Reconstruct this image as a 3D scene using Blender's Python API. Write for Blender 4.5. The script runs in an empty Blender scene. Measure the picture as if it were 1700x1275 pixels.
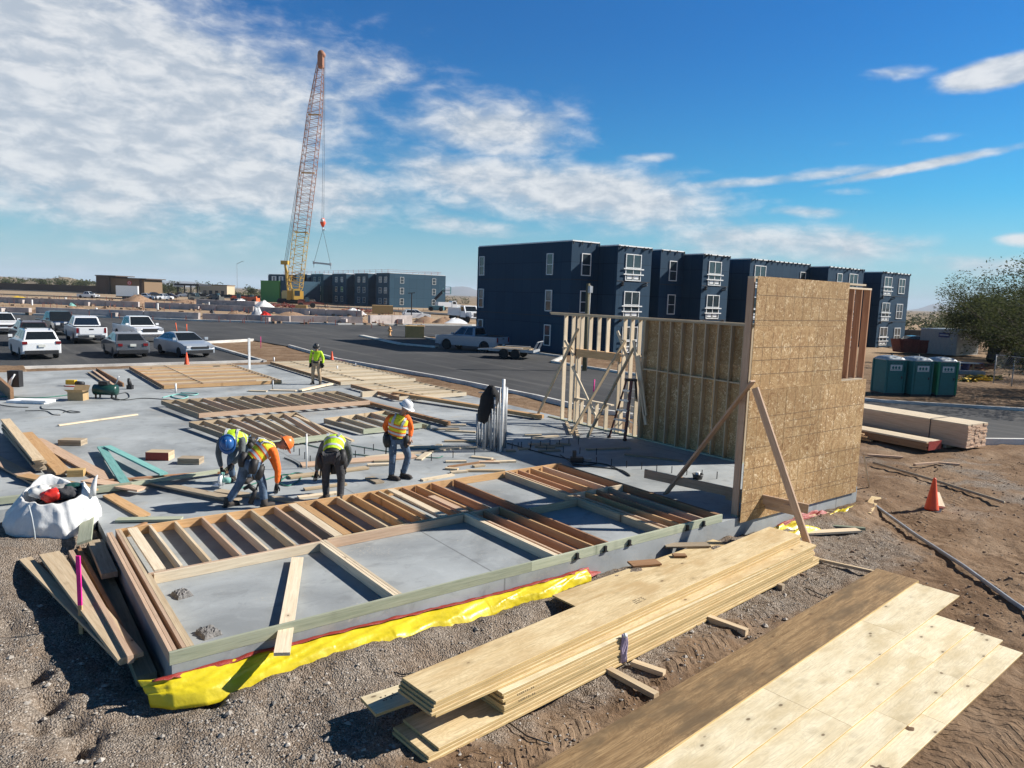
import bpy, bmesh, math, random
from mathutils import Vector, Matrix, noise
RND = random.Random(11)
sc = bpy.context.scene
COL = sc.collection
rad = math.radians
# ---------------------------------------------------------------- camera
FPX, CAMH = 1180.0, 4.0
ROLL, PITCH, YAW = math.atan(.033), math.atan(144.5 / 1180.0), rad(37)
CAM = Vector((-1.476, -7.79, CAMH))
cd = bpy.data.cameras.new('camera'); cam = bpy.data.objects.new('camera', cd); COL.objects.link(cam)
cd.sensor_width = 36; cd.lens = FPX / 1700 * 36; cd.clip_start = .1; cd.clip_end = 60000
CM = Matrix.Rotation(-YAW, 4, 'Z') @ Matrix.Rotation(math.pi / 2 - PITCH, 4, 'X') @ Matrix.Rotation(ROLL, 4, 'Z')
cam.matrix_world = Matrix.Translation(CAM) @ CM
sc.camera = cam
CR = Vector((math.cos(YAW), -math.sin(YAW), 0))      # to the right of the picture
CA = Vector((math.sin(YAW), math.cos(YAW), 0))       # away
UP = Vector((0, 0, 1))
def ray(u, v): return CM.to_3x3() @ Vector(((u - 850) / FPX, -(v - 637.5) / FPX, -1))
def G(u, v, z=0.0):                                   # surveyed point on the level z
    d = ray(u, v); t = (z - CAM.z) / d.z
    p = CAM + d * t; p.z = z; return p
def onY(u, v, Y):                                     # surveyed point on an upright plane
    d = ray(u, v); return CAM + d * ((Y - CAM.y) / d.y)
def onX(u, v, X):
    d = ray(u, v); return CAM + d * ((X - CAM.x) / d.x)
# ---------------------------------------------------------------- render settings
sc.view_settings.view_transform = 'Standard'; sc.view_settings.look = 'None'
sc.view_settings.exposure = EXPOSURE = 0.66; sc.view_settings.gamma = 1
sc.cycles.max_bounces = 6; sc.cycles.diffuse_bounces = 3; sc.cycles.glossy_bounces = 3
# ---------------------------------------------------------------- node helpers
class NT:
    def __init__(s, tree): s.t = tree; s.n = tree.nodes; s.l = tree.links
    def new(s, typ, **kw):
        n = s.n.new(typ)
        for k, v in kw.items(): setattr(n, k, v)
        return n
    def put(s, sock, v):
        if v is None: return
        if hasattr(v, 'is_output') or isinstance(v, bpy.types.NodeSocket): s.l.new(v, sock)
        else:
            try: sock.default_value = v
            except Exception: sock.default_value = (*v, 1) if len(v) == 3 else v
    def m(s, op, a, b=None, c=None, clamp=False):
        n = s.new('ShaderNodeMath', operation=op, use_clamp=clamp)
        s.put(n.inputs[0], a); s.put(n.inputs[1], b); s.put(n.inputs[2], c); return n.outputs[0]
    def vm(s, op, a, b=None, out=0):
        n = s.new('ShaderNodeVectorMath', operation=op); s.put(n.inputs[0], a); s.put(n.inputs[1], b); return n.outputs[out]
    def mix(s, f, a, b, bt='MIX'):
        n = s.new('ShaderNodeMix', data_type='RGBA', blend_type=bt)
        s.put(n.inputs[0], f); s.put(n.inputs[6], a); s.put(n.inputs[7], b); return n.outputs[2]
    def noise(s, vec, scale, detail=4, rough=.55, dist=0, out=0):
        n = s.new('ShaderNodeTexNoise'); s.put(n.inputs['Vector'], vec); n.inputs['Scale'].default_value = scale
        n.inputs['Detail'].default_value = detail; n.inputs['Roughness'].default_value = rough; n.inputs['Distortion'].default_value = dist
        return n.outputs[out]
    def vor(s, vec, scale, feature='F1', out='Distance', rnd=1):
        n = s.new('ShaderNodeTexVoronoi', feature=feature); s.put(n.inputs['Vector'], vec); n.inputs['Scale'].default_value = scale
        n.inputs['Randomness'].default_value = rnd
        return n.outputs[out]
    def ramp(s, f, pts, interp='LINEAR'):
        n = s.new('ShaderNodeValToRGB'); cr = n.color_ramp; cr.interpolation = interp
        while len(cr.elements) < len(pts): cr.elements.new(.5)
        for e, (p, c) in zip(cr.elements, pts): e.position = p; e.color = (*c, 1) if len(c) == 3 else c
        s.put(n.inputs[0], f); return n.outputs[0]
    def ss(s, x, a, b):
        n = s.new('ShaderNodeMapRange', interpolation_type='SMOOTHSTEP'); s.put(n.inputs[0], x)
        n.inputs[1].default_value = a; n.inputs[2].default_value = b; return n.outputs[0]
    def scale(s, vec, sx, sy, sz):
        n = s.new('ShaderNodeMapping'); s.put(n.inputs[0], vec); n.inputs['Scale'].default_value = (sx, sy, sz); return n.outputs[0]
    def obj(s): return s.new('ShaderNodeTexCoord').outputs['Object']
    def rnd(s): return s.new('ShaderNodeObjectInfo').outputs['Random']
    def robj(s):                                       # object coordinates shifted per object
        v = s.m('MULTIPLY', s.rnd(), 37.0)
        c = s.new('ShaderNodeCombineXYZ'); s.put(c.inputs[0], v); s.put(c.inputs[1], v); s.put(c.inputs[2], v)
        return s.vm('ADD', s.obj(), c.outputs[0])
    def bump(s, h, strength=.3, dist=.02):
        n = s.new('ShaderNodeBump'); n.inputs['Strength'].default_value = strength; n.inputs['Distance'].default_value = dist
        s.put(n.inputs['Height'], h); return n.outputs[0]
def newmat(name):
    m = bpy.data.materials.new(name); m.use_nodes = True
    nt = NT(m.node_tree); b = nt.n['Principled BSDF']; return m, nt, b
def g3(c): return tuple(c)
MATS = {}
def flat(name, c, rough=.6, metal=0, var=.12, scale=6, bump=0, coat=0, spec=.5, trans=0):
    m, nt, b = newmat(name)
    f = nt.noise(nt.robj(), scale, 5, .6)
    lo = tuple(x * (1 - var) for x in c); hi = tuple(min(1, x * (1 + var)) for x in c)
    nt.put(b.inputs['Base Color'], nt.ramp(f, [(.3, lo), (.7, hi)]))
    b.inputs['Roughness'].default_value = rough; b.inputs['Metallic'].default_value = metal
    b.inputs['Coat Weight'].default_value = coat; b.inputs['Specular IOR Level'].default_value = spec
    if trans: b.inputs['Transmission Weight'].default_value = trans
    if bump: nt.put(b.inputs['Normal'], nt.bump(nt.noise(nt.robj(), scale * 4, 6), bump, .03))
    MATS[name] = m; return m
def wood(name, c1, c2, knot=(.12, .06, .03), vary=.18, rough=.75, grain=16, kn=1, blotch=None, spot=.085, fineamt=.38, swirl=0):
    m, nt, b = newmat(name); v = nt.robj()
    f = nt.noise(nt.scale(v, 1.1, grain, grain), 1.6, 5, .6, .4)
    col = nt.ramp(f, [(.28, c1), (.5, tuple((a + d) / 2 for a, d in zip(c1, c2))), (.72, c2)])
    fine = nt.noise(nt.scale(v, 2.2, 70, 70), 1.0, 5, .7, .6)
    col = nt.mix(nt.m('MULTIPLY', nt.ss(fine, .47, .68), fineamt), col, tuple(a * .5 for a in c1))
    if blotch:
        bl = nt.noise(nt.scale(v, .8, 2.2, 2.2), 1.3, 4, .6)
        col = nt.mix(nt.m('MULTIPLY', nt.ss(bl, .45, .68), .85), col, blotch)
    if swirl:
        wv = nt.noise(nt.scale(v, .7, 3.2, 3.2), 1.6, 3, .5, 2.2); q = nt.m('FRACT', nt.m('MULTIPLY', wv, 9)); q = nt.m('ABSOLUTE', nt.m('SUBTRACT', q, .5))
        col = nt.mix(nt.m('MULTIPLY', nt.ss(q, .12, .42), swirl), col, tuple(a * .62 for a in c1))
    if kn:
        d = nt.vor(nt.scale(v, 1.0, 1.9, 0.0), 2.6 * kn)
        col = nt.mix(nt.m('SUBTRACT', 1, nt.ss(d, spot * .5, spot)), col, knot)
        col = nt.mix(nt.m('MULTIPLY', nt.m('SUBTRACT', 1, nt.ss(d, spot, spot * 2.8)), .35), col, tuple(a * .55 for a in c1))
    k = nt.m('ADD', nt.m('MULTIPLY', nt.rnd(), 2 * vary), 1 - vary)
    c = nt.new('ShaderNodeCombineXYZ'); [nt.put(c.inputs[i], k) for i in range(3)]
    col = nt.mix(1, col, c.outputs[0], 'MULTIPLY')
    nt.put(b.inputs['Base Color'], col); b.inputs['Roughness'].default_value = rough
    b.inputs['Specular IOR Level'].default_value = .25
    nt.put(b.inputs['Normal'], nt.bump(f, .15, .01)); MATS[name] = m; return m
# ---------------------------------------------------------------- mesh helpers
class MB:
    def __init__(s): s.v = []; s.f = []
    def add(s, vs, fs):
        o = len(s.v); s.v += [tuple(p) for p in vs]; s.f += [tuple(i + o for i in f) for f in fs]; return s
    def box(s, x0, x1, y0, y1, z0, z1, M=None):
        vs = [Vector(p) for p in ((x0,y0,z0),(x1,y0,z0),(x1,y1,z0),(x0,y1,z0),(x0,y0,z1),(x1,y0,z1),(x1,y1,z1),(x0,y1,z1))]
        if M: vs = [M @ p for p in vs]
        return s.add(vs, [(3,2,1,0),(4,5,6,7),(0,1,5,4),(1,2,6,5),(2,3,7,6),(3,0,4,7)])
    def cbox(s, c, sx, sy, sz, rz=0, M=None):
        m = Matrix.Translation(Vector(c)) @ Matrix.Rotation(rz, 4, 'Z')
        if M: m = M @ m
        return s.box(-sx/2, sx/2, -sy/2, sy/2, -sz/2, sz/2, m)
    def bar(s, p0, p1, w, t, up=UP):
        M, L = barM(p0, p1, up); return s.box(0, L, -w/2, w/2, -t/2, t/2, M)
    def tube(s, pts, r, n=8, cap=True, closed=False):
        pts = [Vector(p) for p in pts]; k = len(pts); rs = r if isinstance(r, (list, tuple)) else [r] * k
        vs = []; prev = None
        for i, p in enumerate(pts):
            d = (pts[min(i+1, k-1)] - pts[max(i-1, 0)])
            if d.length < 1e-9: d = UP.copy()
            d.normalize()
            if prev is None: a = d.orthogonal().normalized()
            else:
                a = prev - d * prev.dot(d); a = a.normalized() if a.length > 1e-6 else d.orthogonal().normalized()
            prev = a; b = d.cross(a)
            vs += [p + (a * math.cos(2*math.pi*j/n) + b * math.sin(2*math.pi*j/n)) * rs[i] for j in range(n)]
        fs = [(i*n+j, i*n+(j+1) % n, (i+1)*n+(j+1) % n, (i+1)*n+j) for i in range(k-1) for j in range(n)]
        if cap: fs += [tuple(range(n))[::-1], tuple(range((k-1)*n, k*n))]
        return s.add(vs, fs)
    def lathe(s, prof, n=16, c=(0,0,0), M=None):
        vs = []
        for r, z in prof: vs += [Vector((r*math.cos(2*math.pi*j/n), r*math.sin(2*math.pi*j/n), z)) + Vector(c) for j in range(n)]
        if M: vs = [M @ p for p in vs]
        k = len(prof)
        fs = [(i*n+j, i*n+(j+1) % n, (i+1)*n+(j+1) % n, (i+1)*n+j) for i in range(k-1) for j in range(n)]
        fs += [tuple(range(n))[::-1], tuple(range((k-1)*n, k*n))]
        return s.add(vs, fs)
    def prism(s, poly, z0, z1):                        # polygon in x,y
        n = len(poly); vs = [(x, y, z0) for x, y in poly] + [(x, y, z1) for x, y in poly]
        return s.add(vs, [tuple(range(n))[::-1], tuple(range(n, 2*n))] + [(i, (i+1) % n, n+(i+1) % n, n+i) for i in range(n)])
    def ball(s, c, rx, ry, rz, nu=10, nv=7, jit=0, rnd=RND):
        vs = []; 
        for i in range(nv + 1):
            a = math.pi * i / nv
            for j in range(nu):
                b = 2*math.pi*j/nu; k = 1 + (rnd.uniform(-jit, jit) if jit else 0)
                vs.append((c[0]+rx*k*math.sin(a)*math.cos(b), c[1]+ry*k*math.sin(a)*math.sin(b), c[2]+rz*k*math.cos(a)))
        fs = [(i*nu+j, (i+1)*nu+j, (i+1)*nu+(j+1) % nu, i*nu+(j+1) % nu) for i in range(nv) for j in range(nu)]
        return s.add(vs, fs)
    def mesh(s, name):
        me = bpy.data.meshes.new(name); me.from_pydata(s.v, [], s.f); me.update(); return me
    def build(s, name, mat, parent=None, smooth=False, world=False, base=None, **kw):
        me = s.mesh(name)
        if mat: me.materials.append(MATS[mat] if isinstance(mat, str) else mat)
        if smooth: me.shade_smooth()
        o = bpy.data.objects.new(name, me); COL.objects.link(o)
        if parent is not None: attach(o, parent, world)
        elif base is not None:                          # origin at the base, mesh given in world space
            me.transform(Matrix.Translation(-Vector(base))); o.location = base
        if kw: tag(o, **kw)
        return o
def attach(o, parent, world=False):
    o.parent = parent
    if world: o.matrix_parent_inverse = parent.matrix_basis.inverted()
LONG = []
def tag(o, label=None, cat=None, group=None, kind=None):
    if label and not 4 <= len(label.split()) <= 16: LONG.append(label)
    if label: o['label'] = label
    if cat: o['category'] = cat
    if group: o['group'] = group
    if kind: o['kind'] = kind
    return o
def thing(name, label, cat, loc=(0,0,0), rz=0, group=None):
    o = bpy.data.objects.new(name, None); o.empty_display_size = .2; COL.objects.link(o)
    o.location = loc; o.rotation_euler = (0, 0, rz); return tag(o, label, cat, group)
def barM(p0, p1, up=UP):
    p0 = Vector(p0); p1 = Vector(p1); x = p1 - p0; L = x.length; x.normalize()
    z = Vector(up) - x * x.dot(Vector(up))
    if z.length < 1e-4: z = x.orthogonal()
    z.normalize(); y = z.cross(x)
    M = Matrix((x, y, z)).transposed().to_4x4(); M.translation = p0; return M, L
_bm = {}
def board(name, p0, p1, w, t, mat, parent=None, up=UP, world=True, **kw):
    """one straight piece of timber: own object, local x along the grain, w across, t along up"""
    M, L = barM(p0, p1, up); key = (round(L, 2), round(w, 3), round(t, 3), mat)
    if key not in _bm: _bm[key] = MB().box(0, L, -w/2, w/2, -t/2, t/2).mesh(name); _bm[key].materials.append(MATS[mat])
    o = bpy.data.objects.new(name, _bm[key]); COL.objects.link(o); o.matrix_basis = M
    if parent is not None: attach(o, parent, world)
    if kw: tag(o, **kw)
    return o
def copy_tree(o, parent=None):
    c = o.copy(); COL.objects.link(c)
    if parent is not None: c.parent = parent
    for ch in list(o.children): copy_tree(ch, c)
    return c
ORD = ['topmost', 'second', 'third', 'fourth', 'fifth', 'sixth', 'seventh', 'eighth', 'ninth', 'tenth', 'eleventh', 'twelfth', 'thirteenth', 'fourteenth', 'fifteenth', 'sixteenth']
# ================================================================ sky and sun
SUN_AZ, SUN_EL = rad(-24), rad(34)                     # azimuth from +X
SUN = Vector((math.cos(SUN_EL)*math.cos(SUN_AZ), math.cos(SUN_EL)*math.sin(SUN_AZ), math.sin(SUN_EL)))
ld = bpy.data.lights.new('sun', 'SUN'); ld.energy = 5.0; ld.angle = rad(.5); ld.color = (1, .945, .86)
lo = bpy.data.objects.new('sun', ld); COL.objects.link(lo); lo.rotation_euler = SUN.to_track_quat('Z', 'Y').to_euler(); lo.location = (0, 0, 60)
W = bpy.data.worlds.new('World'); sc.world = W; W.use_nodes = True
nt = NT(W.node_tree); bg = nt.n['Background']
sky = nt.new('ShaderNodeTexSky', sky_type='NISHITA'); sky.sun_disc = False
sky.sun_elevation = SUN_EL; sky.sun_rotation = math.pi/2 - SUN_AZ; sky.air_density = 1.25; sky.dust_density = .6; sky.ozone_density = 2.5; sky.altitude = 400
dirv = nt.new('ShaderNodeTexCoord').outputs['Generated']
vr = nt.new('ShaderNodeVectorRotate', rotation_type='Z_AXIS'); nt.put(vr.inputs['Vector'], dirv); vr.inputs['Angle'].default_value = YAW
sx = nt.new('ShaderNodeSeparateXYZ'); nt.put(sx.inputs[0], vr.outputs[0]); X, Y, Z = sx.outputs
az = nt.m('ARCTAN2', X, Y); el = nt.m('ARCSINE', Z)
zc = nt.m('ADD', nt.m('MAXIMUM', Z, 0.0), .07)
cb = nt.new('ShaderNodeCombineXYZ'); nt.put(cb.inputs[0], nt.m('DIVIDE', X, zc)); nt.put(cb.inputs[1], nt.m('DIVIDE', Y, zc)); cb.inputs[2].default_value = 3.7
pl = cb.outputs[0]
warp = nt.vm('SCALE', nt.vm('SUBTRACT', nt.noise(pl, .7, 3, .5, 0, 1), (.5, .5, .5)), None); warp.node.inputs[3].default_value = .9
pw = nt.vm('ADD', pl, warp)
rotp = nt.new('ShaderNodeMapping'); nt.put(rotp.inputs[0], pw); rotp.inputs['Rotation'].default_value = (0, 0, rad(20)); rotp.inputs['Scale'].default_value = (.8, 1.05, 1)
ca_ = nt.new('ShaderNodeCombineXYZ'); nt.put(ca_.inputs[0], nt.m('ADD', az, nt.m('MULTIPLY', el, .35))); nt.put(ca_.inputs[1], nt.m('SUBTRACT', nt.m('MULTIPLY', el, 2.3), nt.m('MULTIPLY', az, .12))); ca_.inputs[2].default_value = 4.1
n1 = nt.m('ADD', nt.m('MULTIPLY', nt.noise(ca_.outputs[0], 6.0, 8, .56, .35), .75), nt.m('MULTIPLY', nt.noise(rotp.outputs[0], 1.0, 5, .5, .3), .25))
n2 = nt.noise(ca_.outputs[0], 21, 7, .6, .25)
n3 = nt.noise(pl, .55, 4, .5)
fb = nt.m('ADD', nt.m('MULTIPLY', n1, .62), nt.m('MULTIPLY', n2, .38))
def azel(u, v):
    d = (Matrix.Rotation(YAW, 3, 'Z') @ ray(u, v)).normalized(); return math.atan2(d.x, d.y), math.asin(d.z)
mask = None
# (u, v centre, half length px, half height px, tilt deg, weight)
for (u, v, a, b, ti, w) in [(70, 140, 420, 190, -6, 1.4), (330, 300, 430, 72, 0, 1.05), (560, 110, 260, 70, -5, .55), (820, 215, 190, 60, -3, .95), (900, 315, 380, 62, -5, 1.0),
        (1290, 298, 260, 12, 4, .75), (1520, 277, 175, 9, 9, .95), (1665, 119, 75, 20, 6, 1.7), (1490, 122, 60, 14, 0, .6), (760, 372, 190, 26, -3, .6), (1340, 352, 90, 13, -4, .7),
        (1330, 405, 250, 40, -3, .85), (1640, 440, 140, 22, -3, .8), (1180, 372, 150, 16, 4, .5), (1690, 398, 40, 13, 0, .8), (1565, 228, 80, 9, 3, .5), (1380, 240, 70, 9, 0, .45),
        (200, 455, 480, 28, -2, .42), (1080, 262, 70, 12, 0, .6), (1400, 318, 60, 10, 0, .5), (420, 30, 500, 55, 3, .35), (60, 60, 260, 70, 5, .4)]:
    a0, e0 = azel(u, v); cs, sn = math.cos(rad(ti)), math.sin(rad(ti)); k = 1/1180
    dx = nt.m('SUBTRACT', az, a0); dy = nt.m('SUBTRACT', el, e0)
    p = nt.m('ADD', nt.m('MULTIPLY', dx, cs/(a*k)), nt.m('MULTIPLY', dy, sn/(a*k)))
    q = nt.m('ADD', nt.m('MULTIPLY', dx, -sn/(b*k)), nt.m('MULTIPLY', dy, cs/(b*k)))
    r2 = nt.m('ADD', nt.m('MULTIPLY', p, p), nt.m('MULTIPLY', q, q))
    f = nt.m('MULTIPLY', nt.m('POWER', 2.718, nt.m('MULTIPLY', r2, -1.1)), w)
    mask = f if mask is None else nt.m('MAXIMUM', mask, f)
dens = nt.m('ADD', nt.m('MULTIPLY', mask, 1.15), nt.m('MULTIPLY', nt.m('SUBTRACT', fb, .5), 2.1))
cov = nt.m('MULTIPLY', nt.ss(dens, .30, 1.08), nt.ss(mask, .03, .35))
cov = nt.m('MULTIPLY', cov, .93)
skyc = nt.mix(1, sky.outputs[0], (.20, .98, 1.44), 'MULTIPLY')
skyc = nt.mix(nt.ss(el, .06, .36), skyc, nt.mix(1, skyc, (.46, .70, .92), 'MULTIPLY'))
skyc = nt.mix(nt.ss(el, .42, .85), skyc, nt.mix(1, skyc, (.28, .22, .20), 'MULTIPLY'))
hz = nt.ss(el, .15, -.03)
skyc = nt.mix(nt.m('MULTIPLY', hz, .80), skyc, (6.6, 8.6, 9.8))
cl = nt.mix(nt.ss(n2, .35, .68), (6.2, 7.0, 8.0), (10.4, 10.6, 10.8))
nt.put(bg.inputs['Color'], nt.mix(cov, skyc, cl)); bg.inputs['Strength'].default_value = .051

# ================================================================ materials
wood('lumber_pale', (.50, .37, .23), (.66, .53, .36))
wood('lumber_light', (.60, .48, .33), (.74, .63, .47))
wood('lumber_red', (.34, .17, .09), (.50, .29, .17))
wood('lumber_pink', (.50, .33, .22), (.62, .45, .32))
wood('lumber_orange', (.50, .29, .13), (.62, .40, .21))
wood('lumber_weathered', (.30, .235, .165), (.44, .36, .26))
wood('lumber_brown', (.26, .14, .07), (.38, .22, .12))
wood('treated', (.33, .36, .26), (.47, .48, .36), knot=(.12, .16, .10))
wood('treated_dark', (.14, .17, .13), (.22, .24, .18))
wood('teal_board', (.14, .36, .33), (.24, .47, .43), knot=(.08, .2, .18))
wood('ply_pale', (.60, .44, .23), (.80, .65, .40), knot=(.13, .07, .03), grain=6, blotch=(.50, .34, .16), kn=.9, spot=.10, vary=.06, fineamt=.5, swirl=.25)
wood('ply_white', (.70, .58, .37), (.86, .77, .56), knot=(.10, .06, .03), grain=4, blotch=(.58, .47, .28), kn=1.0, spot=.11, vary=.06, fineamt=.4, swirl=.2)
wood('ply_stack', (.52, .36, .15), (.68, .50, .25), knot=(.2, .12, .05), grain=30, kn=0, vary=.12)
wood('ply_brown', (.20, .12, .055), (.42, .28, .14), grain=12, blotch=(.13, .09, .05), kn=.9, vary=.08, spot=.07, fineamt=.6, swirl=.3)
def m_osb():
    m, nt, b = newmat('osb'); v = nt.obj()
    w = nt.vm('ADD', v, nt.vm('SCALE', nt.noise(v, 9, 2, .5, 0, 1), None)); w.node.inputs[1].node.inputs[3].default_value = .12
    c1 = nt.vor(nt.scale(w, 9, 9, 4), 1.0, out='Color'); c2 = nt.vor(nt.scale(w, 5, 9, 13), 1.0, out='Color')
    s1 = nt.new('ShaderNodeSeparateColor'); nt.put(s1.inputs[0], c1); s2 = nt.new('ShaderNodeSeparateColor'); nt.put(s2.inputs[0], c2)
    f = nt.m('ADD', nt.m('MULTIPLY', s1.outputs[0], .5), nt.m('MULTIPLY', s2.outputs[1], .5))
    col = nt.ramp(f, [(.1, (.29, .165, .075)), (.5, (.43, .275, .135)), (.78, (.53, .365, .19)), (.92, (.80, .64, .42))])
    big = nt.noise(v, 1.4, 3)
    col = nt.mix(nt.m('MULTIPLY', nt.ss(big, .4, .7), .3), col, (.42, .28, .13))
    k = nt.m('ADD', nt.m('MULTIPLY', nt.rnd(), .26), .84); kc = nt.new('ShaderNodeCombineXYZ'); [nt.put(kc.inputs[i], k) for i in range(3)]; col = nt.mix(1, col, kc.outputs[0], 'MULTIPLY')
    nt.put(b.inputs['Base Color'], col); b.inputs['Roughness'].default_value = .7; b.inputs['Specular IOR Level'].default_value = .15
    nt.put(b.inputs['Normal'], nt.bump(f, .2, .01)); MATS['osb'] = m
m_osb()
def m_concrete(name, c, lines=False):
    m, nt, b = newmat(name); v = nt.obj()
    a = nt.noise(v, .45, 6, .6, .6); d = nt.noise(v, 2.3, 6, .65, .5); e = nt.noise(v, 30, 3)
    col = nt.ramp(a, [(.3, tuple(x*.62 for x in c)), (.5, c), (.68, tuple(min(1, x*1.25) for x in c))])
    col = nt.mix(nt.m('MULTIPLY', nt.ss(d, .52, .75), .45), col, tuple(x*1.35 for x in c))
    col = nt.mix(nt.m('MULTIPLY', nt.ss(d, .46, .3), .5), col, tuple(x*.6 for x in c))
    dirt = nt.noise(v, .9, 5, .6, 1.0)
    col = nt.mix(nt.m('MULTIPLY', nt.ss(dirt, .58, .74), .4), col, (.42, .37, .29))
    col = nt.mix(nt.m('MULTIPLY', nt.ss(e, .5, .8), .15), col, tuple(x*.6 for x in c))
    if lines:
        sw = nt.m('MULTIPLY', nt.ss(nt.noise(v, .7, 4, .6), .5, .68), nt.ss(nt.noise(v, 26, 4, .7), .53, .66)); col = nt.mix(nt.m('MULTIPLY', sw, .6), col, (.56, .49, .38))
        tr_ = nt.noise(nt.scale(v, .5, 2.5, 1), 1.6, 6, .7, 1.4); col = nt.mix(nt.m('MULTIPLY', nt.ss(tr_, .56, .7), .4), col, tuple(x*.62 for x in c))
        st_ = nt.vor(v, 1.3); col = nt.mix(nt.m('MULTIPLY', nt.ss(st_, .16, .05), .35), col, tuple(x*.5 for x in c))
        s = nt.new('ShaderNodeSeparateXYZ'); nt.put(s.inputs[0], v)
        for ax, per, off in ((0, 9.0, .12),):
            q = nt.m('ABSOLUTE', nt.m('SUBTRACT', nt.m('FRACT', nt.m('DIVIDE', nt.m('ADD', s.outputs[ax], off), per)), .5))
            col = nt.mix(nt.m('MULTIPLY', nt.m('LESS_THAN', q, .0016), .55), col, (.1, .1, .1))
    b.inputs['Specular IOR Level'].default_value = .2
    nt.put(b.inputs['Base Color'], col); nt.put(b.inputs['Roughness'], nt.ramp(a, [(.3, (.55,)*3), (.7, (.8,)*3)]))
    nt.put(b.inputs['Normal'], nt.bump(nt.noise(v, 12, 8, .7), .12, .02)); MATS[name] = m
m_concrete('slab', (.335, .355, .36), True); m_concrete('concrete', (.40, .385, .36)); m_concrete('kerb_concrete', (.60, .58, .54)); m_concrete('footing', (.44, .39, .37))
def m_asphalt():
    m, nt, b = newmat('asphalt'); v = nt.obj()
    a = nt.noise(v, .12, 6, .6, .8); s = nt.noise(nt.scale(v, 1.2, .05, 1), 1.2, 5, .6); e = nt.noise(v, 40, 3, .8)
    col = nt.ramp(a, [(.3, (.050, .051, .053)), (.55, (.075, .075, .076)), (.75, (.115, .112, .107))])
    col = nt.mix(nt.m('MULTIPLY', nt.ss(s, .5, .75), .5), col, (.17, .165, .155))
    col = nt.mix(nt.m('MULTIPLY', nt.ss(nt.noise(v, .5, 6, .65, 1), .6, .75), .5), col, (.22, .195, .165))
    col = nt.mix(nt.m('MULTIPLY', e, .3), col, (.05, .05, .05))
    nt.put(b.inputs['Base Color'], col); b.inputs['Roughness'].default_value = .85; b.inputs['Specular IOR Level'].default_value = .15
    nt.put(b.inputs['Normal'], nt.bump(e, .2, .01)); MATS['asphalt'] = m
m_asphalt()
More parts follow.
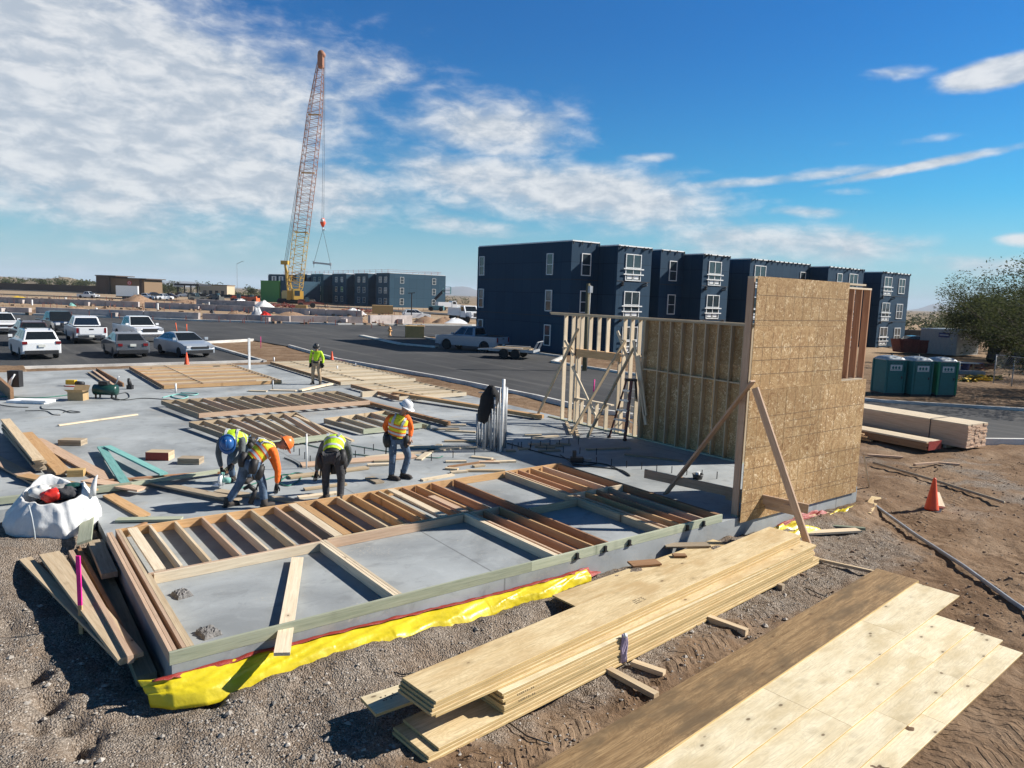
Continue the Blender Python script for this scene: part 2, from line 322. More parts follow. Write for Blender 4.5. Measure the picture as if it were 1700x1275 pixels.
def m_ground():
    m, nt, b = newmat('soil'); v = nt.obj(); s = nt.new('ShaderNodeSeparateXYZ'); nt.put(s.inputs[0], v); x, y, z = s.outputs
    w = nt.noise(v, .55, 5, .6, .5); w2 = nt.noise(v, 3, 5, .6)
    dirt = nt.ramp(nt.noise(v, .8, 7, .65, .6), [(.3, (.14, .086, .052)), (.5, (.215, .143, .09)), (.7, (.30, .215, .145))])
    dirt = nt.mix(nt.m('MULTIPLY', nt.ss(nt.noise(v, 14, 5, .7), .5, .75), .45), dirt, (.16, .115, .085))
    far = nt.ramp(nt.noise(nt.scale(v, .012, .03, 1), 1, 6, .6, .5), [(.3, (.24, .16, .10)), (.5, (.36, .26, .17)), (.7, (.42, .33, .23))])
    des = nt.ramp(nt.noise(nt.scale(v, .006, .006, 1), 1, 8, .7, .5), [(.32, (.15, .12, .08)), (.5, (.26, .20, .14)), (.7, (.34, .27, .19))])
    dist = nt.vm('LENGTH', v, out=1)
    # gravel: grey chips around the slab, fading into brown soil
    cell = nt.vor(v, 48, out='Color'); cd_ = nt.vor(v, 48); sc_ = nt.new('ShaderNodeSeparateColor'); nt.put(sc_.inputs[0], cell)
    cell2 = nt.vor(v, 110, out='Color'); sc2 = nt.new('ShaderNodeSeparateColor'); nt.put(sc2.inputs[0], cell2)
    gv = nt.m('ADD', nt.m('MULTIPLY', sc_.outputs[0], .6), nt.m('MULTIPLY', sc2.outputs[0], .4))
    grav = nt.ramp(gv, [(.1, (.125, .102, .083)), (.45, (.26, .218, .178)), (.78, (.365, .312, .26)), (.97, (.57, .50, .43))])
    grav = nt.mix(nt.m('MULTIPLY', nt.ss(nt.noise(v, 1.7, 6, .65, .4), .5, .7), .5), grav, (.28, .21, .155))
    grav = nt.mix(nt.m('MULTIPLY', nt.ss(nt.noise(v, 5, 5, .65), .52, .7), .35), grav, (.11, .09, .075))
    # distance south of a line that runs from the near left to the far right
    ln = nt.m('ADD', nt.m('ADD', y, 2.55), nt.m('MULTIPLY', x, -.01))
    ln = nt.m('ADD', ln, nt.m('MULTIPLY', nt.m('SUBTRACT', w, .5), 2.4))
    gm = nt.ss(ln, -.25, .35)
    rt = nt.m('ADD', nt.m('SUBTRACT', 13.6, x), nt.m('MULTIPLY', nt.m('SUBTRACT', w, .5), 9))
    gm = nt.m('MULTIPLY', gm, nt.ss(rt, .4, 2.6))
    lf = nt.m('ADD', nt.m('SUBTRACT', -.55, x), nt.m('MULTIPLY', nt.m('SUBTRACT', w, .5), 1.6))
    gm = nt.m('MULTIPLY', gm, nt.ss(nt.m('SUBTRACT', 9.0, y), 0, 1.5))
    patch = nt.m('MULTIPLY', nt.ss(w, .5, .62), nt.ss(nt.vm('LENGTH', nt.vm('SUBTRACT', v, (19.5, -1.2, 0)), out=1), 5.5, 2))
    gm = nt.m('MAXIMUM', gm, patch)
    gm2 = nt.m('MULTIPLY', gm, nt.m('ADD', .72, nt.m('MULTIPLY', nt.ss(w2, .58, .42), .28)))
    near = nt.mix(gm2, dirt, grav)
    col = nt.mix(nt.ss(dist, 45, 75), near, far); col = nt.mix(nt.ss(dist, 230, 420), col, des)
    nt.put(b.inputs['Base Color'], col); b.inputs['Roughness'].default_value = .95; b.inputs['Specular IOR Level'].default_value = .051
    hgt = nt.m('ADD', nt.m('MULTIPLY', nt.m('MULTIPLY', nt.m('SUBTRACT', 1, cd_), gm), .8), nt.m('ADD', nt.m('MULTIPLY', nt.noise(v, 9, 8, .7), 1.3), nt.m('MULTIPLY', nt.noise(v, 2.6, 6, .6), 2.2)))
    # tyre marks: chevron bars along two wheel paths
    tr = None
    for (cx, cy, ang, hw) in ((7.0, -5.35, -4, .42), (5.3, -2.42, 7, .26), (9.0, -6.0, 2, .4)):
        c, sn = math.cos(rad(ang)), math.sin(rad(ang))
        dx = nt.m('SUBTRACT', x, cx); dy = nt.m('SUBTRACT', y, cy)
        al = nt.m('ADD', nt.m('MULTIPLY', dx, c), nt.m('MULTIPLY', dy, sn)); ac = nt.m('ADD', nt.m('MULTIPLY', dx, -sn), nt.m('MULTIPLY', dy, c))
        ac = nt.m('ADD', ac, nt.m('MULTIPLY', nt.m('SUBTRACT', w2, .5), .12))
        ab = nt.m('ABSOLUTE', ac); on = nt.ss(ab, hw, hw*.8)
        wv = nt.m('SINE', nt.m('MULTIPLY', nt.m('ADD', al, nt.m('MULTIPLY', ab, .8)), 42))
        t = nt.m('MULTIPLY', nt.m('MULTIPLY', nt.ss(wv, -.2, .5), on), nt.ss(w2, .42, .56)); tr = t if tr is None else nt.m('MAXIMUM', tr, t)
    hgt = nt.m('ADD', hgt, nt.m('MULTIPLY', tr, .8))
    nt.put(b.inputs['Normal'], nt.bump(hgt, .9, .035)); MATS['soil'] = m
m_ground()
def m_wrap(name, c1, c2, pw=1.25, ph=2.45):
    m, nt, b = newmat(name); v = nt.obj(); s = nt.new('ShaderNodeSeparateXYZ'); nt.put(s.inputs[0], v)
    h = nt.m('ADD', s.outputs[0], s.outputs[1])
    bx = nt.m('FLOOR', nt.m('DIVIDE', h, pw)); bz = nt.m('FLOOR', nt.m('DIVIDE', nt.m('ADD', s.outputs[2], .5), ph))
    c = nt.new('ShaderNodeCombineXYZ'); nt.put(c.inputs[0], bx); nt.put(c.inputs[1], bz)
    wn = nt.new('ShaderNodeTexWhiteNoise', noise_dimensions='2D'); nt.put(wn.inputs['Vector'], c.outputs[0])
    col = nt.mix(nt.m('MULTIPLY', wn.outputs['Value'], .7), c1, c2)
    fx = nt.m('FRACT', nt.m('DIVIDE', h, pw)); fz = nt.m('FRACT', nt.m('DIVIDE', nt.m('ADD', s.outputs[2], .5), ph))
    ed = nt.m('MAXIMUM', nt.m('LESS_THAN', fx, .022), nt.m('LESS_THAN', fz, .018))
    col = nt.mix(nt.m('MULTIPLY', ed, .6), col, tuple(x*.3 for x in c1))
    col = nt.mix(nt.m('MULTIPLY', nt.noise(v, .8, 4), .25), col, tuple(x*.75 for x in c1))
    nt.put(b.inputs['Base Color'], col); b.inputs['Roughness'].default_value = .6; b.inputs['Specular IOR Level'].default_value = .12; MATS[name] = m
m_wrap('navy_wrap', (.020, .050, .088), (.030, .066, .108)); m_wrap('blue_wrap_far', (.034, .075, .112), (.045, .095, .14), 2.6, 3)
flat('white_vinyl', (.78, .78, .76), .45); flat('membrane', (.82, .82, .80), .6); flat('bracket_dark', (.02, .02, .025), .6)
flat('glass', (.035, .05, .06), .06, spec=.8, var=.3, scale=1.5); flat('car_glass', (.012, .016, .02), .05, spec=.8)
flat('tyre', (.018, .018, .019), .85); flat('rim', (.45, .46, .47), .3, .9); flat('black_plastic', (.02, .02, .022), .5); flat('black_cloth', (.012, .012, .014), .9, bump=.3, scale=20)
flat('chrome', (.6, .6, .62), .15, 1); flat('steel', (.42, .43, .44), .4, .8); flat('galv', (.36, .38, .40), .5, .2, var=.2)
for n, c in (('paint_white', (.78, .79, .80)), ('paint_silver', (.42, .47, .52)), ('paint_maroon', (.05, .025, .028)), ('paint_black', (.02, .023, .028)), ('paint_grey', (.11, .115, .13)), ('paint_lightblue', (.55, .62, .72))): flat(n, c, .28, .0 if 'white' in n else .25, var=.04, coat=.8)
flat('lamp_red', (.17, .008, .012), .25); flat('lamp_clear', (.6, .62, .65), .1, .3); flat('plate', (.6, .6, .55), .5)
flat('orange_plastic', (.80, .09, .02), .5); flat('red_plastic', (.62, .03, .02), .4, bump=.3, scale=8); flat('pink_paint', (.85, .02, .28), .6); flat('flag_orange', (.85, .14, .04), .6)
flat('yellow_sheet', (.66, .53, .02), .36, bump=.2, scale=4, var=.2); flat('red_tape', (.30, .03, .02), .5, bump=.4, scale=20); flat('white_sack', (.70, .70, .69), .45, bump=.12, scale=9, var=.08)
flat('paint_silver_shaded', (.24, .28, .34), .35, .2, var=.06, coat=.3); flat('pvc', (.80, .80, .78), .35); flat('teal_shell', (.012, .135, .135), .5); flat('green_shell', (.015, .21, .10), .5); flat('roof_grey', (.40, .44, .46), .5)  # first paint is the pickup's silver, darkened to stand in for building shade
flat('green_panel', (.075, .27, .045), .7); flat('crane_yellow', (.58, .36, .06), .5); flat('crane_rust', (.36, .16, .09), .6); flat('cable', (.10, .11, .12), .5)
flat('crate_ply', (.48, .32, .13), .8); flat('rust', (.20, .055, .04), .8, var=.3); flat('container_grey', (.38, .385, .37), .6); flat('trailer_white', (.68, .68, .67), .5)
flat('tan_stucco', (.19, .125, .07), .85); flat('brown_wall', (.09, .058, .042), .9); flat('dark_stucco', (.075, .048, .035), .85); flat('beige', (.50, .40, .27), .85); flat('hydrant', (.55, .30, .12), .5)
flat('compressor_green', (.012, .055, .045), .35); flat('cardboard', (.42, .29, .15), .9); flat('hose_green', (.03, .17, .12), .5); flat('hose_dark', (.03, .035, .035), .6); flat('paper', (.80, .81, .83), .7); flat('yellow_tool', (.62, .40, .02), .5); flat('blue_tarp', (.04, .08, .28), .5)
flat('skin', (.36, .20, .13), .6, var=.05); flat('hivis', (.52, .80, .02), .7, var=.10, bump=.6, scale=4); flat('hivis_yellow', (.78, .72, .03), .7, var=.10, bump=.6, scale=4); flat('hi_orange', (.88, .16, .015), .8, var=.12, bump=.7, scale=4)
flat('reflective', (.55, .56, .58), .35); flat('denim', (.085, .13, .20), .9, var=.4, scale=7, bump=.7); flat('charcoal', (.045, .045, .05), .9, bump=.7, scale=5, var=.3); flat('tan_cloth', (.42, .31, .20), .9, bump=.2, scale=12); flat('leather', (.018, .017, .018), .6); flat('boot', (.05, .04, .034), .8)
flat('wrap_white', (.66, .66, .63), .5); flat('hat_white', (.78, .79, .80), .3); flat('hat_blue', (.02, .10, .30), .3); flat('hat_orange', (.80, .22, .05), .35); flat('hat_dark', (.05, .05, .05), .4); flat('bark', (.10, .075, .055), .95); flat('grey_shirt', (.10, .115, .12), .9, bump=.7, scale=5, var=.25)
wood('pole_wood', (.10, .09, .055), (.17, .15, .09)); flat('eye', (.02, .015, .01), .3); flat('clod', (.22, .15, .10), .95, var=.35, scale=4); flat('stone', (.36, .325, .285), .95, var=.4, scale=3); flat('ladder_orange', (.13, .028, .02), .5); flat('ladder_black', (.015, .015, .017), .6); flat('alu', (.58, .59, .60), .35, .85)
flat('mortar', (.20, .19, .18), .95, var=.4, bump=1.0, scale=9); flat('dirt_pile', (.27, .17, .105), .95, var=.3, bump=.6, scale=3); flat('purple_strap', (.40, .32, .44), .6); flat('skidsteer', (.10, .10, .09), .6); flat('equip_orange', (.72, .15, .05), .5); flat('boom_teal', (.10, .25, .27), .5); flat('sign_blue', (.02, .04, .15), .5); flat('sign_white', (.55, .58, .58), .5); flat('logo_red', (.6, .05, .04), .5)
def m_leaf(name, c):
    m, nt, b = newmat(name); v = nt.obj()
    nt.put(b.inputs['Base Color'], nt.ramp(nt.noise(v, 1.1, 4), [(.3, tuple(x*.6 for x in c)), (.7, tuple(x*1.35 for x in c))]))
    b.inputs['Roughness'].default_value = .8; b.inputs['Specular IOR Level'].default_value = .1
    tr = nt.new('ShaderNodeBsdfTranslucent'); tr.inputs[0].default_value = (c[0]*.75, c[1]*.75, c[2]*.6, 1); mx = nt.new('ShaderNodeMixShader'); mx.inputs[0].default_value = .45
    nt.put(mx.inputs[1], b.outputs[0]); nt.put(mx.inputs[2], tr.outputs[0]); nt.put(nt.n['Material Output'].inputs[0], mx.outputs[0]); MATS[name] = m
m_leaf('leaf', (.080, .095, .045)); m_leaf('leaf_dry', (.13, .13, .07)); m_leaf('scrub', (.085, .095, .045))
# ================================================================ ground, slab, roads
SLAB = [(0, 0), (14.25, 0), (14.25, 30.2), (-9, 30.2), (-9, 7.2), (0, 7.2)]
def inpoly(x, y, P):
    c = False; j = len(P) - 1
    for i in range(len(P)):
        xi, yi = P[i][0], P[i][1]; xj, yj = P[j][0], P[j][1]
        if (yi > y) != (yj > y) and x < (xj-xi)*(y-yi)/(yj-yi)+xi: c = not c
        j = i
    return c
KERB = [G(480,575,-.33), G(560,598,-.33), G(640,612,-.33), G(740,630,-.33), G(890,660,-.33), Vector((17.6,12.2,-.33)), Vector((18.6,9,-.33)), Vector((21,5.2,-.33)), Vector((24,2.3,-.33)), Vector((28,0,-.33)), Vector((34,-2.5,-.33)), Vector((60,-10,-.33))]
ISLE = [G(420,565,-.33), G(385,567,-.33), G(330,570,-.33), G(440,602,-.33)]
LOT_Y = 34.6
FARK = [G(-500,505,-.33), G(0,521,-.33), G(170,527,-.33), G(330,533,-.33), G(560,539,-.33), G(780,541,-.33), Vector((75,82,-.33))]
ROADE = [Vector((75,57,-.33)), Vector((34.5,56,-.33)), Vector((33.2,50,-.33)), Vector((33.2,32,-.33)), Vector((29.6,29,-.33)), Vector((29.2,22,-.33)), Vector((30,14,-.33)), Vector((32.3,8,-.33)), Vector((36,3.6,-.33)), Vector((42,.5,-.33)), Vector((62,-6,-.33))]
roadpoly = [(p.x, p.y) for p in FARK] + [(p.x, p.y) for p in ROADE] + [(p.x, p.y) for p in reversed(KERB)] + [(p.x, p.y) for p in ISLE] + [(ISLE[-1].x, LOT_Y), (-80, LOT_Y)]
def sheet(name, poly, z, mat):
    bm = bmesh.new(); vs = [bm.verts.new((x, y, z)) for x, y in poly]; f = bm.faces.new(vs)
    bmesh.ops.triangulate(bm, faces=[f]); 
    for f in bm.faces:
        if f.normal.z < 0: f.normal_flip()
    me = bpy.data.meshes.new(name); bm.to_mesh(me); bm.free(); me.materials.append(MATS[mat])
    o = bpy.data.objects.new(name, me); COL.objects.link(o); o['kind'] = 'structure'; return o
sheet('road', roadpoly, -.33, 'asphalt')
def fbm(x, y, z=0, o=4):
    s = 0; a = 1; f = 1
    for _ in range(o): s += a * noise.noise((x*f, y*f, z + f)); a *= .5; f *= 2.03
    return s
PITS = [(G(u, v, -.38).x, G(u, v, -.38).y, r, d) for u, v, r, d in ((62, 1120, .13, .10), (78, 1165, .14, .11), (112, 1200, .12, .10), (128, 1240, .12, .11), (58, 1205, .12, .08), (30, 1130, .15, .08), (160, 1215, .09, .07), (350, 1165, .12, .06), (15, 1040, .2, .06))]
def ground_z(x, y):
    d2 = x*x + y*y
    if inpoly(x, y, roadpoly) and d2 < 40000: return -.42
    if inpoly(x, y, SLAB): return -.5
    z = -.37
    if d2 < 3600:
        k = 1.0 if d2 < 900 else .5
        z += k * (.07 * fbm(x*.7, y*.7, 3, 3) + .034 * fbm(x*3.2, y*3.2, 9, 3))
        if d2 < 500: z += .022 * fbm(x*9, y*9, 5, 2)
        # trench at the near corner, low bank of gravel along the slab
        if -3 < y < .2 and -1.5 < x < 15: z += (.15 + .05*noise.noise((x*2.3, y*2, 8))) * math.exp(-((y + .46 + .16*noise.noise((x*1.1, 1, 4))) / .28) ** 2) * min(1, max(0, (x + .2) / 1.0))
        e = ((x + .25) / .55) ** 2 + ((y - .2) / .8) ** 2
        z -= .07 * math.exp(-e)
        if x < .2 and y > 4.2: z += .22 * min(1, (y - 4.2) / 1.2)
        if x < -.3 and y > -1.5: z += .07 * math.exp(-((x + 1.7) / .9) ** 2) * min(1, (y + 1.5) / 2)
        for gx, gy, gr, gd in PITS:
            z -= 1.7 * gd * math.exp(-((x-gx)**2 + ((y-gy)*.6)**2) / gr**2) * (1 + .6*noise.noise((x*6, y*6, 2)))
        if 30.2 < y < 34.6 and x < 14: z += .12
        if 14.3 < x < 16 and 10 < y < 34: z += .06 * fbm(x*2.2, y*2.2, 1, 3) + .05
    elif d2 < 90000:
        z += -.02 + .05 * fbm(x*.15, y*.15, 2, 3)
    elif d2 > 4e5: z += .5 * fbm(x*.004, y*.004, 2, 3)
    return z
def spread(a, b, step, far, growth):
    r = [a + i * step for i in range(int((b - a) / step) + 1)]
    lo = []; x = a; s = step
    while x > -far: s *= growth; x -= s; lo.append(x)
    hi = []; x = r[-1]; s = step
    while x < far: s *= growth; x += s; hi.append(x)
    return lo[::-1] + r + hi
xs = spread(-3.4, 13.5, .055, 9000, 1.085); ys = spread(-5.4, 1.6, .055, 9000, 1.085)
gv = [(x, y, ground_z(x, y)) for y in ys for x in xs]; nx = len(xs)
gf = [(j*nx+i, j*nx+i+1, (j+1)*nx+i+1, (j+1)*nx+i) for j in range(len(ys)-1) for i in range(nx-1)]
mb = MB(); mb.v = gv; mb.f = gf
mb.build('ground', 'soil', smooth=True, kind='structure')
# slab with a slightly rough edge
mb = MB().prism(SLAB, -.55, 0); mb.build('concrete_slab', 'slab', kind='structure')
def kerb(name, pts, w=.16, h=.13, z=-.33, mat='kerb_concrete'):
    mb = MB()
    for a, b in zip(pts[:-1], pts[1:]):
        a = Vector((a.x, a.y, z - .1)); b = Vector((b.x, b.y, z - .1)); d = (b - a).normalized(); b = b + d * .02
        mb.bar(a + UP * (h + .1) / 2, b + UP * (h + .1) / 2, w, h + .1)
    return mb.build(name, mat, kind='structure')
def smoothed(pts, n=3):
    out = []
    for i in range(len(pts) - 1):
        p0 = pts[max(i-1, 0)]; p1 = pts[i]; p2 = pts[i+1]; p3 = pts[min(i+2, len(pts)-1)]
        for k in range(n):
            t = k / n; out.append(.5 * ((2*p1) + (p2-p0)*t + (2*p0-5*p1+4*p2-p3)*t*t + (3*p1-p0-3*p2+p3)*t*t*t))
    return out + [pts[-1]]
kerb('kerb', KERB); kerb('kerb', [Vector(p) for p in ISLE] + [Vector((ISLE[-1].x, LOT_Y, -.33)), Vector((-80, LOT_Y, -.33))], .2, .14)
kerb('kerb', FARK, .7, .2); kerb('kerb', ROADE[1:], .2, .13)
# island kerb between road bend and lot entrance
kerb('kerb', [G(600,558,-.33), G(665,572,-.33), G(725,577,-.33)], .5, .12)
# bare soil pads beyond the road, where the buildings and toilets stand, are the ground sheet itself
# distant roads, terraces of soil
def strip(name, pts, w, mat, z=-.3):
    P = [Vector(p) for p in pts]; L = []; R = []
    for i, p in enumerate(P):
        d = (P[min(i+1, len(P)-1)] - P[max(i-1, 0)]); d.z = 0; d.normalize(); n = Vector((-d.y, d.x, 0)); L.append(p + n*w/2); R.append(p - n*w/2)
    return sheet(name, [(p.x, p.y) for p in L] + [(p.x, p.y) for p in reversed(R)], z, mat)
def at(u, dist, z=-.35):                               # ground point in picture column u at a given depth
    p = CAM + CA * dist + CR * ((u - 850) / FPX * dist); p.z = z; return p
strip('road', [at(-500, 235), at(200, 215), at(470, 200), at(600, 190), at(700, 165), at(800, 150), at(1000, 170)], 9, 'asphalt', -.24)
strip('road', [at(-900, 330), at(0, 320), at(420, 300)], 16, 'asphalt', -.22)
# desert plain rising into far hills
def ridge(name, pts, dist, depth, mat, z0=-6):
    """rounded ridge following (column, height m) points at one distance"""
    mb = MB(); n = len(pts); rows = 7; vs = []
    for r in range(rows):
        a = math.pi * r / (rows - 1)
        for u, h in pts:
            p = at(u, dist - depth * math.cos(a)); p.z = z0 + (h - z0) * math.sin(a) * (1 + .12 * noise.noise((u*.02, r*.7, 3))); vs.append(p)
    fs = [(r*n+i, r*n+i+1, (r+1)*n+i+1, (r+1)*n+i) for r in range(rows-1) for i in range(n-1)]
    mb.add(vs, fs); return mb.build(name, mat, smooth=True, kind='structure')
flat('hill_rock', (.16, .15, .15), .95, scale=.003, var=.2); flat('hill_near', (.22, .17, .11), .95, scale=.03, var=.35)
def rough(u0, u1, n, f):
    return [(u0 + (u1-u0)*i/(n-1), f((u0 + (u1-u0)*i/(n-1)))) for i in range(n)]
ridge('hills', rough(640, 860, 46, lambda u: max(0, 110*math.exp(-((u-765)/38)**2) + 60*math.exp(-((u-715)/26)**2) + 14*noise.noise((u*.09, 1, 1)))), 9000, 1500, 'hill_rock')
ridge('hills', rough(1400, 1900, 70, lambda u: max(0, 95*math.exp(-((u-1545)/26)**2) + 85*math.exp(-((u-1592)/22)**2) + 40*math.exp(-((u-1700)/60)**2) + 12*noise.noise((u*.09, 1, 1)))), 9000, 1500, 'hill_rock')
ridge('hills', rough(-260, 460, 80, lambda u: max(0, 55*math.exp(-((u-295)/70)**2) + 45*math.exp(-((u-20)/130)**2) + 10*noise.noise((u*.05, 1, 1)))), 8000, 1500, 'hill_rock')
ridge('hills', rough(-420, 175, 60, lambda u: max(0, 9.5*math.exp(-((u+60)/120)**2) + 7*math.exp(-((u-110)/45)**2) + 1.2*noise.noise((u*.06, 1, 1)))), 640, 90, 'hill_near', -2)

# haze
hz_ = MB().box(-15000, 15000, -15000, 15000, -8, 190)
m = bpy.data.materials.new('haze'); m.use_nodes = True; n_ = m.node_tree; n_.nodes.remove(n_.nodes['Principled BSDF'])
pv = n_.nodes.new('ShaderNodeVolumePrincipled'); pv.inputs['Color'].default_value = (.78, .88, 1, 1); pv.inputs['Density'].default_value = .0001; pv.inputs['Anisotropy'].default_value = .0
n_.links.new(pv.outputs[0], n_.nodes['Material Output'].inputs['Volume'])
HAZE = True
if HAZE: hz_.build('haze', m, kind='stuff')

# ================================================================ three-storey buildings in dark blue wrap
def wall_box(mb, x0, x1, y0, y1, z0, z1): mb.box(x0, x1, y0, y1, z0, z1)
def window(parent, c, along, out, w, h, bars=False, mull=False, far=False):
    """c centre on the wall face; frame stands proud of the wall, glass behind it"""
    c = Vector(c); a = Vector(along); o = Vector(out); f = .07; mb = MB()
    def rect(cx, cz, ww, hh, d0, d1, m):
        M = Matrix((a, o, UP)).transposed().to_4x4(); M.translation = c; m.box(cx-ww/2, cx+ww/2, d0, d1, cz-hh/2, cz+hh/2, M)
    for s in (-1, 1):
        rect(s*(w/2-f/2), 0, f, h, .005, .07, mb); rect(0, s*(h/2-f/2), w-2*f, f, .005, .068, mb)
    rect(0, -.02, w-2*f, .05, .012, .064, mb)
    if mull: rect(0, h/4-.0, .06, h/2-f-.01, .014, .062, mb); rect(0, -h/4, .06, h/2-f-.03, .014, .062, mb)
    win = mb.build('window', 'white_vinyl', parent, world=True)
    g = MB(); rect(0, 0, w-2*f, h-2*f, .003, .03, g); g.build('pane', 'glass', win)
    if bars:
        b = MB()
        for dz in (-.12, -.55): rect(0, dz, w*1.3, .09, .075, .14, b)
        b.build('guard_rail', 'white_vinyl', win)
        st = MB(); [rect(s*w*.22, -h/2+.3, w*.3, .32, .031, .036, st) for s in (-1, 1)]; st.build('protective_film', 'white_vinyl', win)
    return win
ZB, ZT = -.35, 8.45
bld = thing('apartment_building', 'nearer three-storey apartment block wrapped in dark blue sheeting, with white windows', 'building', (35.7, 34.4, ZB))
PA, PB, PC = 34.4, 32.3, 36.6
def px(u, Y): return onY(u, 500, Y).x
e0 = 35.7
xb1 = px(1022, PB); xb1e = px(1078, PB); xa2 = px(1093, PA); xb2 = px(1163, PB); xb2e = px(1207, PB); xb3 = px(1241, PB); xb3m = px(1280, PB); xb4 = px(1371, PB); xb4m = px(1430, PB)
xb5 = px(1460, PB); xend = px(1507, PB); xa3 = px(1285, PA) + .6
YB = 47.4
blocks = [('A', e0, xb1, PA), ('B', xb1, xb1e, PB), ('C', xb1e, xa2, PC), ('A', xa2, xb2, PA), ('B', xb2, xb2e, PB), ('C', xb2e, xb3, PC), ('B', xb3, xb3m, PB), ('A', xb3m, xb4, PA), ('B', xb4, xb4m, PB), ('C', xb4m, xb5, PC), ('B', xb5, xend, PB)]
hts = {'A': ZT, 'B': ZT - .22, 'C': ZT - .35}
wmb = MB()
for i, (k, x0, x1, y) in enumerate(blocks): wmb.box(x0, x1, y, YB - .03*(i % 2), ZB - .3, hts[k] - .012*i)
wmb.build('wall', 'navy_wrap', bld, world=True)
rmb = MB()
for i, (k, x0, x1, y) in enumerate(blocks): rmb.box(x0 + .02, x1 - .02, y - .05, YB - .1, hts[k] - .012*i + .004, hts[k] - .012*i + (.10 if k != 'C' else .06))
rmb.build('roof', 'membrane', bld, world=True)
for i, (k, x0, x1, y) in enumerate(blocks):
    if k == 'C': continue
    n = int((x1 - x0) / .8)
    hk = MB()
    for j in range(n + 1): hk.box(x0 + .1 + j*(x1-x0-.2)/max(n, 1) - .03, x0 + .1 + j*(x1-x0-.2)/max(n, 1) + .03, y - .13, y - .05, hts[k] - .22, hts[k] + .02)
    hk.build('parapet_clips', 'bracket_dark', bld, world=True)['kind'] = 'stuff'
for zz in (2.55, 5.5):
    for i, (k, x0, x1, y) in enumerate(blocks): 
        if k != 'C': MB().box(x0 + .03, x1 - .03, y - .025, y - .002, zz, zz + .05).build('trim_band', 'bracket_dark', bld, world=True)
    MB().box(e0 - .025, e0 - .002, PA + .05, YB - .2, zz, zz + .05).build('trim_band', 'bracket_dark', bld, world=True)
WZ = (6.72, 3.8, 1.0)
for zc_ in WZ:
    for yy in (onX(911, 500, e0).y, onX(799, 500, e0).y): window(bld, (e0, yy, zc_), (0, 1, 0), (-1, 0, 0), .82, 1.72)
    window(bld, (px(970, PA), PA, zc_), (1, 0, 0), (0, -1, 0), 1.0, 1.75)
    window(bld, (px(1114, PA), PA, zc_), (1, 0, 0), (0, -1, 0), 1.0, 1.75)
    window(bld, (px(1329, PA), PA, zc_), (1, 0, 0), (0, -1, 0), 1.0, 1.75)
    for u in (1048, 1183, 1258, 1413, 1471):
        window(bld, (px(u, PB), PB, zc_ - .1), (1, 0, 0), (0, -1, 0), 1.75, 2.1, bars=True, mull=True)
    window(bld, (px(1390, PB), PB, zc_), (1, 0, 0), (0, -1, 0), 1.0, 1.75); window(bld, (px(1494, PB), PB, zc_), (1, 0, 0), (0, -1, 0), 1.5, 1.75, mull=True)
br = MB()
for u in (1048, 1183, 1258, 1413, 1471):
    for zc_ in WZ:
        for s in (-1, 1):
            for dz in (1.35, -1.4): br.bar((px(u, PB) + s*1.2, PB - .01, zc_ + dz), (px(u, PB) + s*1.35, PB - .35, zc_ + dz + .12), .14, .10)
br.build('anchor_bracket', 'bracket_dark', bld, world=True)

far = thing('apartment_building', 'farther three-storey apartment block in blue sheeting behind the crane', 'building', (99.6, 190, ZB))
FZ = 10.0
fx = 99.6; wmb = MB(); y = 190; k = 0; segs = []
for L, off in ((9, 0), (6, 2.6), (10, 0), (7, 2.8), (12, 0), (6, 2.8), (12, -.8), (6, 2.5), (12, 0), (7, 2.6), (10, 0), (15, -.5)):
    wmb.box(fx + off, 119.5 - .05*(k % 2), y, y + L, ZB - .3, FZ - (.3 if off > 1 else 0) - .02*k); segs.append((y, L, off)); y += L; k += 1
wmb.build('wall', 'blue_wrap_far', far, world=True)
rmb = MB(); k = 0
for (yy, L, off) in segs: rmb.box(fx + off - .1, 119.3, yy + .02, yy + L - .02, FZ - (.3 if off > 1 else 0) - .02*k + .005, FZ + .12); k += 1
rmb.build('roof', 'membrane', far, world=True)
for zc_ in (8.0, 4.7, 1.4):
    for u in (667, 720): 
        p = onY(u, 500, 190); window(far, (p.x, 190, zc_), (1, 0, 0), (0, -1, 0), 1.3, 1.9, far=True)
    for (yy, L, off) in segs:
        for t in ((.3, .7) if L > 8 else (.5,)): window(far, (fx + off, yy + L*t, zc_), (0, 1, 0), (-1, 0, 0), 1.9, 1.8, mull=True)
rl = MB()
for i in range(46):
    p0 = Vector((100 + 19*(i % 2), 192 + i*2.1, FZ + .1)); rl.tube([p0, p0 + UP*1.1], .05, 5)
for zz in (.6, 1.1):
    rl.bar((100, 192, FZ + zz), (100, 286, FZ + zz), .05, .05); rl.bar((119, 192, FZ + zz), (119, 288, FZ + zz), .05, .05); rl.bar((100, 192, FZ + zz), (119, 192, FZ + zz), .05, .05)
rl.build('guard_rail', 'red_tape', far, world=True)
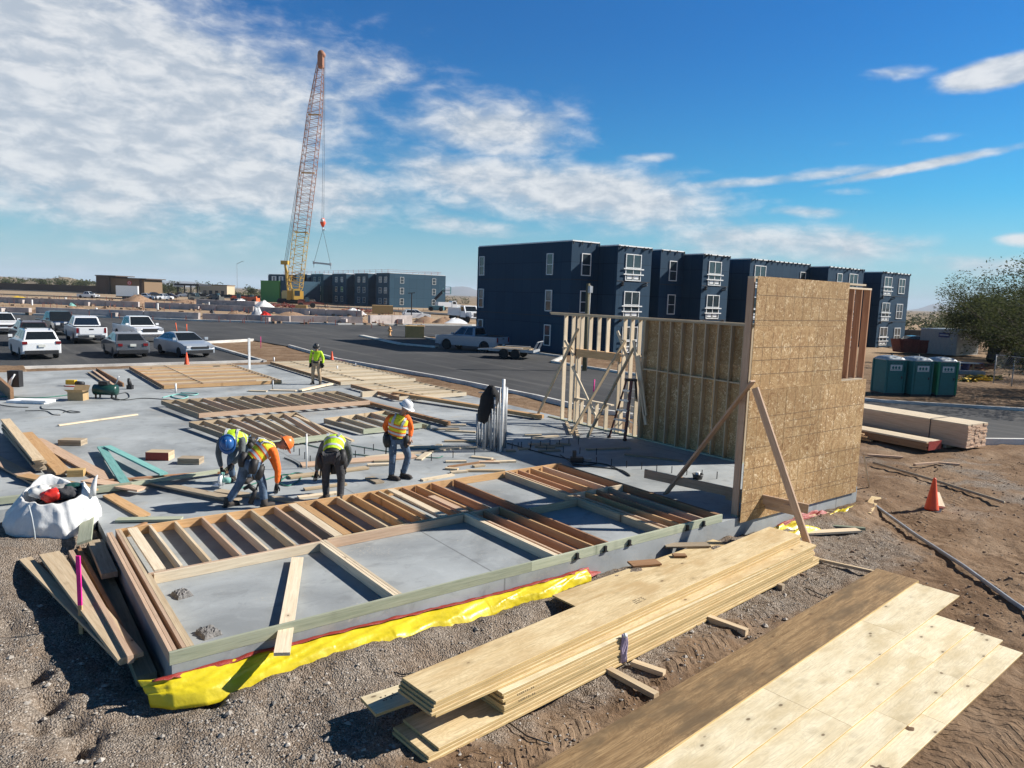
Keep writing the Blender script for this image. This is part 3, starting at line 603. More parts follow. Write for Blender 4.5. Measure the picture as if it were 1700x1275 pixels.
# ================================================================ framed wall lying along the front of the slab
T2 = .038; D6 = .14
fp = thing('wall_panel', 'long framed wall panel lying flat along the front slab edge, pale green bottom plate', 'wall panel', (0, 0, 0))
def fb_(name, p0, p1, mat, parent, w=T2, t=D6, z=.075, **kw): return board(name, (p0[0], p0[1], z), (p1[0], p1[1], z), w, t, mat, parent, **kw)
Y0, YM, YT = .02, 2.47, 4.6
fb_('bottom_plate', (-.02, Y0), (4.86, Y0), 'treated', fp); fb_('bottom_plate', (4.865, Y0), (9.36, Y0), 'treated', fp)
fb_('top_plate', (.11, YT), (4.2, YT), 'lumber_orange', fp); fb_('top_plate', (4.21, YT), (9.4, YT + .02), 'lumber_orange', fp)
for i, (x, m) in enumerate(((0.0, 'lumber_pink'), (.042, 'lumber_pink'), (.135, 'lumber_pink'), (.176, 'lumber_pale'), (.217, 'lumber_pale'))):
    fb_('stud', (x, .045), (x - .01, 4.5 if i < 2 else (4.57 if i < 4 else 2.4)), m, fp, z=.076 + .002*(i % 2))
fb_('header', (.26, 2.38), (2.62, 2.40), 'lumber_light', fp); fb_('header', (.2, 2.43), (5.24, 2.445), 'lumber_pink', fp); 
fb_('header', (2.76, 2.49), (5.3, 2.52), 'lumber_pale', fp)
board('stud', (.36, 2.5, .13), (.34, 4.56, .13), .14, T2, 'lumber_light', fp)
for i, x in enumerate((.60, .98, 1.40, 1.80, 2.21, 2.62)): fb_('stud', (x + .03, 2.5), (x, 4.57), ('lumber_light', 'lumber_pale', 'lumber_pink')[i % 3], fp)
board('stud', (2.95, 2.53, .132), (2.93, 4.56, .132), .14, T2, 'lumber_light', fp); board('stud', (3.10, 2.53, .134), (3.08, 4.56, .134), .14, T2, 'lumber_orange', fp)
for i, x in enumerate((3.40, 3.80, 4.12, 4.48, 4.66)): fb_('stud', (x + .02, 2.55), (x, 4.57), ('lumber_orange', 'lumber_pale', 'lumber_orange')[i % 3], fp)
board('stud', (4.93, 2.55, .132), (4.91, 4.57, .132), .14, T2, 'lumber_light', fp)
for i, x in enumerate((5.20, 5.52, 5.88)): fb_('stud', (x + .02, 2.56), (x - .02, 4.57), ('lumber_red', 'lumber_orange', 'lumber_red')[i % 3], fp)
board('stud', (5.38, 2.56, .131), (5.36, 3.75, .131), .14, T2, 'lumber_pink', fp)
# trimmers beside the openings
for x in (2.62, 2.663, 2.706): fb_('trimmer', (x + .03, .045), (x - .02, 2.37 if x < 2.65 else 2.465), 'lumber_light', fp, z=.076 + (x - 2.62)*.03)
for x in (5.30, 5.342): fb_('trimmer', (x + .05, .045), (x, 2.49), 'lumber_light', fp)
for i, x in enumerate((5.42, 5.72, 6.08, 6.40)): fb_('stud', (x + .06, .045), (x, 2.47 if i < 3 else 4.57), ('lumber_pink', 'lumber_red', 'lumber_orange', 'lumber_red')[i], fp)
fb_('header', (5.4, 2.5), (6.1, 2.51), 'lumber_pink', fp); fb_('header', (6.5, 2.15), (7.68, 2.15), 'lumber_pale', fp)
for x in (7.72, 7.765): fb_('trimmer', (x, .045), (x - .02, 4.57 if x > 7.75 else 2.5), 'lumber_pale', fp)
for i, x in enumerate((7.9, 8.22, 8.52, 8.85)): fb_('stud', (x, .045), (x - .02, 2.44), ('lumber_pink', 'lumber_orange', 'lumber_red')[i % 3], fp)
fb_('header', (7.8, 2.47), (9.32, 2.47), 'lumber_light', fp)
for i, x in enumerate((7.84, 8.10, 8.46, 8.82)): fb_('stud', (x, 2.5), (x + .0, 4.57), ('lumber_pink', 'lumber_red', 'lumber_orange')[i % 3], fp)
for x in (9.28, 9.33): fb_('stud', (x, .045), (x, 4.57), 'lumber_brown', fp)
cl = MB()
for x in (5.75, 6.35, 6.9, 8.35, 8.8): cl.box(x - .02, x + .02, Y0 - .035, Y0 - .021, .03, .12)
for x in (5.75, 6.35, 6.9, 8.35, 8.8):
    k = MB().box(x - .02, x + .02, -.037, Y0 - .021, .02, .12); k.box(x - .05, x + .05, -.034, Y0 - .022, .018, .034); k.build('anchor_clip', 'black_plastic', fp, world=True)

# ================================================================ standing walls at the right end of the slab
WX = 13.9; WH = 3.5
ws = lambda u, v=600: onX(u, v, WX).y
YE = ws(1066, 620)
fw = thing('stud_wall', 'open standing stud wall with a window opening and header, braced by diagonal sticks', 'wall frame', (WX, 8, 0))
def stud(y, z0, z1, mat, parent, x=WX, w=T2, d=D6, name='stud'): return board(name, (x, y, z0), (x, y, z1), w, d, mat, parent, up=(1, 0, 0))
board('bottom_plate', (WX, YE + .01, .02), (WX, 10.45, .02), D6, T2, 'treated', fw)
board('top_plate', (WX, YE + .01, WH - .02), (WX, 10.5, WH - .02), D6, T2, 'lumber_pale', fw); board('top_plate', (WX, .2, WH + .02), (WX, 10.56, WH + .02), D6, T2, 'lumber_pale', fw)
for u in (937, 949.5, 958, 1035, 1047, 1059.5, 1068): stud(ws(u, 600), .04, WH - .04, 'lumber_light', fw)
for u in (961.5,): stud(ws(u), .04, 2.18, 'lumber_light', fw)
for u in (1029,): stud(ws(u), .04, 2.18, 'lumber_light', fw)
for u in (967, 981, 995, 1010): stud(ws(u, 540), 2.42, WH - .04, 'lumber_light', fw)
board('header', (WX, ws(957), 2.30), (WX, ws(1032), 2.30), D6, .24, 'lumber_orange', fw)
board('sill', (WX, ws(955, 665), .82), (WX, ws(1017, 670), .82), D6, T2, 'lumber_light', fw)
for u in (965, 978, 990, 1006): stud(ws(u, 690), .04, .80, 'lumber_light', fw)
for a, b, m in (((960, 545), (891, 692), 'lumber_pale'), ((938, 565), (952, 590), 'lumber_light'), ((950, 608), (988, 690), 'lumber_light'), ((1052, 565), (1072, 705), 'lumber_light'), ((1025, 550), (1042, 595), 'lumber_light'), ((1060, 590), (1072, 690), 'lumber_light')):
    xo = WX - .095
    p = onX(a[0], a[1], xo); q = G(891, 692, .03) if b == (891, 692) else onX(b[0], b[1], xo)
    board('brace', p, q, .09, T2, m, fw, up=(1, 0, 0))
for a, b in (((1038, 565), (948, 720)), ((1052, 578), (975, 726))): board('brace', onX(*a, WX - .1), G(*b, .03), .09, T2, 'lumber_pale', fw, up=(0, 1, 0))
for u0, u1, v0, v1 in ((935, 952, 577, 578), (1020, 1040, 590, 589), (1055, 1071, 593, 594)): board('blocking', onX(u0, v0, WX - .02), onX(u1, v1, WX - .02), .09, T2, 'lumber_light', fw)
for i in range(2): board('kicker', G(940 + 14*i, 700 + 5*i, .05), G(948 + 12*i, 720 + 6*i, .05), .09, T2, 'lumber_pale', fw)

ow = thing('sheathed_wall', 'shaded standing wall with closely set studs and strand board behind them, beside the step ladder', 'wall frame', (WX, 3, 0))
ys_ = [ws(u, 620) for u in (1069, 1093, 1111, 1130, 1149, 1169, 1190, 1212, 1233)] + [2.76]
board('bottom_plate', (WX, 2.74, .02), (WX, YE, .02), D6, T2, 'treated', ow); board('top_plate', (WX, 2.74, WH - .02), (WX, YE, WH - .02), D6, T2, 'lumber_pale', ow)
for y in ys_: stud(y, .04, WH - .04, 'lumber_pale', ow)
for i, (a, b) in enumerate(zip(ys_[:-1], ys_[1:])): board('blocking', (WX + .01*(i % 2), b + .02, 2.06 - .006*i), (WX + .01*(i % 2), a - .02, 2.06 - .006*i), D6 - .02, T2, 'lumber_pale', ow)
for (y0, y1) in ((2.74, 3.9), (3.905, YE)):
    for z0, z1 in ((.0, 1.22), (1.223, 2.44), (2.443, WH + .03)): MB().box(WX + .071, WX + .083, y0, y1, z0, z1).build('sheathing', 'osb', ow, world=True)

# tall end wall, strand board outside
TX0, TX1, TH = 9.85, 14.12, 4.52
tw = thing('sheathed_wall', 'tall upright wall clad in strand board, bare studs at its upper right corner', 'wall frame', (TX0, .1, 0))
def tstud(x, z0, z1, mat, name='stud'): return board(name, (x, .1, z0), (x, .1, z1), T2, D6, mat, tw, up=(0, 1, 0))
xw0, xw1 = 13.06, 14.1; zw = 2.46
board('bottom_plate', (TX0, .1, .02), (TX1, .1, .02), D6, T2, 'treated', tw); board('top_plate', (TX0, .1, TH - .02), (TX1 - .24, .1, TH - .02), D6, T2, 'lumber_light', tw)
board('top_plate', (xw0 - .1, .1, TH - .10), (TX1 + .02, .1, TH - .10), D6, T2, 'lumber_light', tw)
tstud(TX0 + .02, .04, TH - .04, 'lumber_pink')
x = TX0 + .5
while x < 13.0: tstud(x, .04, TH - .04, 'lumber_red'); x += .45
for x in (xw0 + .02, 13.42, 13.74, 14.10): tstud(x, zw + .03 if x < 14.05 else .04, TH - .12, 'lumber_red')
board('sill', (xw0, .1, zw), (14.08, .1, zw), D6, T2, 'lumber_light', tw)
for x in (xw0, 13.42, 13.74): tstud(x, .04, zw - .02, 'lumber_red')
OB = -.045
panels = [(TX0, 11.05, -.09, 1.2), (TX0, 11.05, 1.203, 2.42), (11.053, 12.4, -.09, .95), (12.403, TX1, -.09, 1.0), (11.053, 12.4, .953, 2.42), (12.403, TX1, 1.003, 2.42), (xw0 + .001, TX1, 2.423, 2.46), (TX0, 11.9, 2.423, 3.62), (11.903, xw0, 2.423, 3.617), (TX0, 11.4, 3.623, TH), (11.403, xw0, 3.62, TH)]
for (x0, x1, z0, z1) in panels: MB().box(x0 + .0015, x1 - .0015, OB, OB + .011, z0 + .001, z1).build('sheathing', 'osb', tw, world=True)
nl = MB()
zz = .0; i = 0
for (x0, x1, z) in ((TX0, TX1, .28), (TX0, 11.6, .52), (11.9, TX1, .60), (TX0, TX1, .93), (TX0, 11.0, 1.32), (11.05, TX1, 1.42), (11.05, 12.2, 1.62), (TX0, TX1, 1.9), (TX0, xw0, 2.72), (TX0, xw0, 2.98), (TX0, xw0, 3.22), (TX0, xw0, 3.72), (TX0, xw0, 4.18), (11.2, 12.2, 1.76), (12.4, TX1, .2), (TX0, 11, .1)):
    nl.add([(x0+.02, OB-.0025, z), (x1-.02, OB-.0025, z + .012*math.sin(i*3)), (x1-.02, OB-.0025, z+.009 + .012*math.sin(i*3)), (x0+.02, OB-.0025, z+.009)], [(0, 1, 2, 3)]); i += 1
x = TX0 + .3
while x < 14.0:
    for z0, z1 in ((-.05, 1.15), (1.25, 2.38), (2.5, 3.5), (3.7, 4.4)):
        if not (x > xw0 - .1 and z1 > 2.4): nl.add([(x, OB-.002, z0), (x+.006, OB-.002, z0), (x+.006, OB-.002, z1), (x, OB-.002, z1)], [(0, 1, 2, 3)])
    x += .305
flat('nail_line', (.19, .115, .055), .8); nl.build('nail_line', 'nail_line', tw, world=True)
br = (TX0 - .06, -.02)
def lb(label, p0, p1, w, t, mat, up=UP, group=None, name='loose_board', cat='board', **kw):
    p0 = Vector(p0); p1 = Vector(p1); return board(name, p0, p1, w, t, mat, None, up=up, label=label, cat=cat, group=group, **kw)
lb('pale diagonal brace rising from the slab to the left edge of the tall wall', G(1105, 820, .04), (TX0 - .04, -.12, 2.62), .14, T2, 'lumber_pink', up=(0, -1, 0), name='brace', cat='brace')
lb('pale diagonal brace from the tall wall down to the soil outside the slab', G(1347, 922, -.36), (TX0 - .03, -.17, 2.50), .14, T2, 'lumber_pink', up=(1, 0, .2), name='brace', cat='brace')
lb('horizontal board nailed across the foot of the braces at the tall wall', G(1070, 786, .42), G(1342, 845, .22), .19, T2, 'lumber_pink', up=(.7, -.7, 0), name='brace', cat='brace')
lb('short horizontal board behind the cross board at the braces', G(1205, 822, .16), G(1320, 848, .16), T2, .17, 'lumber_pink', name='brace', cat='brace')
lb('thin stick propped against the far right corner of the tall strand board wall', G(1443, 808, -.36), onY(1434, 755, -.06), .04, .02, 'lumber_light', up=(1, 0, 0), name='brace', cat='stick')

# ================================================================ panels and lumber further back on the slab
def flat_panel(label, p00, p10, p01, p11, n, mats, z=.03, end=True, plates=('lumber_pink', 'lumber_pale'), group=None, skip=(), hd=D6, tilt=0):
    """framed panel lying flat: front plate p00-p10, back plate p01-p11, studs between"""
    p00, p10, p01, p11 = [Vector((p[0], p[1], z + hd/2)) for p in (p00, p10, p01, p11)]
    base = (p00 + p10 + p01 + p11) / 4; base.z = 0
    t = thing('wall_panel', label, 'wall panel', base, 0, group)
    p01.z += tilt; p11.z += tilt
    board('bottom_plate', p00, p10, T2, hd, plates[0], t); board('top_plate', p01, p11, T2, hd, plates[1], t)
    for i in range(n):
        if i in skip: continue
        f = i / (n - 1); a = p00.lerp(p10, f); b = p01.lerp(p11, f); d = (b - a).normalized() * .022
        board('stud', a + d, b - d, T2, hd, mats[i % len(mats)], t)
    return t
greys = ['lumber_weathered', 'lumber_pale', 'lumber_weathered', 'lumber_pink']
A0 = G(330, 690, .17); A1 = G(614, 668, .17)
flat_panel('long weathered framed panel on the slab with its pinkish plate facing the camera', A0, A1, G(268, 668, .17), G(560, 652, .17), 15, greys, .10, group='framed panels lying on the slab')
B0 = G(419, 738, .17); B1 = G(549, 722, .17)
flat_panel('framed panel with a pale green front plate, directly behind the crouching workers', B0, B1, G(314, 702, .17), G(492, 686, .17), 9, greys, .06, plates=('treated', 'lumber_pale'), group='framed panels lying on the slab')
C0 = G(603, 713, .17); C1 = G(700, 703, .17)
flat_panel('small framed panel with grey green front plate, left of the standing orange worker', C0, C1, G(538, 695, .17), G(640, 682, .17), 5, greys, .04, plates=('treated', 'lumber_pale'), group='framed panels lying on the slab')
# far left panel: studs run across the view
def cross_panel(label, y0, y1, x0, x1, n, mats, z=.02, sk=0, end='lumber_brown', **kw):
    t = thing('wall_panel', label, 'wall panel', ((x0+x1)/2, (y0+y1)/2, 0), 0, 'framed panels lying on the slab')
    board('bottom_plate', (x0, y0, z + D6/2), (x0 + sk, y1, z + D6/2), T2, D6, end, t); board('top_plate', (x1, y0, z + D6/2), (x1 + sk, y1, z + D6/2), T2, D6, 'lumber_pale', t)
    for i in range(n):
        f = i/(n-1); y = y0 + (y1-y0)*f; board('stud', (x0 + sk*f + .022, y, z + D6/2), (x1 + sk*f - .022, y, z + D6/2), T2, D6, mats[i % len(mats)], t)
    for fx in (.33, .97): 
        for i in range(0, n-1, 1):
            f = i/(n-1); y = y0 + (y1-y0)*f; board('blocking', (x0 + (x1-x0)*fx, y + .022, z + D6/2), (x0 + (x1-x0)*fx, y + (y1-y0)/(n-1) - .022, z + D6/2), T2, D6 - .01, 'lumber_weathered', t)
    return t
cross_panel('wide framed panel of reddish studs at the far left slab end, near the parked cars', 22.1, 29.7, 4.15, 8.75, 18, ['lumber_orange', 'lumber_pink', 'lumber_pale'])
cross_panel('pale framed panel at the far end of the slab, behind the tan trousered worker', 20.6, 29.9, 10.75, 14.4, 22, ['lumber_light', 'lumber_pale', 'lumber_light'], .03, .1)
cross_panel('pale framed panel in front of and right of the tan trousered worker', 15.6, 19.6, 10.9, 13.9, 10, ['lumber_light', 'lumber_pale'], .05, -.1, end='lumber_red')
lb('short pale board standing on edge along the front of the far left panel', G(357, 638, .05), G(450, 634, .05), T2, .2, 'lumber_light')
lb('long dark red beam lying on the slab just behind the standing worker in orange', G(577, 660, .1), G(745, 703, .1), .14, .12, 'lumber_brown')
lb('long brown timber crossing the slab behind the pipe bundle', G(655, 653, .18), G(900, 692, .10), .24, .12, 'lumber_orange')
lb('pale board under the left end of the long brown timber', G(600, 655, .1), G(720, 645, .1), .14, .2, 'lumber_light')
lb('grey green timber end lying behind the standing worker', G(625, 690, .06), G(712, 708, .06), .14, .12, 'treated')
lb('loose pale stud lying across the green plated panel by the crouching workers', G(490, 690, .22), G(586, 732, .06), .09, T2, 'lumber_pale')
lb('pale plank on the slab in front of the far panels, under the far worker', G(498, 648, .08), G(550, 637, .08), .2, .06, 'lumber_light')
lb('thin pale stick lying alone on the open slab at the left', G(97, 706, .03), G(228, 688, .03), .09, T2, 'lumber_light')
for i, (a, b, mt, lab) in enumerate([((155, 615), (190, 640), 'lumber_pink', 'pinkish board beside the dark board near the far left panel'), ((147, 618), (182, 641), 'lumber_weathered', 'greyish board nearest the compressor, left of the pinkish one'),
     ((160, 614), (205, 640), 'lumber_brown', 'dark board on edge between the compressor and the far left panel')]):
    lb(lab, G(*a, .05), G(*b, .05), .09 if i < 2 else .05, T2 if i < 2 else .2, mt)
lb('pale board on the slab behind the far left panel corner', G(560, 668, .05), G(640, 676, .05), .14, T2, 'lumber_pale')
lb('long pale plank behind the crouching workers', G(500, 772, .03), G(690, 757, .03), .30, T2, 'lumber_pink', up=(0, -.1, 1))
lb('second long pale plank, nearer the pair of crouching workers', G(480, 792, .03), G(610, 776, .03), .22, T2, 'lumber_pale')
lb('pale plank ending beside the boots of the standing worker', G(608, 760, .02), G(770, 742, .02), .2, T2, 'lumber_light')
lb('long pale board between the feet of the crouching workers', G(360, 815, .03), G(520, 836, .03), .2, T2, 'lumber_weathered')
lb('thin pale board by the boots of the worker in dark trousers', G(505, 812, .03), G(575, 803, .03), .12, T2, 'lumber_pale')
lb('flat pale board just behind the plate of the long front panel', G(495, 826, .02), G(560, 818, .02), .16, T2, 'lumber_light')
lb('pale board by the pipe bundle, running towards the standing worker', G(695, 763, .02), G(730, 738, .02), .15, T2, 'lumber_light')
lb('pale stick lying just behind the top plate of the long front panel', G(700, 797, .02), G(752, 788, .02), .12, T2, 'lumber_light')
lb('dark flat strip lying among the pale offcuts', G(744, 775, .02), G(822, 764, .02), .07, .04, 'lumber_brown')
OFFL = ['pale offcut lying slanted, nearest the standing worker beside the scattered offcuts', 'pale offcut at the back left of the heap left of the pipe bundle', 'pinkish offcut on top of the heap of scraps left of the pipe bundle', 'pale offcut at the right end of the heap left of the pipe bundle', 'short offcut across the front of the dark strip left of the pipe bundle', 'tiny offcut in front of the left end of the dark strip', 'small offcut just behind the front panel, below the dark strip', 'long pale offcut lying parallel to the front panel below the dark strip', 'pale offcut left of the standing worker, nearer his boots', 'pale offcut left of the standing worker, behind the other one', 'grey slanting offcut between the standing worker and the front panel', 'white scrap beside the green plated panel end, behind the standing worker', 'grey scrap board behind the standing worker, left of the pipe bundle', 'pale scrap board in the striped shade left of the pipe bundle', 'long pale scrap board left of the foot of the pipe bundle', 'longest pale scrap board just behind the standing worker', 'pinkish offcut at the back left of the shaded heap near the ladder', 'shaded offcut in the middle of the heap near the ladder', 'shaded offcut at the right of the heap near the ladder', 'shaded offcut at the front of the heap near the ladder', 'shaded offcut farthest right in the heap near the ladder', 'small grey block in the shade right of the pipe bundle', 'small grey block in the shade at the foot of the pipe bundle', 'pale stick in the striped shade in front of the open stud wall', 'short pale offcut in the striped shade right of the pipe bundle', 'white offcut on the slab in front of the far worker', 'white offcut beside the corner of the far left panel', 'grey board lying flat in the shade in front of the sheathed wall', 'thin grey stick lying in the shade in front of the step ladder']
for k, (u, v, l, w, a, mt) in enumerate([(757, 766, .5, .14, .2, 'lumber_light'), (800, 760, .55, .14, -.3, 'lumber_light'), (812, 767, .5, .14, .1, 'lumber_pink'), (838, 766, .55, .14, .3, 'lumber_light'), (795, 773, .3, .12, .6, 'lumber_pale'), (750, 778, .3, .12, -.2, 'lumber_pale'), (762, 783, .4, .12, .4, 'lumber_light'), (806, 781, .9, .12, .12, 'lumber_pale'),
     (628, 771, .5, .12, .3, 'lumber_light'), (638, 765, .5, .14, .3, 'lumber_pale'), (622, 797, .5, .2, -.9, 'lumber_weathered'), (755, 705, .7, .14, .1, 'lumber_light'), (740, 712, .8, .16, .3, 'lumber_weathered'), (765, 716, .9, .14, -.1, 'lumber_light'), (780, 732, 1.4, .14, .15, 'lumber_pale'), (735, 742, 1.8, .16, .1, 'lumber_light'),
     (895, 737, .6, .14, .2, 'lumber_pink'), (905, 742, .55, .14, -.1, 'lumber_weathered'), (920, 740, .5, .14, .1, 'lumber_weathered'), (912, 748, .6, .14, .3, 'lumber_weathered'), (935, 737, .4, .14, -.3, 'lumber_weathered'), (870, 745, .3, .14, .3, 'lumber_weathered'), (848, 748, .25, .14, .1, 'lumber_weathered'), (905, 725, .9, .1, .5, 'lumber_light'), (885, 722, .5, .12, .2, 'lumber_light'),
     (470, 648, 1.0, .2, .1, 'lumber_light'), (428, 649, .7, .2, .05, 'lumber_light'), (1085, 760, 1.5, .12, -.4, 'lumber_weathered'), (1010, 745, 1.3, .1, .3, 'lumber_weathered')]):
    p = G(u, v, .02 + .0013*(k % 9)); d = (CR*math.cos(a) + CA*math.sin(a)) * l / 2
    lb(OFFL[k], p - d, p + d, w, T2, mt, name='timber_offcut', cat='offcut', group='timber offcuts scattered on the slab')
def pack(label, u, v, mat, l, w, n, a, name='block_stack', paint=None):
    p = G(u, v, 0); t = thing(name, label, 'timber blocks', p, -YAW + a)
    for i in range(n): MB().box(-l/2, l/2, -w/2, w/2, i*.048 + .002, i*.048 + .046).build('block', mat, t)
    if paint: MB().box(-l/2, l/2, -w/2 - .004, -w/2 - .001, .003, n*.048 - .003).build('painted_face', paint, t)
pack('small stack of grey timber blocks alone on the open slab', 121, 738, 'lumber_weathered', .55, .3, 3, .05)
pack('small stack of timber blocks with a red painted face', 266, 762, 'lumber_pale', .52, .32, 4, .04, paint='red_tape')
pack('small stack of grey blocks beside the worker in the blue hat', 317, 769, 'lumber_weathered', .48, .3, 3, .05)
pack('small brown block beside the lumber pile at the left', 127, 790, 'crate_ply', .3, .2, 3, .3)
# teal boards
lb('teal board lying on the slab, the left leg of a V', G(168, 742, .12), G(208, 803, .12), .17, T2, 'teal_board')
lb('teal board lying on the slab, the right leg of a V', G(178, 741, .16), G(272, 787, .16), .16, T2, 'teal_board')
lb('pale green plate running from behind the white sack to under the teal boards', G(-60, 838, .1), G(218, 806, .1), .09, .12, 'treated')
lb('pale green board lying from the teal boards towards the worker in the blue hat', G(190, 808, .1), G(390, 778, .1), .12, .06, 'treated')
lb('long pinkish board lying just behind the pale green plate', G(140, 802, .08), G(385, 782, .08), .12, .05, 'lumber_red')
lb('weathered board lying from the teal boards to the boots of the crouching workers', G(225, 795, .07), G(395, 830, .07), .2, T2, 'lumber_weathered')
# lumber pile at the left edge of the slab
for k in range(6):
    lb('weathered board, %s from the top of the tallest pile at the left slab edge' % (ORD[k] if k else 'first'), Vector((-1.02 + .02*(k % 2), 14.9 - .1*(k % 3), .36 - .055*k)), Vector((-.62 + .03*(k % 3), 9.5 + .05*k, .36 - .055*k)), .2, .05, 'lumber_pale' if k < 2 else 'lumber_weathered', group='boards piled at the left edge of the slab', name='pile_board')
for k, (x0, y0, x1, y1, z, mt, w) in enumerate([(-.62, 14.2, -.2, 9.2, .09, 'lumber_orange', .28), (-.45, 13.4, .55, 8.2, .05, 'lumber_pink', .28), (-1.6, 12.5, -.5, 8.1, .06, 'lumber_pink', .28), (-2.2, 13.5, -1.45, 8.5, .04, 'lumber_weathered', .28), (-.9, 9.2, .2, 7.4, .12, 'lumber_orange', .25), (.1, 8.2, .9, 7.0, .12, 'lumber_pink', .26)]):
    lb(['orange brown plank lying beside the tall pile at the left edge of the slab', 'pink plank slanting from the left pile towards the white sack', 'pinkish plank at the picture edge behind the white sack', 'grey plank at the far left picture edge', 'short orange plank ending behind the white sack', 'short pinkish plank beside the pale green plate'][k], (x0, y0, z), (x1, y1, z - .01), w, T2, mt)
lb('orange brown board lying from the white sack towards the front panel', G(180, 822, .04), G(240, 856, .04), .2, T2, 'lumber_orange')
lb('pale board lying flat on the slab between the white sack and the front panel', G(194, 863, .04), G(302, 861, .04), .17, T2, 'treated')
lb('weathered board standing at the left end of the front panel, beside the white sack', G(148, 837, .13), G(140, 900, -.02), .2, T2, 'treated', up=(-.3, -.2, 1))
lb('short stick leaning against the front panel', G(225, 875, .02), G(243, 868, .02), .05, .03, 'lumber_brown')
lb('dark timber on edge at the far left picture edge', G(-40, 600, .2), G(20, 655, .2), .1, .42, 'lumber_brown', name='timber')
# boards fanned on the gravel at the near left corner
zt = -.06
for k, (a, b, w, t, mt, lab, dz) in enumerate([((42, 928), (212, 1098), .16, T2, 'lumber_pale', 'pale board nearest the picture edge in the fan of boards beside the front panel corner', -.10),
      ((82, 920), (217, 1092), .26, .05, 'lumber_pale', 'broad pale board in the middle of the fan of boards behind the pink stake', -.02), ((118, 918), (217, 1095), .06, .09, 'lumber_pink', 'narrow pinkish board on edge in the fan of boards beside the pink stake', .0),
      ((98, 922), (200, 1070), .10, .06, 'lumber_weathered', 'grey board underneath the broad board in the fan beside the pink stake', -.12), ((150, 905), (244, 1128), .2, .12, 'treated_dark', 'dark timber on the gravel between the fan of boards and the front panel', -.22), ((158, 900), (182, 955), .2, .08, 'lumber_weathered', 'short weathered timber on top of the dark timber beside the front panel', -.04), ((130, 912), (225, 1090), .05, .1, 'lumber_brown', 'dark board on edge beside the narrow pinkish board', -.12)]):
    lb(lab, G(*a, zt + dz), G(*b, zt + dz), w, t, mt, group='boards fanned on the gravel', name='fanned_board')
lb('small pale block on the gravel under the white sack', G(40, 926, -.2), G(70, 916, -.2), .12, .05, 'ply_pale', name='timber_offcut', cat='offcut')
# leaning board in the first opening
lb('single pale board leaning from the slab over the green bottom plate, in the left opening', G(494, 927, .05), G(468, 1102, -.04) + UP*.11, .17, T2, 'lumber_light', up=(0, -.15, 1))
# ================================================================ foreground stacks of plywood strips
def strip_board(label, p0, p1, w, t, mat, group, up=UP, warp=0, name='plywood_strip'):
    """long strip in several sheets' length, edges slightly rounded by a chamfer, gentle sag"""
    M, L = barM(p0, p1, up); n = 12; c = .003; mb = MB(); vs = []
    for i in range(n + 1):
        x = L * i / n; z = warp * math.sin(math.pi * i / n) + (.0015 * noise.noise((x*2, w*9, L)))
        for (y, zz) in ((-w/2, -t/2+c), (-w/2, t/2-c), (-w/2+c, t/2), (w/2-c, t/2), (w/2, t/2-c), (w/2, -t/2+c), (w/2-c, -t/2), (-w/2+c, -t/2)): vs.append((x, y, zz + z))
    fs = [(i*8+j, i*8+(j+1) % 8, (i+1)*8+(j+1) % 8, (i+1)*8+j) for i in range(n) for j in range(8)]
    fs = [f[::-1] for f in fs] + [tuple(range(8)), tuple(range(n*8, n*8+8))[::-1]]
    mb.add(vs, fs); o = mb.build(name, mat, None, label=label, cat='plywood strip', group=group); o.matrix_basis = M
    o.data.materials.append(MATS['ply_stack'])
    for p in o.data.polygons:
        if abs(p.normal.z) < .5: p.material_index = 1
    return o
SG = 'strips in the tall plywood stack'
GS = -.38
def srow(u0, v0, u1, v1, z): return G(u0, v0, z), G(u1, v1, z)
# centre lines
def mid(a, b): return (a + b) / 2
tz = .15
TL, TR, FR, FL = G(668, 1127, tz), G(724, 1163, tz), G(1336, 890, tz), G(1269, 873, tz)
c0, c1 = mid(TL, TR), mid(FL, FR); dr = (c1 - c0).normalized(); nr = Vector((-dr.y, dr.x, 0)); wd = .56
L0 = (c1 - c0).length
th = .030; z = tz
R5 = random.Random(5)
def off(k): return R5.uniform(-.012, .012), R5.uniform(-.03, .03)
for k in range(4):                                      # upper pile
    a, b = off(k); lab = '%s strip of the tall foreground plywood stack, counted from its top' % ORD[k] if k else 'topmost pale strip of the tall foreground plywood stack'
    strip_board(lab, c0 + nr*a - dr*(.0 if k == 0 else .02*k) + UP*(z - tz - th/2), c1 + nr*a + dr*b + UP*(z - tz - th/2), wd, th, 'ply_pale', SG); z -= th + .002
c0b = c0 + nr*-.03 + dr*.0; c1b = c1 + nr*-.26 + dr*.12
strip_board('fifth strip from the top of the tall stack, shifted right at its far end', c0b + UP*(z - tz - .015), c1b + UP*(z - tz - .015), .52, .03, 'ply_pale', SG); z -= .033
# bottom tier: wider at the far end towards the right
B0_, B1_ = G(697, 1182, -.2), G(1338, 936, -.2)
b0 = mid(G(640, 1165, z), G(722, 1215, z)); b1 = c1 + nr*-.22 + dr*.05
for k in range(10):
    a, b = off(k); back = [.95, .95, .95, .97, .96, .95, .97, .12, .02, -.02][k]
    p0 = Vector((b0.x, b0.y, 0)) + dr*(back + .02*(k % 2)) + nr*(a - .0); p1 = Vector((b1.x, b1.y, 0)) + dr*(b + [.05, .0, .02, .05, .0, .03, .02, .28, .3, .3][k]) + nr*(a + .0)
    strip_board('%s strip from the top of the tall foreground plywood stack' % ORD[k + 5], p0 + UP*(z - th/2), p1 + UP*(z - th/2), .60 if k < 5 else .6, th, 'ply_pale' if k else 'ply_white', SG); z -= th + .0035
zb = z
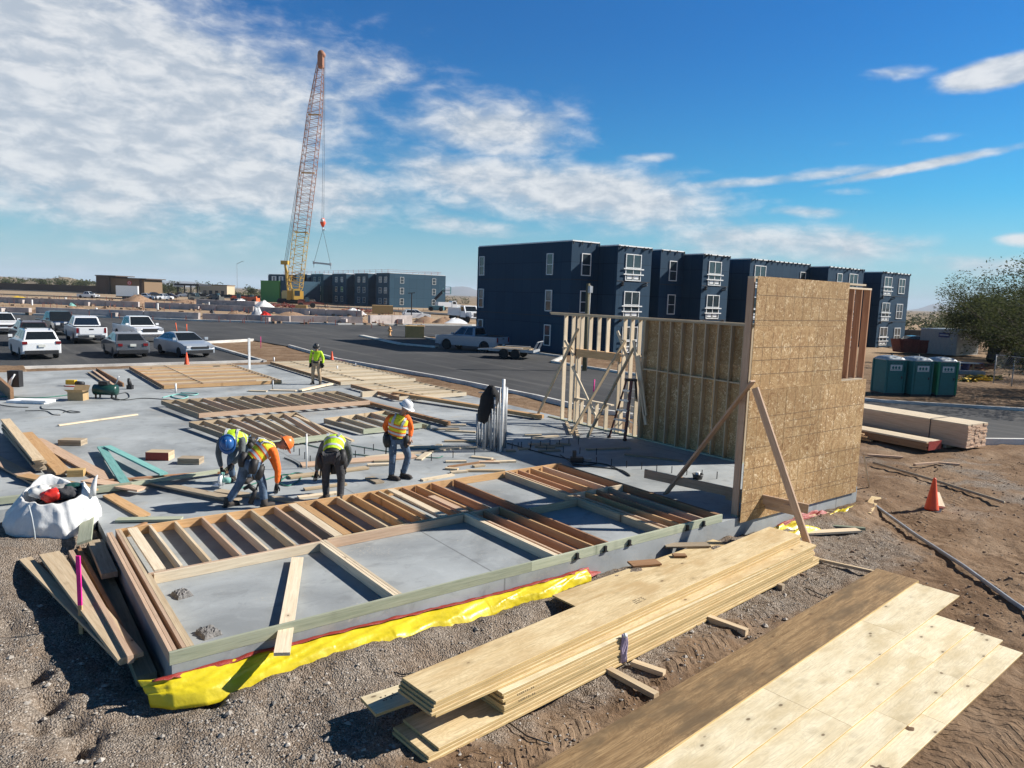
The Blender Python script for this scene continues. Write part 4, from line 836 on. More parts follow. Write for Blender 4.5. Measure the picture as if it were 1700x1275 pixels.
# sheet sticking out at the near left end
q0, q1 = mid(G(593, 1157, -.14), G(630, 1188, -.14)), c0 + nr*.16 + dr*2.4
strip_board('short strip sticking out to the left under the near end of the tall plywood stack', Vector((q0.x, q0.y, -.15)), Vector((q1.x, q1.y, -.15)), .36, .035, 'ply_white', SG)
def stamp(o, x, y, z, rows, n, up=True, dx=.028):
    mb = MB(); r = random.Random(int(x*100) + n)
    for q in range(rows):
        for i in range(n):
            if r.random() < .2: continue
            w, h = r.uniform(.008, .02), r.uniform(.014, .02)
            if up: mb.box(x + i*dx, x + i*dx + w, y - q*.035, y - q*.035 + h, z + .001, z + .002)
            else: mb.box(x + i*dx, x + i*dx + w, y - .002, y - .001, z - q*.012, z - q*.012 + .007)
    st = mb.build('stamp', 'stamp_ink', o); st['kind'] = 'stuff'
flat('stamp_ink', (.10, .075, .05), .9)
for o in [o for o in COL.objects if o.name.startswith('plywood_strip')]:
    if 'sticking out to the left' in o['label']: stamp(o, .16, .05, .0175, 3, 7)
    elif o['label'].startswith('topmost pale'): stamp(o, 3.3, -.1, .015, 3, 8)
    elif 'eighth strip' in o['label'] or 'tenth strip' in o['label']: stamp(o, .2, -.30, .004, 2, 9, False)
# bearers under the stack
lb('pale timber bearer sticking out under the tall stack, nearer its middle', G(1130, 1010, GS+.05), G(1240, 1050, GS+.05), .09, .09, 'lumber_pale', name='bearer', cat='bearer')
lb('long timber bearer sticking out under the tall stack towards the brown planks', G(960, 1085, GS+.05), G(1090, 1155, GS+.05), .09, .06, 'lumber_pale', name='bearer', cat='bearer')
lb('short timber bearer end beside the long one under the tall stack', G(1050, 1100, GS+.05), G(1103, 1118, GS+.05), .09, .06, 'lumber_pale', name='bearer', cat='bearer')
lb('thick timber bearer under the near end of the tall stack', Vector((2.35, -2.0, GS)), Vector((2.25, -1.35, GS)), .09, .12, 'lumber_weathered', name='bearer', cat='bearer')
lb('timber bearer under the far end of the tall stack', Vector((8.4, -1.9, GS)), Vector((8.3, -1.1, GS)), .09, .12, 'lumber_weathered', name='bearer', cat='bearer')
# tied plastic wrap hanging off the stack
tp = thing('plastic_strap', 'twisted pale plastic wrap tied on the side of the tall plywood stack', 'strap', G(1040, 1045, -.1))
def proj(p):
    q = CM.to_3x3().transposed() @ (Vector(p) - CAM); return 850 - FPX*q.x/q.z, 637.5 + FPX*q.y/q.z
w0 = None
for i in range(400):
    q = Vector((b0.x, b0.y, 0)) + dr*(i*.02) - nr*.335
    if abs(proj(q + UP*-.05)[0] - 1040) < 6: w0 = q + UP*-.02; break
w0 = w0 or G(1037, 1040, .02)
mb = MB()
for k in range(5):
    pts = [w0 + Vector((.014*k - .03 + .012*math.sin(j*1.7 + k), -.008 - .004*k, .06 - j*.06)) for j in range(7)]; mb.tube(pts, [.014, .022, .018, .02, .024, .022, .014], 6)
mb.build('wrap', 'purple_strap', tp, True, world=True)
MB().ball(w0 + Vector((0, -.015, .04)), .035, .03, .03, 10, 7, .15).build('knot', 'white_sack', tp, True, world=True)
# low stack of brown planks
DG = 'strips in the low brown stack'
d0a, d0b = G(870, 1290, -.22), G(1035, 1290, -.22); d1a, d1b = G(1452, 947, -.22), G(1530, 957, -.22)
e0_, e1_ = mid(d0a, d0b), mid(d1a, d1b); dd = (e1_ - e0_).normalized(); nd = Vector((-dd.y, dd.x, 0)); wdn = (d1b - d1a).length
z = -.22
for k in range(4):
    a, b = R5.uniform(-.008, .008), R5.uniform(-.05, .03)
    strip_board(['brown weathered top plank of the low stack in the right foreground', 'second plank under the brown top plank of the low stack', 'third plank under the brown top plank of the low stack', 'lowest plank of the low brown stack'][k], e0_ - dd*1.6 + nd*a + UP*(z + .22 - .018), e1_ + dd*b + nd*a + UP*(z + .22 - .018), wdn*.92, .034, 'ply_brown' if k == 0 else 'ply_stack', DG); z -= .037
lb('pale timber edge under the left side of the low brown stack', e0_ + nd*(wdn*.5) - dd*1.0 + UP*-.12, e1_ + nd*(wdn*.46) - dd*4.0 + UP*-.12, .06, .05, 'lumber_light', name='bearer', cat='bearer')
# fan of pale plywood strips, each lying partly on the next
FGRP = 'pale plywood strips fanned on the ground'
fan = [((1535, 966), (1593, 990), (1010, 1275), (1215, 1275), -.255, 0), ((1500, 1005), (1619, 1043), (1145, 1300), (1300, 1300), -.275, 0), ((1585, 1040), (1665, 1064), (1250, 1300), (1400, 1300), -.295, 0), ((1640, 1062), (1698, 1085), (1310, 1300), (1470, 1300), -.318, 0)]
flab = ['widest pale plywood strip, directly beside the low brown stack', 'pale plywood strip second from the low brown stack', 'pale plywood strip third from the low brown stack', 'outermost pale plywood strip, at the right edge over the tyre tracks']
for k, (a, b, c, d, z, _) in enumerate(fan):
    A_, B_, C_, D_ = G(*a, z), G(*b, z), G(*c, z), G(*d, z); dv = (mid(A_, B_) - mid(C_, D_)).normalized()
    n2 = Vector((-dv.y, dv.x, 0)); w = abs((B_ - A_).dot(n2)); p1 = B_ + n2*(w/2 if k != 1 else w/2); 
    w = [.62, .60, .52, .5][k]; dire = (B_ - D_).normalized(); n2 = Vector((-dire.y, dire.x, 0)); p1 = B_ + n2*w/2; p0 = D_ + n2*w/2 - dire*1.2
    nseg = 3; Lt = (p1 - p0).length; cuts = [0, .36 + .05*k, .72 + .04*(k % 2), 1]
    for q in range(3):
        s0 = p0.lerp(p1, cuts[q]) + dire*.002; s1 = p0.lerp(p1, cuts[q+1]) - dire*.002
        strip_board(flab[k] + [', near length', ', middle length', ', far length'][q], s0, s1, w, .022, 'ply_white', FGRP)
# ================================================================ yellow vapour barrier skirt and red tape along the slab
def skirt():
    mb = MB(); N = 420; rows = 16; vs = []
    for i in range(N + 1):
        t = i / N; x = -.22 + t * 6.15; w = .29 * (1 - .45*max(0, (t - .55)/.45)) + .06*noise.noise((x*.55, 2, 7)) + .03*noise.noise((x*2.1, 3, 7))
        if t < .08: w *= .45 + 6.9*t
        for r in range(rows + 1):
            s = r / rows; env = s*(1 - s*.6)
            cr = noise.noise((x*1.9 + s*2.2, s*1.0, 5)); c2 = noise.noise((x*4.6 - s*3.4, s*1.6, 21)); c3 = noise.noise((x*10 + s*6, s*3, 33))
            wr = ((1 - min(1, abs(cr)*4))*.036 + (1 - min(1, abs(c2)*3))*.012*(noise.noise((x*.7, 1, 40)) > -.1) + .03*noise.noise((x*.9, s, 2))) * env * 1.6
            y = -.02 - w*s + .05*noise.noise((x*1.5, s, 2))*s - wr*.6; z = -.11 - .012*x*(1-s) + .02*math.sin(x*1.1)*(1-s) - .19*s**1.1*(1 - .25*t) + wr - (.10*max(0, s - .8)/.2 if s > .8 else 0)
            if t < .03: y += .12*(1 - t/.03)
            vs.append((x - (.10*(1-s) if t < .02 else 0), y, max(z, -.50)))
    k = rows + 1; fs = [(i*k+r, (i+1)*k+r, (i+1)*k+r+1, i*k+r+1) for i in range(N) for r in range(rows)]
    mb.add(vs, fs); o = mb.build('plastic_sheet', 'yellow_sheet', None, True, label='yellow plastic sheet hanging out along the front edge of the slab', cat='plastic sheet')
    so = o.modifiers.new('thickness', 'SOLIDIFY'); so.thickness = .004
    mb = MB(); vs = []
    N = 120
    for i in range(N + 1):
        t = i / N; x = -.2 + t * 6.2; h = .001 + .075*max(0, noise.noise((x*1.3, 4, 4)) - .04) + (.06 if 0.02 < t < .28 else 0)*abs(noise.noise((x*2, 9, 2)))*2
        if t > .93: h += .10*(t-.93)/.07
        z = -.095 - .012*x + .02*math.sin(x*1.1) + .02*noise.noise((x*4, 1, 1))
        for s in range(4): vs.append((x, -.012 - .02*s - .03*noise.noise((x*5, s, 8))*(s > 0) , z - h*s/3 + (.015*noise.noise((x*7, s*2, 3)))))
    fs = [(i*4+r, (i+1)*4+r, (i+1)*4+r+1, i*4+r+1) for i in range(N) for r in range(3)]
    mb.add(vs, fs); o = mb.build('tape', 'red_tape', None, True, label='torn red tape running along the top of the yellow plastic sheet', cat='tape')
    so = o.modifiers.new('thickness', 'SOLIDIFY'); so.thickness = .003
skirt()
def lump_sheet(name, label, cat, mat, c, sx, sy, h, seed, rz=0, n=26):
    mb = MB(); vs = []
    for j in range(n + 1):
        for i in range(n + 1):
            a, b = i/n*2-1, j/n*2-1; r = max(abs(a), abs(b)); q = 1 + .25*noise.noise((a*1.7+seed, b*1.7, 1))
            zz = h*max(0, 1 - r**2)*(.6 + .9*noise.noise((a*2.2+seed, b*2.2, 4))) + h*.35*abs(noise.noise((a*6+seed, b*6, 2)))*(1 - r**4)
            vs.append((a*sx*q/2, b*sy*q/2, zz))
    fs = [(j*(n+1)+i, j*(n+1)+i+1, (j+1)*(n+1)+i+1, (j+1)*(n+1)+i) for j in range(n) for i in range(n)]
    mb.add(vs, fs); o = mb.build(name, mat, None, True, label=label, cat=cat); o.location = c; o.rotation_euler = (0, 0, rz); return o
lump_sheet('plastic_sheet', 'crumpled yellow plastic by the foot of the tall strand board wall', 'plastic sheet', 'yellow_sheet', (10.55, -.5, -.33), 1.9, .5, .22, 3, .0)
lump_sheet('plastic_sheet', 'crumpled yellow plastic strip along the base of the tall wall', 'plastic sheet', 'yellow_sheet', (12.8, -.42, -.34), 2.2, .35, .18, 8, .05)
lump_sheet('tape', 'crumpled red plastic under the tall strand board wall', 'tape', 'red_tape', (11.9, -.2, -.32), 1.6, .22, .16, 5)
lump_sheet('tape', 'red plastic flap lying beside the plywood sheet near the tall stack', 'tape', 'red_tape', G(955, 960, -.28), 1.0, .22, .12, 6, .1)
strip_board('plywood sheet with cut notches lying between the slab and the tall stack', Vector((4.9, -.72, -.20)), Vector((8.9, -.42, -.2)), .5, .025, 'ply_pale', 'offcut sheets')
for k, (u, v, l, w, a, mt) in enumerate([(1070, 935, .5, .22, .3, 'lumber_brown'), (1140, 905, .8, .2, .15, 'lumber_weathered'), (1128, 922, .22, .12, .1, 'lumber_brown')]):
    p = G(u, v, -.16); d = CR*l/2*math.cos(a) + CA*l/2*math.sin(a); lb(['dark offcut lying on the notched plywood sheet, nearest the yellow plastic', 'grey offcut lying on the notched plywood sheet beside the slab', 'small dark offcut lying beside the topmost strip of the tall stack'][k], p - d, p + d, w, .03, mt, name='timber_offcut', cat='offcut')
# concrete post stubs and sticks near the tall wall base
for u, v, h in ((1252, 870, .55), (1266, 866, .5)): MB().cbox(G(u, v, -.36) + UP*h/2, .12, .12, h, .1).build('concrete_stub', 'concrete', None, label=('left' if u < 1260 else 'right') + ' of two short grey stubs at the foot of the tall wall', cat='stub')
for k, (a, b, w, t, mt, lab) in enumerate([((1330, 885), (1425, 880), .18, .04, 'lumber_light', 'white weathered board nearest the far end of the tall stack'), ((1330, 872), (1392, 862), .14, .04, 'lumber_light', 'pale board behind the white weathered board at the stack end'), ((1320, 862), (1378, 853), .12, .05, 'lumber_pale', 'pale board closest to the crumpled yellow plastic'),
     ((1360, 872), (1436, 878), .08, .05, 'treated_dark', 'dark greenish stick beside the white weathered board'), ((1340, 925), (1452, 950), .05, .05, 'lumber_pale', 'thin stick on the soil leading to the low brown stack'),
     ((1437, 852), (1455, 826), .2, .04, 'ply_pale', 'short pale plank lying on the soil left of the orange cone'), ((1553, 818), (1562, 842), .16, .05, 'lumber_light', 'short pale plank lying just behind the orange cone'), ((1440, 755), (1498, 759), .08, .05, 'lumber_pink', 'pale stick on the soil in front of the red ended lumber'),
     ((1518, 771), (1556, 768), .07, .05, 'lumber_pink', 'left half of the broken stick lying behind the cone'), ((1556, 768), (1593, 771), .07, .05, 'lumber_pink', 'right half of the broken stick lying behind the cone')]):
    lb(lab, G(*a, -.31 + .01*(k % 3)), G(*b, -.31 + .01*(k % 3)), w, t, mt)
def pole(name, label, cat, pts, r, mat, n=8, **kw): return MB().tube(pts, r, n).build(name, mat, None, True, base=pts[0], label=label, cat=cat, **kw)
pole('conduit_pipe', 'long grey pipe lying across the soil towards the bottom right corner', 'pipe', [G(1455, 841, -.3), G(1520, 888, -.3), G(1600, 940, -.3), G(1680, 998, -.3), G(1725, 1028, -.3)], .035, 'galv')
pole('steel_pole', 'long brownish pole lying on the soil behind the orange cone', 'pole', [G(1450, 768, -.3), G(1560, 800, -.29), G(1667, 834, -.3)], .035, 'lumber_weathered')
for k, (pts, lab) in enumerate([([(610, 1095), (640, 1112), (668, 1120), (700, 1115)], 'black wire loop lying on the gravel near the sheet sticking out'), ([(760, 1070), (766, 1100)], 'short piece of black wire on the gravel behind the tall stack'), ([(845, 1200), (875, 1222), (915, 1235)], 'black wire on the gravel in front of the tall stack'), ([(1335, 975), (1362, 987), (1375, 992)], 'short black wire on the soil at the far end of the stack')]):
    pole('wire', lab, 'wire', [G(u, v, -.34) for u, v in pts], .008, 'black_plastic', 5)
# ---------------------------------------------------------------- lumber bundles on the right
bu = thing('lumber_bundle', 'big strapped bundle of pale lumber, tops coloured sunlit, on the soil beyond the tall wall', 'lumber bundle', (23.6, 2.8, -.36))
E1 = G(1603, 750, -.36); E0 = G(1415, 714, -.36); bd = (E0 - E1); bl = 7.2; bd.z = 0; bd.normalize(); bn = Vector((-bd.y, bd.x, 0)); bn = bn if bn.x > 0 else -bn
M0 = Matrix((bd, -bn, UP)).transposed().to_4x4(); M0.translation = E1
mb = MB(); tpm = MB(); R6 = random.Random(4)
for r in range(19):
    for c in range(5):
        if r < 18 and 0 < c < 4 and False: continue
        j = R6.uniform(-.018, .018); z0 = .1 + r*.04
        (tpm if r == 18 else mb).box(j, bl, -(c+1)*.235 + .002 + R6.uniform(0, .006), -c*.235 - .002 - R6.uniform(0, .006), z0, z0 + .038, M0)
for q_, nm_ in ((mb, 'lumber_pink'), (tpm, 'lumber_light')):  # top row lighter, rows below browner: sun and shade put into the colour
    q_.v = [tuple(M0.inverted() @ Vector(p)) for p in q_.v]; o = q_.build('boards', nm_, bu, kind='stuff'); o.matrix_basis = M0; o.matrix_parent_inverse = bu.matrix_basis.inverted()
for t in (1.15, 4.3): 
    s = MB()
    s.box(t, t + .025, -1.19, .012, .865, .872, M0); s.box(t, t + .025, .005, .012, .08, .865, M0); s.build('strap', 'black_plastic', bu, world=True)
for t in (.6, 3.5, 6.3): MB().box(t, t + .09, -1.1, 0, .0, .09, M0).build('bearer', 'lumber_weathered', bu, world=True)
ru = thing('lumber_bundle', 'low bundle of reddish lumber with red painted ends in front of the pale bundle', 'lumber bundle', G(1545, 748, -.36))
F1 = G(1538, 752, -.36); M1 = Matrix((bd, -bn, UP)).transposed().to_4x4(); M1.translation = F1
for (r, c) in [(r, c) for r in range(5) for c in range(3)]:
    o = MB().box(R6.uniform(-.03, .03), 6.0, -(c+1)*.24 + .004, -c*.24, .08 + r*.055, .08 + r*.055 + .05, M1).build('board', 'lumber_light' if r == 4 else 'lumber_brown', ru, world=True); o.data.transform(M1.inverted()); o.matrix_basis = M1.copy()
MB().box(-.045, -.034, -.72, 0, .08, .355, M1).build('painted_end', 'red_tape', ru, world=True)
for k in range(3):
    a = M1 @ Vector((1.7 + .1*k, .16 + .07*k, .12 + .09*k - .05)); b = M1 @ Vector((6.0, .2 + .07*k, .12 + .09*k - .05)); lb('orange board lying along the front of the red ended bundle, ' + ['lowest', 'middle', 'upper'][k] + ' of three', a, b, .12, .05, 'lumber_orange')
lb('orange board on the soil behind the red ended bundle', M1 @ Vector((.6, -.9, .3)), M1 @ Vector((5, -.9, .32)), .1, .06, 'lumber_orange')
# ---------------------------------------------------------------- cones, stakes, posts
def cone(label, p, h=.71, group='traffic cones'):
    t = thing('traffic_cone', label, 'traffic cone', p, .3, group); k = h/.71
    MB().box(-.18*k, .18*k, -.18*k, .18*k, 0, .035*k).build('base', 'black_plastic' if h > .6 else 'orange_plastic', t)
    MB().lathe([(.145*k, .034*k), (.135*k, .06*k), (.03*k, .69*k), (.022*k, .71*k)], 18).build('cone_body', 'orange_plastic', t, True); return t
cone('orange traffic cone standing on the bare soil to the right of the tall wall', G(1546, 848, -.37), .74)
cone('orange traffic cone between the parked cars and the far left panel', G(310, 607, -.25), .72); cone('small orange cone beyond the far worker beside the far panel', G(551, 599, -.3), .6)
def stake(label, p, h, mat, w=.045, tip=None):
    t = thing('survey_stake', label, 'stake', p)
    MB().box(-w/2, w/2, -.01, .01, -.1, h*.36).build('shaft', 'lumber_orange', t); MB().box(-w/2 - .001, w/2 + .001, -.011, .011, h*.36, h).build('painted_top', mat, t); t.rotation_euler = (0, 0, -YAW); return t
stake('wooden stake with a bright pink painted top at the near left corner', G(135, 1050, -.36), 1.0, 'pink_paint', .05)
def marker(label, u, v, h, lean=0, mat='flag_orange', z=-.33, r=.045, n='lane_marker', cat='marker'):
    p = G(u, v, z); return MB().tube([p, p + UP*h + CR*lean], r, 8).build(n, mat, None, True, base=p, label=label, cat=cat)
marker('orange lane marker post behind the silver sedan, leaning left', 294, 553, .95, -.12); marker('upright orange lane marker post behind the silver sedan', 310, 553, .85)
marker('thin pink survey stick on the bare soil beside the white post', 433, 578, .85, 0, 'pink_paint', r=.02); marker('small orange marker seen through the open stud wall', 985, 655, .7, .02, 'pink_paint', r=.03)
p = G(414, 613, 0); o = MB().box(-.05, .05, -.05, .05, 0, 1.55).build('post', 'pvc', None, label='white square post standing at the far end of the slab', cat='post'); o.location = p
for i, (u, v, h, lab) in enumerate([(292, 652, .35, 'short white pipe stub beside the teal hose'), (509, 778, .8, 'thin white pipe stub between the crouching workers'), (453, 648, .4, 'dark pipe stub beside the far left panel'), (455, 602, .3, 'pale pipe stub beyond the far left panel'), (560, 617, .3, 'white pipe stub among the far panels beside the far worker'), (590, 612, .3, 'dark pipe stub at the far edge of the far panels')]):
    pole('pipe_stub', lab, 'pipe stub', [G(u, v, 0), G(u, v, 0) + UP*h], .035 if i != 1 else .02, 'pvc' if i in (0, 1, 4, 3) else 'galv')
k = 0
for (u0, v0, u1, v1, n) in ((470, 738, 515, 768, 6), (575, 765, 620, 748, 4), (680, 770, 860, 745, 6), (850, 745, 960, 738, 8), (990, 770, 1190, 795, 9), (880, 748, 990, 755, 5)):
    for i in range(n):
        p = G(u0 + (u1-u0)*i/(n-1), v0 + (v1-v0)*i/(n-1), 0); k += 1
        MB().tube([p, p + UP*.17], .011, 6).build('anchor_bolt', 'black_plastic', None, base=p, label='short dark anchor bolt standing up from the slab in a row', cat='anchor bolt', group='anchor bolts in rows on the slab')
# ---------------------------------------------------------------- pipe bundle with a black jacket
pb = thing('pipe_bundle', 'upright bundle of grey pipes standing on the slab right of the standing worker', 'pipe bundle', (9.4, 7.5, 0))
R7 = random.Random(3)
for i in range(17):
    u = 792 + 2.95*i + R7.uniform(-1, 1); p = G(u, 742 - 7*math.sin(i*1.3)*.6 + .3*i, 0); h = (.92 if i < 4 else 1.35 + .03*(i - 4)) + R7.uniform(-.1, .05)
    if i == 13: h = 1.9
    MB().tube([p, p + UP*h + Vector((R7.uniform(-.04, .04), R7.uniform(-.04, .04), 0))], .026 if i != 13 else .04, 8).build('pipe', 'galv' if i != 13 else 'pvc', pb, True, world=True)
MB().bar(G(793, 712, .0) + UP*.62, G(840, 712, 0) + UP*.62, .03, .03).build('tie_rail', 'galv', pb, world=True)
MB().bar(G(793, 700, .0) + UP*.95, G(812, 700, 0) + UP*.95, .03, .03).build('tie_rail', 'galv', pb, world=True)
def jacket():
    c = G(813, 744, 0) + UP*1.56 - CA*.10; mb = MB(); n = 20; rows = 12; vs = []
    for r in range(rows + 1):
        s = r / rows
        for i in range(n):
            a = 2*math.pi*i/n; side = math.cos(a); w = .06 + .22*min(1, s*2.2)*(1 if side > 0 else 1.15); dn = (.55 if side > 0 else .95) + .15*noise.noise((a*2, 1, 1))
            w *= 1 + .22*noise.noise((math.cos(a)*1.5, math.sin(a)*1.5, s*3))
            p = c + CR*(-.06*s + w*math.cos(a)*.85) + CA*(w*.85*math.sin(a)) + UP*(.12 - dn*s**1.3 + .05*noise.noise((a*3, s*4, 2))); vs.append(p)
    fs = [(r*n+i, r*n+(i+1) % n, (r+1)*n+(i+1) % n, (r+1)*n+i) for r in range(rows) for i in range(n)] + [tuple(range(n))]
    mb.add(vs, fs); return mb.build('jacket', 'black_cloth', None, True, base=c, label='black jacket hung over the top of the upright pipe bundle', cat='jacket')
jacket()
# ---------------------------------------------------------------- step ladder
la = thing('step_ladder', 'dark orange step ladder standing open in front of the open stud wall', 'ladder', G(1040, 728, 0))
top = G(1042, 729, 0) + UP*1.72; FT = [G(1011, 727, 0), G(1037, 732, 0), G(1061, 720, 0), G(1043, 712, 0)]
tl = [top + CR*(-.13) + CA*-.03, top + CR*.0 + CA*-.10, top + CR*.14 + CA*.02, top + CR*.02 + CA*.10]
for f, t in zip(FT[:2], tl[:2]): MB().bar(f, t, .08, .05).build('rail', 'ladder_orange', la, world=True)
for f, t in ((FT[2], tl[2]), (FT[3], tl[3])): MB().bar(f, t, .06, .045).build('rear_rail', 'ladder_black', la, world=True)
for i in range(1, 6):
    s = i/6; MB().bar(FT[0].lerp(tl[0], s), FT[1].lerp(tl[1], s), .11, .05).build('step', 'alu', la, world=True)
    MB().bar(FT[3].lerp(tl[3], s), FT[2].lerp(tl[2], s), .03, .03).build('brace_rung', 'alu', la, world=True)
for f in FT: MB().cbox(f + UP*.03, .08, .08, .06).build('foot', 'black_plastic', la, world=True)
MB().cbox(top + UP*.02, .34, .22, .07, -YAW).build('top_cap', 'black_plastic', la, world=True)
# ---------------------------------------------------------------- white sack of rubbish
def sack():
    c = G(57, 912, -.30) + CA*.55; t = thing('rubbish_sack', 'big open white woven sack of rubbish standing at the left edge of the slab', 'sack', c)
    n = 96; rows = 34; vs = []
    for r in range(rows + 1):
        s = r / rows
        for i in range(n):
            a = 2*math.pi*i/n; ca, sa = math.cos(a), math.sin(a)
            rr = .60*(.80 + .30*math.sin(math.pi*min(1, s*1.0)**.85) - .08*s*s)
            q = noise.noise((ca*1.1, sa*1.1, s*1.2)); f = abs(noise.noise((ca*2.6 + s*1.4, sa*2.6, s*2.6 + 3))); f2 = abs(noise.noise((ca*4.5 + s*.8, sa*4.5, s*1.1 + 7)))
            rr *= 1 + .10*q - .08*f - .13*f2 + .06; rr *= .86 + .14/max(abs(ca), abs(sa))
            top = .80 + .09*math.cos(a - 1.6) + .16*math.exp(-((a - 2.4)/.6)**2) + .14*math.exp(-((a - .35)/.4)**2) + .06*noise.noise((ca*2.2, sa*2.2, 8))
            vs.append(c + CR*rr*ca*1.06 + CA*rr*sa*.85 + UP*(top*s - .03*f*s))
    # the rim turns in and down
    for r in range(1, 4):
        for i in range(n):
            p = Vector(vs[rows*n + i]); q = c + UP*.5; d = Vector((q.x - p.x, q.y - p.y, 0)); vs.append(p + d*.035*r - UP*.035*r*r)
    R_ = rows + 3
    fs = [(r*n+i, r*n+(i+1) % n, (r+1)*n+(i+1) % n, (r+1)*n+i) for r in range(R_) for i in range(n)] + [tuple(range(n))[::-1]]
    MB().add(vs, fs).build('bag', 'white_sack', t, True, world=True)
    for k, (x, y, z, r, fl, mt, nm) in enumerate([(.0, .03, .56, .36, .3, 'charcoal', 'rubbish_fill'), (.05, -.14, .78, .17, .6, 'red_plastic', 'red_bag'), (.24, -.02, .80, .16, .6, 'charcoal', 'dark_bag'), (.02, .14, .80, .19, .5, 'concrete', 'grey_scrap'), (-.22, .02, .80, .19, .55, 'wrap_white', 'white_scrap'), (.18, .2, .84, .13, .5, 'compressor_green', 'green_scrap')]):
        b = MB().ball((0, 0, 0), r, r*.9, r*fl, 30, 18)
        b.v = [tuple(Vector(p)*(1 + .5*abs(noise.noise(Vector(p)*6 + Vector((k, 0, 0)))) - .12 + .2*noise.noise(Vector(p)*17))) for p in b.v]
        b.v = [tuple(Vector(p) + c + CR*x + CA*y + UP*z) for p in b.v]; b.build(nm, mt, t, True, world=True)
    p = c + CR*.62 + CA*.05 + UP*.86; MB().tube([p - UP*.12, p + UP*.04 + CR*.02, p + UP*.16 + CR*.05, p + UP*.24 + CR*.09], [.05, .045, .03, .012], 8).build('lifting_loop', 'white_sack', t, True, world=True)
    MB().tube([c + CR*x - CA*(.60 - .0*x) + UP*z for x, z in ((.06, .0), (.05, .3), (.02, .55), (-.02, .75))], .012, 6).build('seam', 'roof_grey', t, True, world=True)
sack()
# ---------------------------------------------------------------- mortar blocks on the slab in the first opening
for k, (u, v, s) in enumerate(((302, 988, .21), (346, 1052, .22))):
    b = MB(); n = 10; vs = [] ; p = G(u, v, 0)
    for j in range(n+1):
        for i in range(n+1):
            a, c = i/n*2-1, j/n*2-1; vs.append((a*s*.5*(1+.1*noise.noise((c*3, k, 1))), c*s*.62*(1+.1*noise.noise((a*3, k, 2))), .06*(1 - max(abs(a), abs(c))**6)*(1 + .5*noise.noise((a*3.5, c*3.5, k))) + .012*noise.noise((a*9, c*9, k))))
    b.add(vs, [(j*(n+1)+i, j*(n+1)+i+1, (j+1)*(n+1)+i+1, (j+1)*(n+1)+i) for j in range(n) for i in range(n)])
    o = b.build('mortar_lump', 'mortar', None, label=['rough grey mortar lump on the slab, nearer the header in the left opening', 'rough grey mortar lump on the slab beside the bottom plate corner'][k], cat='mortar'); o.location = p; o.rotation_euler = (0, 0, .2)
# ---------------------------------------------------------------- tools on the far slab
co = thing('air_compressor', 'dark green air compressor lying on the slab near the far left panel', 'compressor', G(176, 661, 0), -YAW)
MB().tube([(-.42, 0, .3), (-.38, 0, .3), (.38, 0, .3), (.42, 0, .3)], [.1, .19, .19, .1], 16).build('tank', 'compressor_green', co, True)
for x in (-.28, .28):
    for y in (-.13, .13): MB().box(x-.025, x+.025, y-.02, y+.02, 0, .18).build('leg', 'black_plastic', co)
MB().box(-.2, .1, -.1, .1, .47, .6).build('motor', 'black_plastic', co); MB().tube([(.3, 0, .45), (.42, 0, .62), (.48, .0, .8)], .02, 6).build('handle', 'steel', co, True)
bx = thing('cardboard_box', 'open cardboard box on the slab beside the air compressor', 'box', G(130, 664, 0), -YAW + .1)
MB().box(-.25, .25, -.2, .2, 0, .3).build('carton', 'cardboard', bx); b = MB(); b.add([(-.25, -.2, .302), (.25, -.2, .302), (.3, -.36, .4), (-.3, -.36, .4)], [(0, 1, 2, 3)]); b.add([(.25, -.2, .303), (.25, .2, .303), (.42, .2, .36), (.42, -.2, .36)], [(0, 1, 2, 3)]); b.add([(-.25, .2, .301), (.25, .2, .301), (.26, .32, .48), (-.24, .32, .48)], [(0, 1, 2, 3)]); b.build('flaps', 'cardboard', bx)
pa = thing('folded_sheet', 'white folded sheet lying on the slab at the far left', 'sheet', G(52, 668, 0), -YAW); MB().box(-.62, .62, -.3, .3, .005, .09).build('pad', 'paper', pa); MB().box(-.1, .7, -.34, -.05, .091, .12).build('loose_sheet', 'paper', pa)
ns = thing('nail_gun', 'yellow and black nail gun with red hose on the slab', 'tool', G(122, 641, 0), -YAW)
MB().box(-.25, .1, -.09, .09, .06, .24).build('housing', 'yellow_tool', ns); MB().tube([(.1, 0, .12), (.4, 0, .1)], .09, 10).build('barrel', 'black_plastic', ns, True); MB().tube([(-.3, -.1, .02), (-.1, -.25, .02), (.2, -.2, .02), (.5, .0, .02), (.45, .2, .02), (.1, .2, .02)], .02, 6).build('hose', 'red_plastic', ns, True)
wb = thing('tool_case', 'dark tool case standing on end at the left edge of the slab', 'tool case', G(26, 642, 0), -YAW); MB().box(-.22, .22, -.12, .12, 0, .62).build('case', 'black_plastic', wb); MB().tube([(-.1, -.14, .05), (-.02, -.16, .3), (.1, -.15, .5)], .03, 7).build('white_hose', 'pvc', wb, True); MB().tube([(-.18, -.14, .02), (-.1, -.16, .25), (.02, -.15, .4)], .03, 7).build('white_hose', 'pvc', wb, True)
sp = thing('hand_tool', 'small black tool standing on the slab beside the far left panel', 'tool', G(216, 646, 0), -YAW); MB().box(-.1, .1, -.08, .08, 0, .16).build('base', 'black_plastic', sp); MB().tube([(0, 0, .15), (-.03, 0, .3), (-.05, 0, .42)], [.08, .07, .04], 8).build('body', 'black_plastic', sp, True)
def hose(label, pts, r, mat, name='air_hose'):
    P = smoothed([G(u, v, r + .003) for u, v in pts], 6); return pole(name, label, 'hose', P, r, mat, 6)
hose('dark green hose lying straight across the far left slab', [(-40, 656), (20, 659), (70, 660), (118, 655)], .018, 'hose_green')
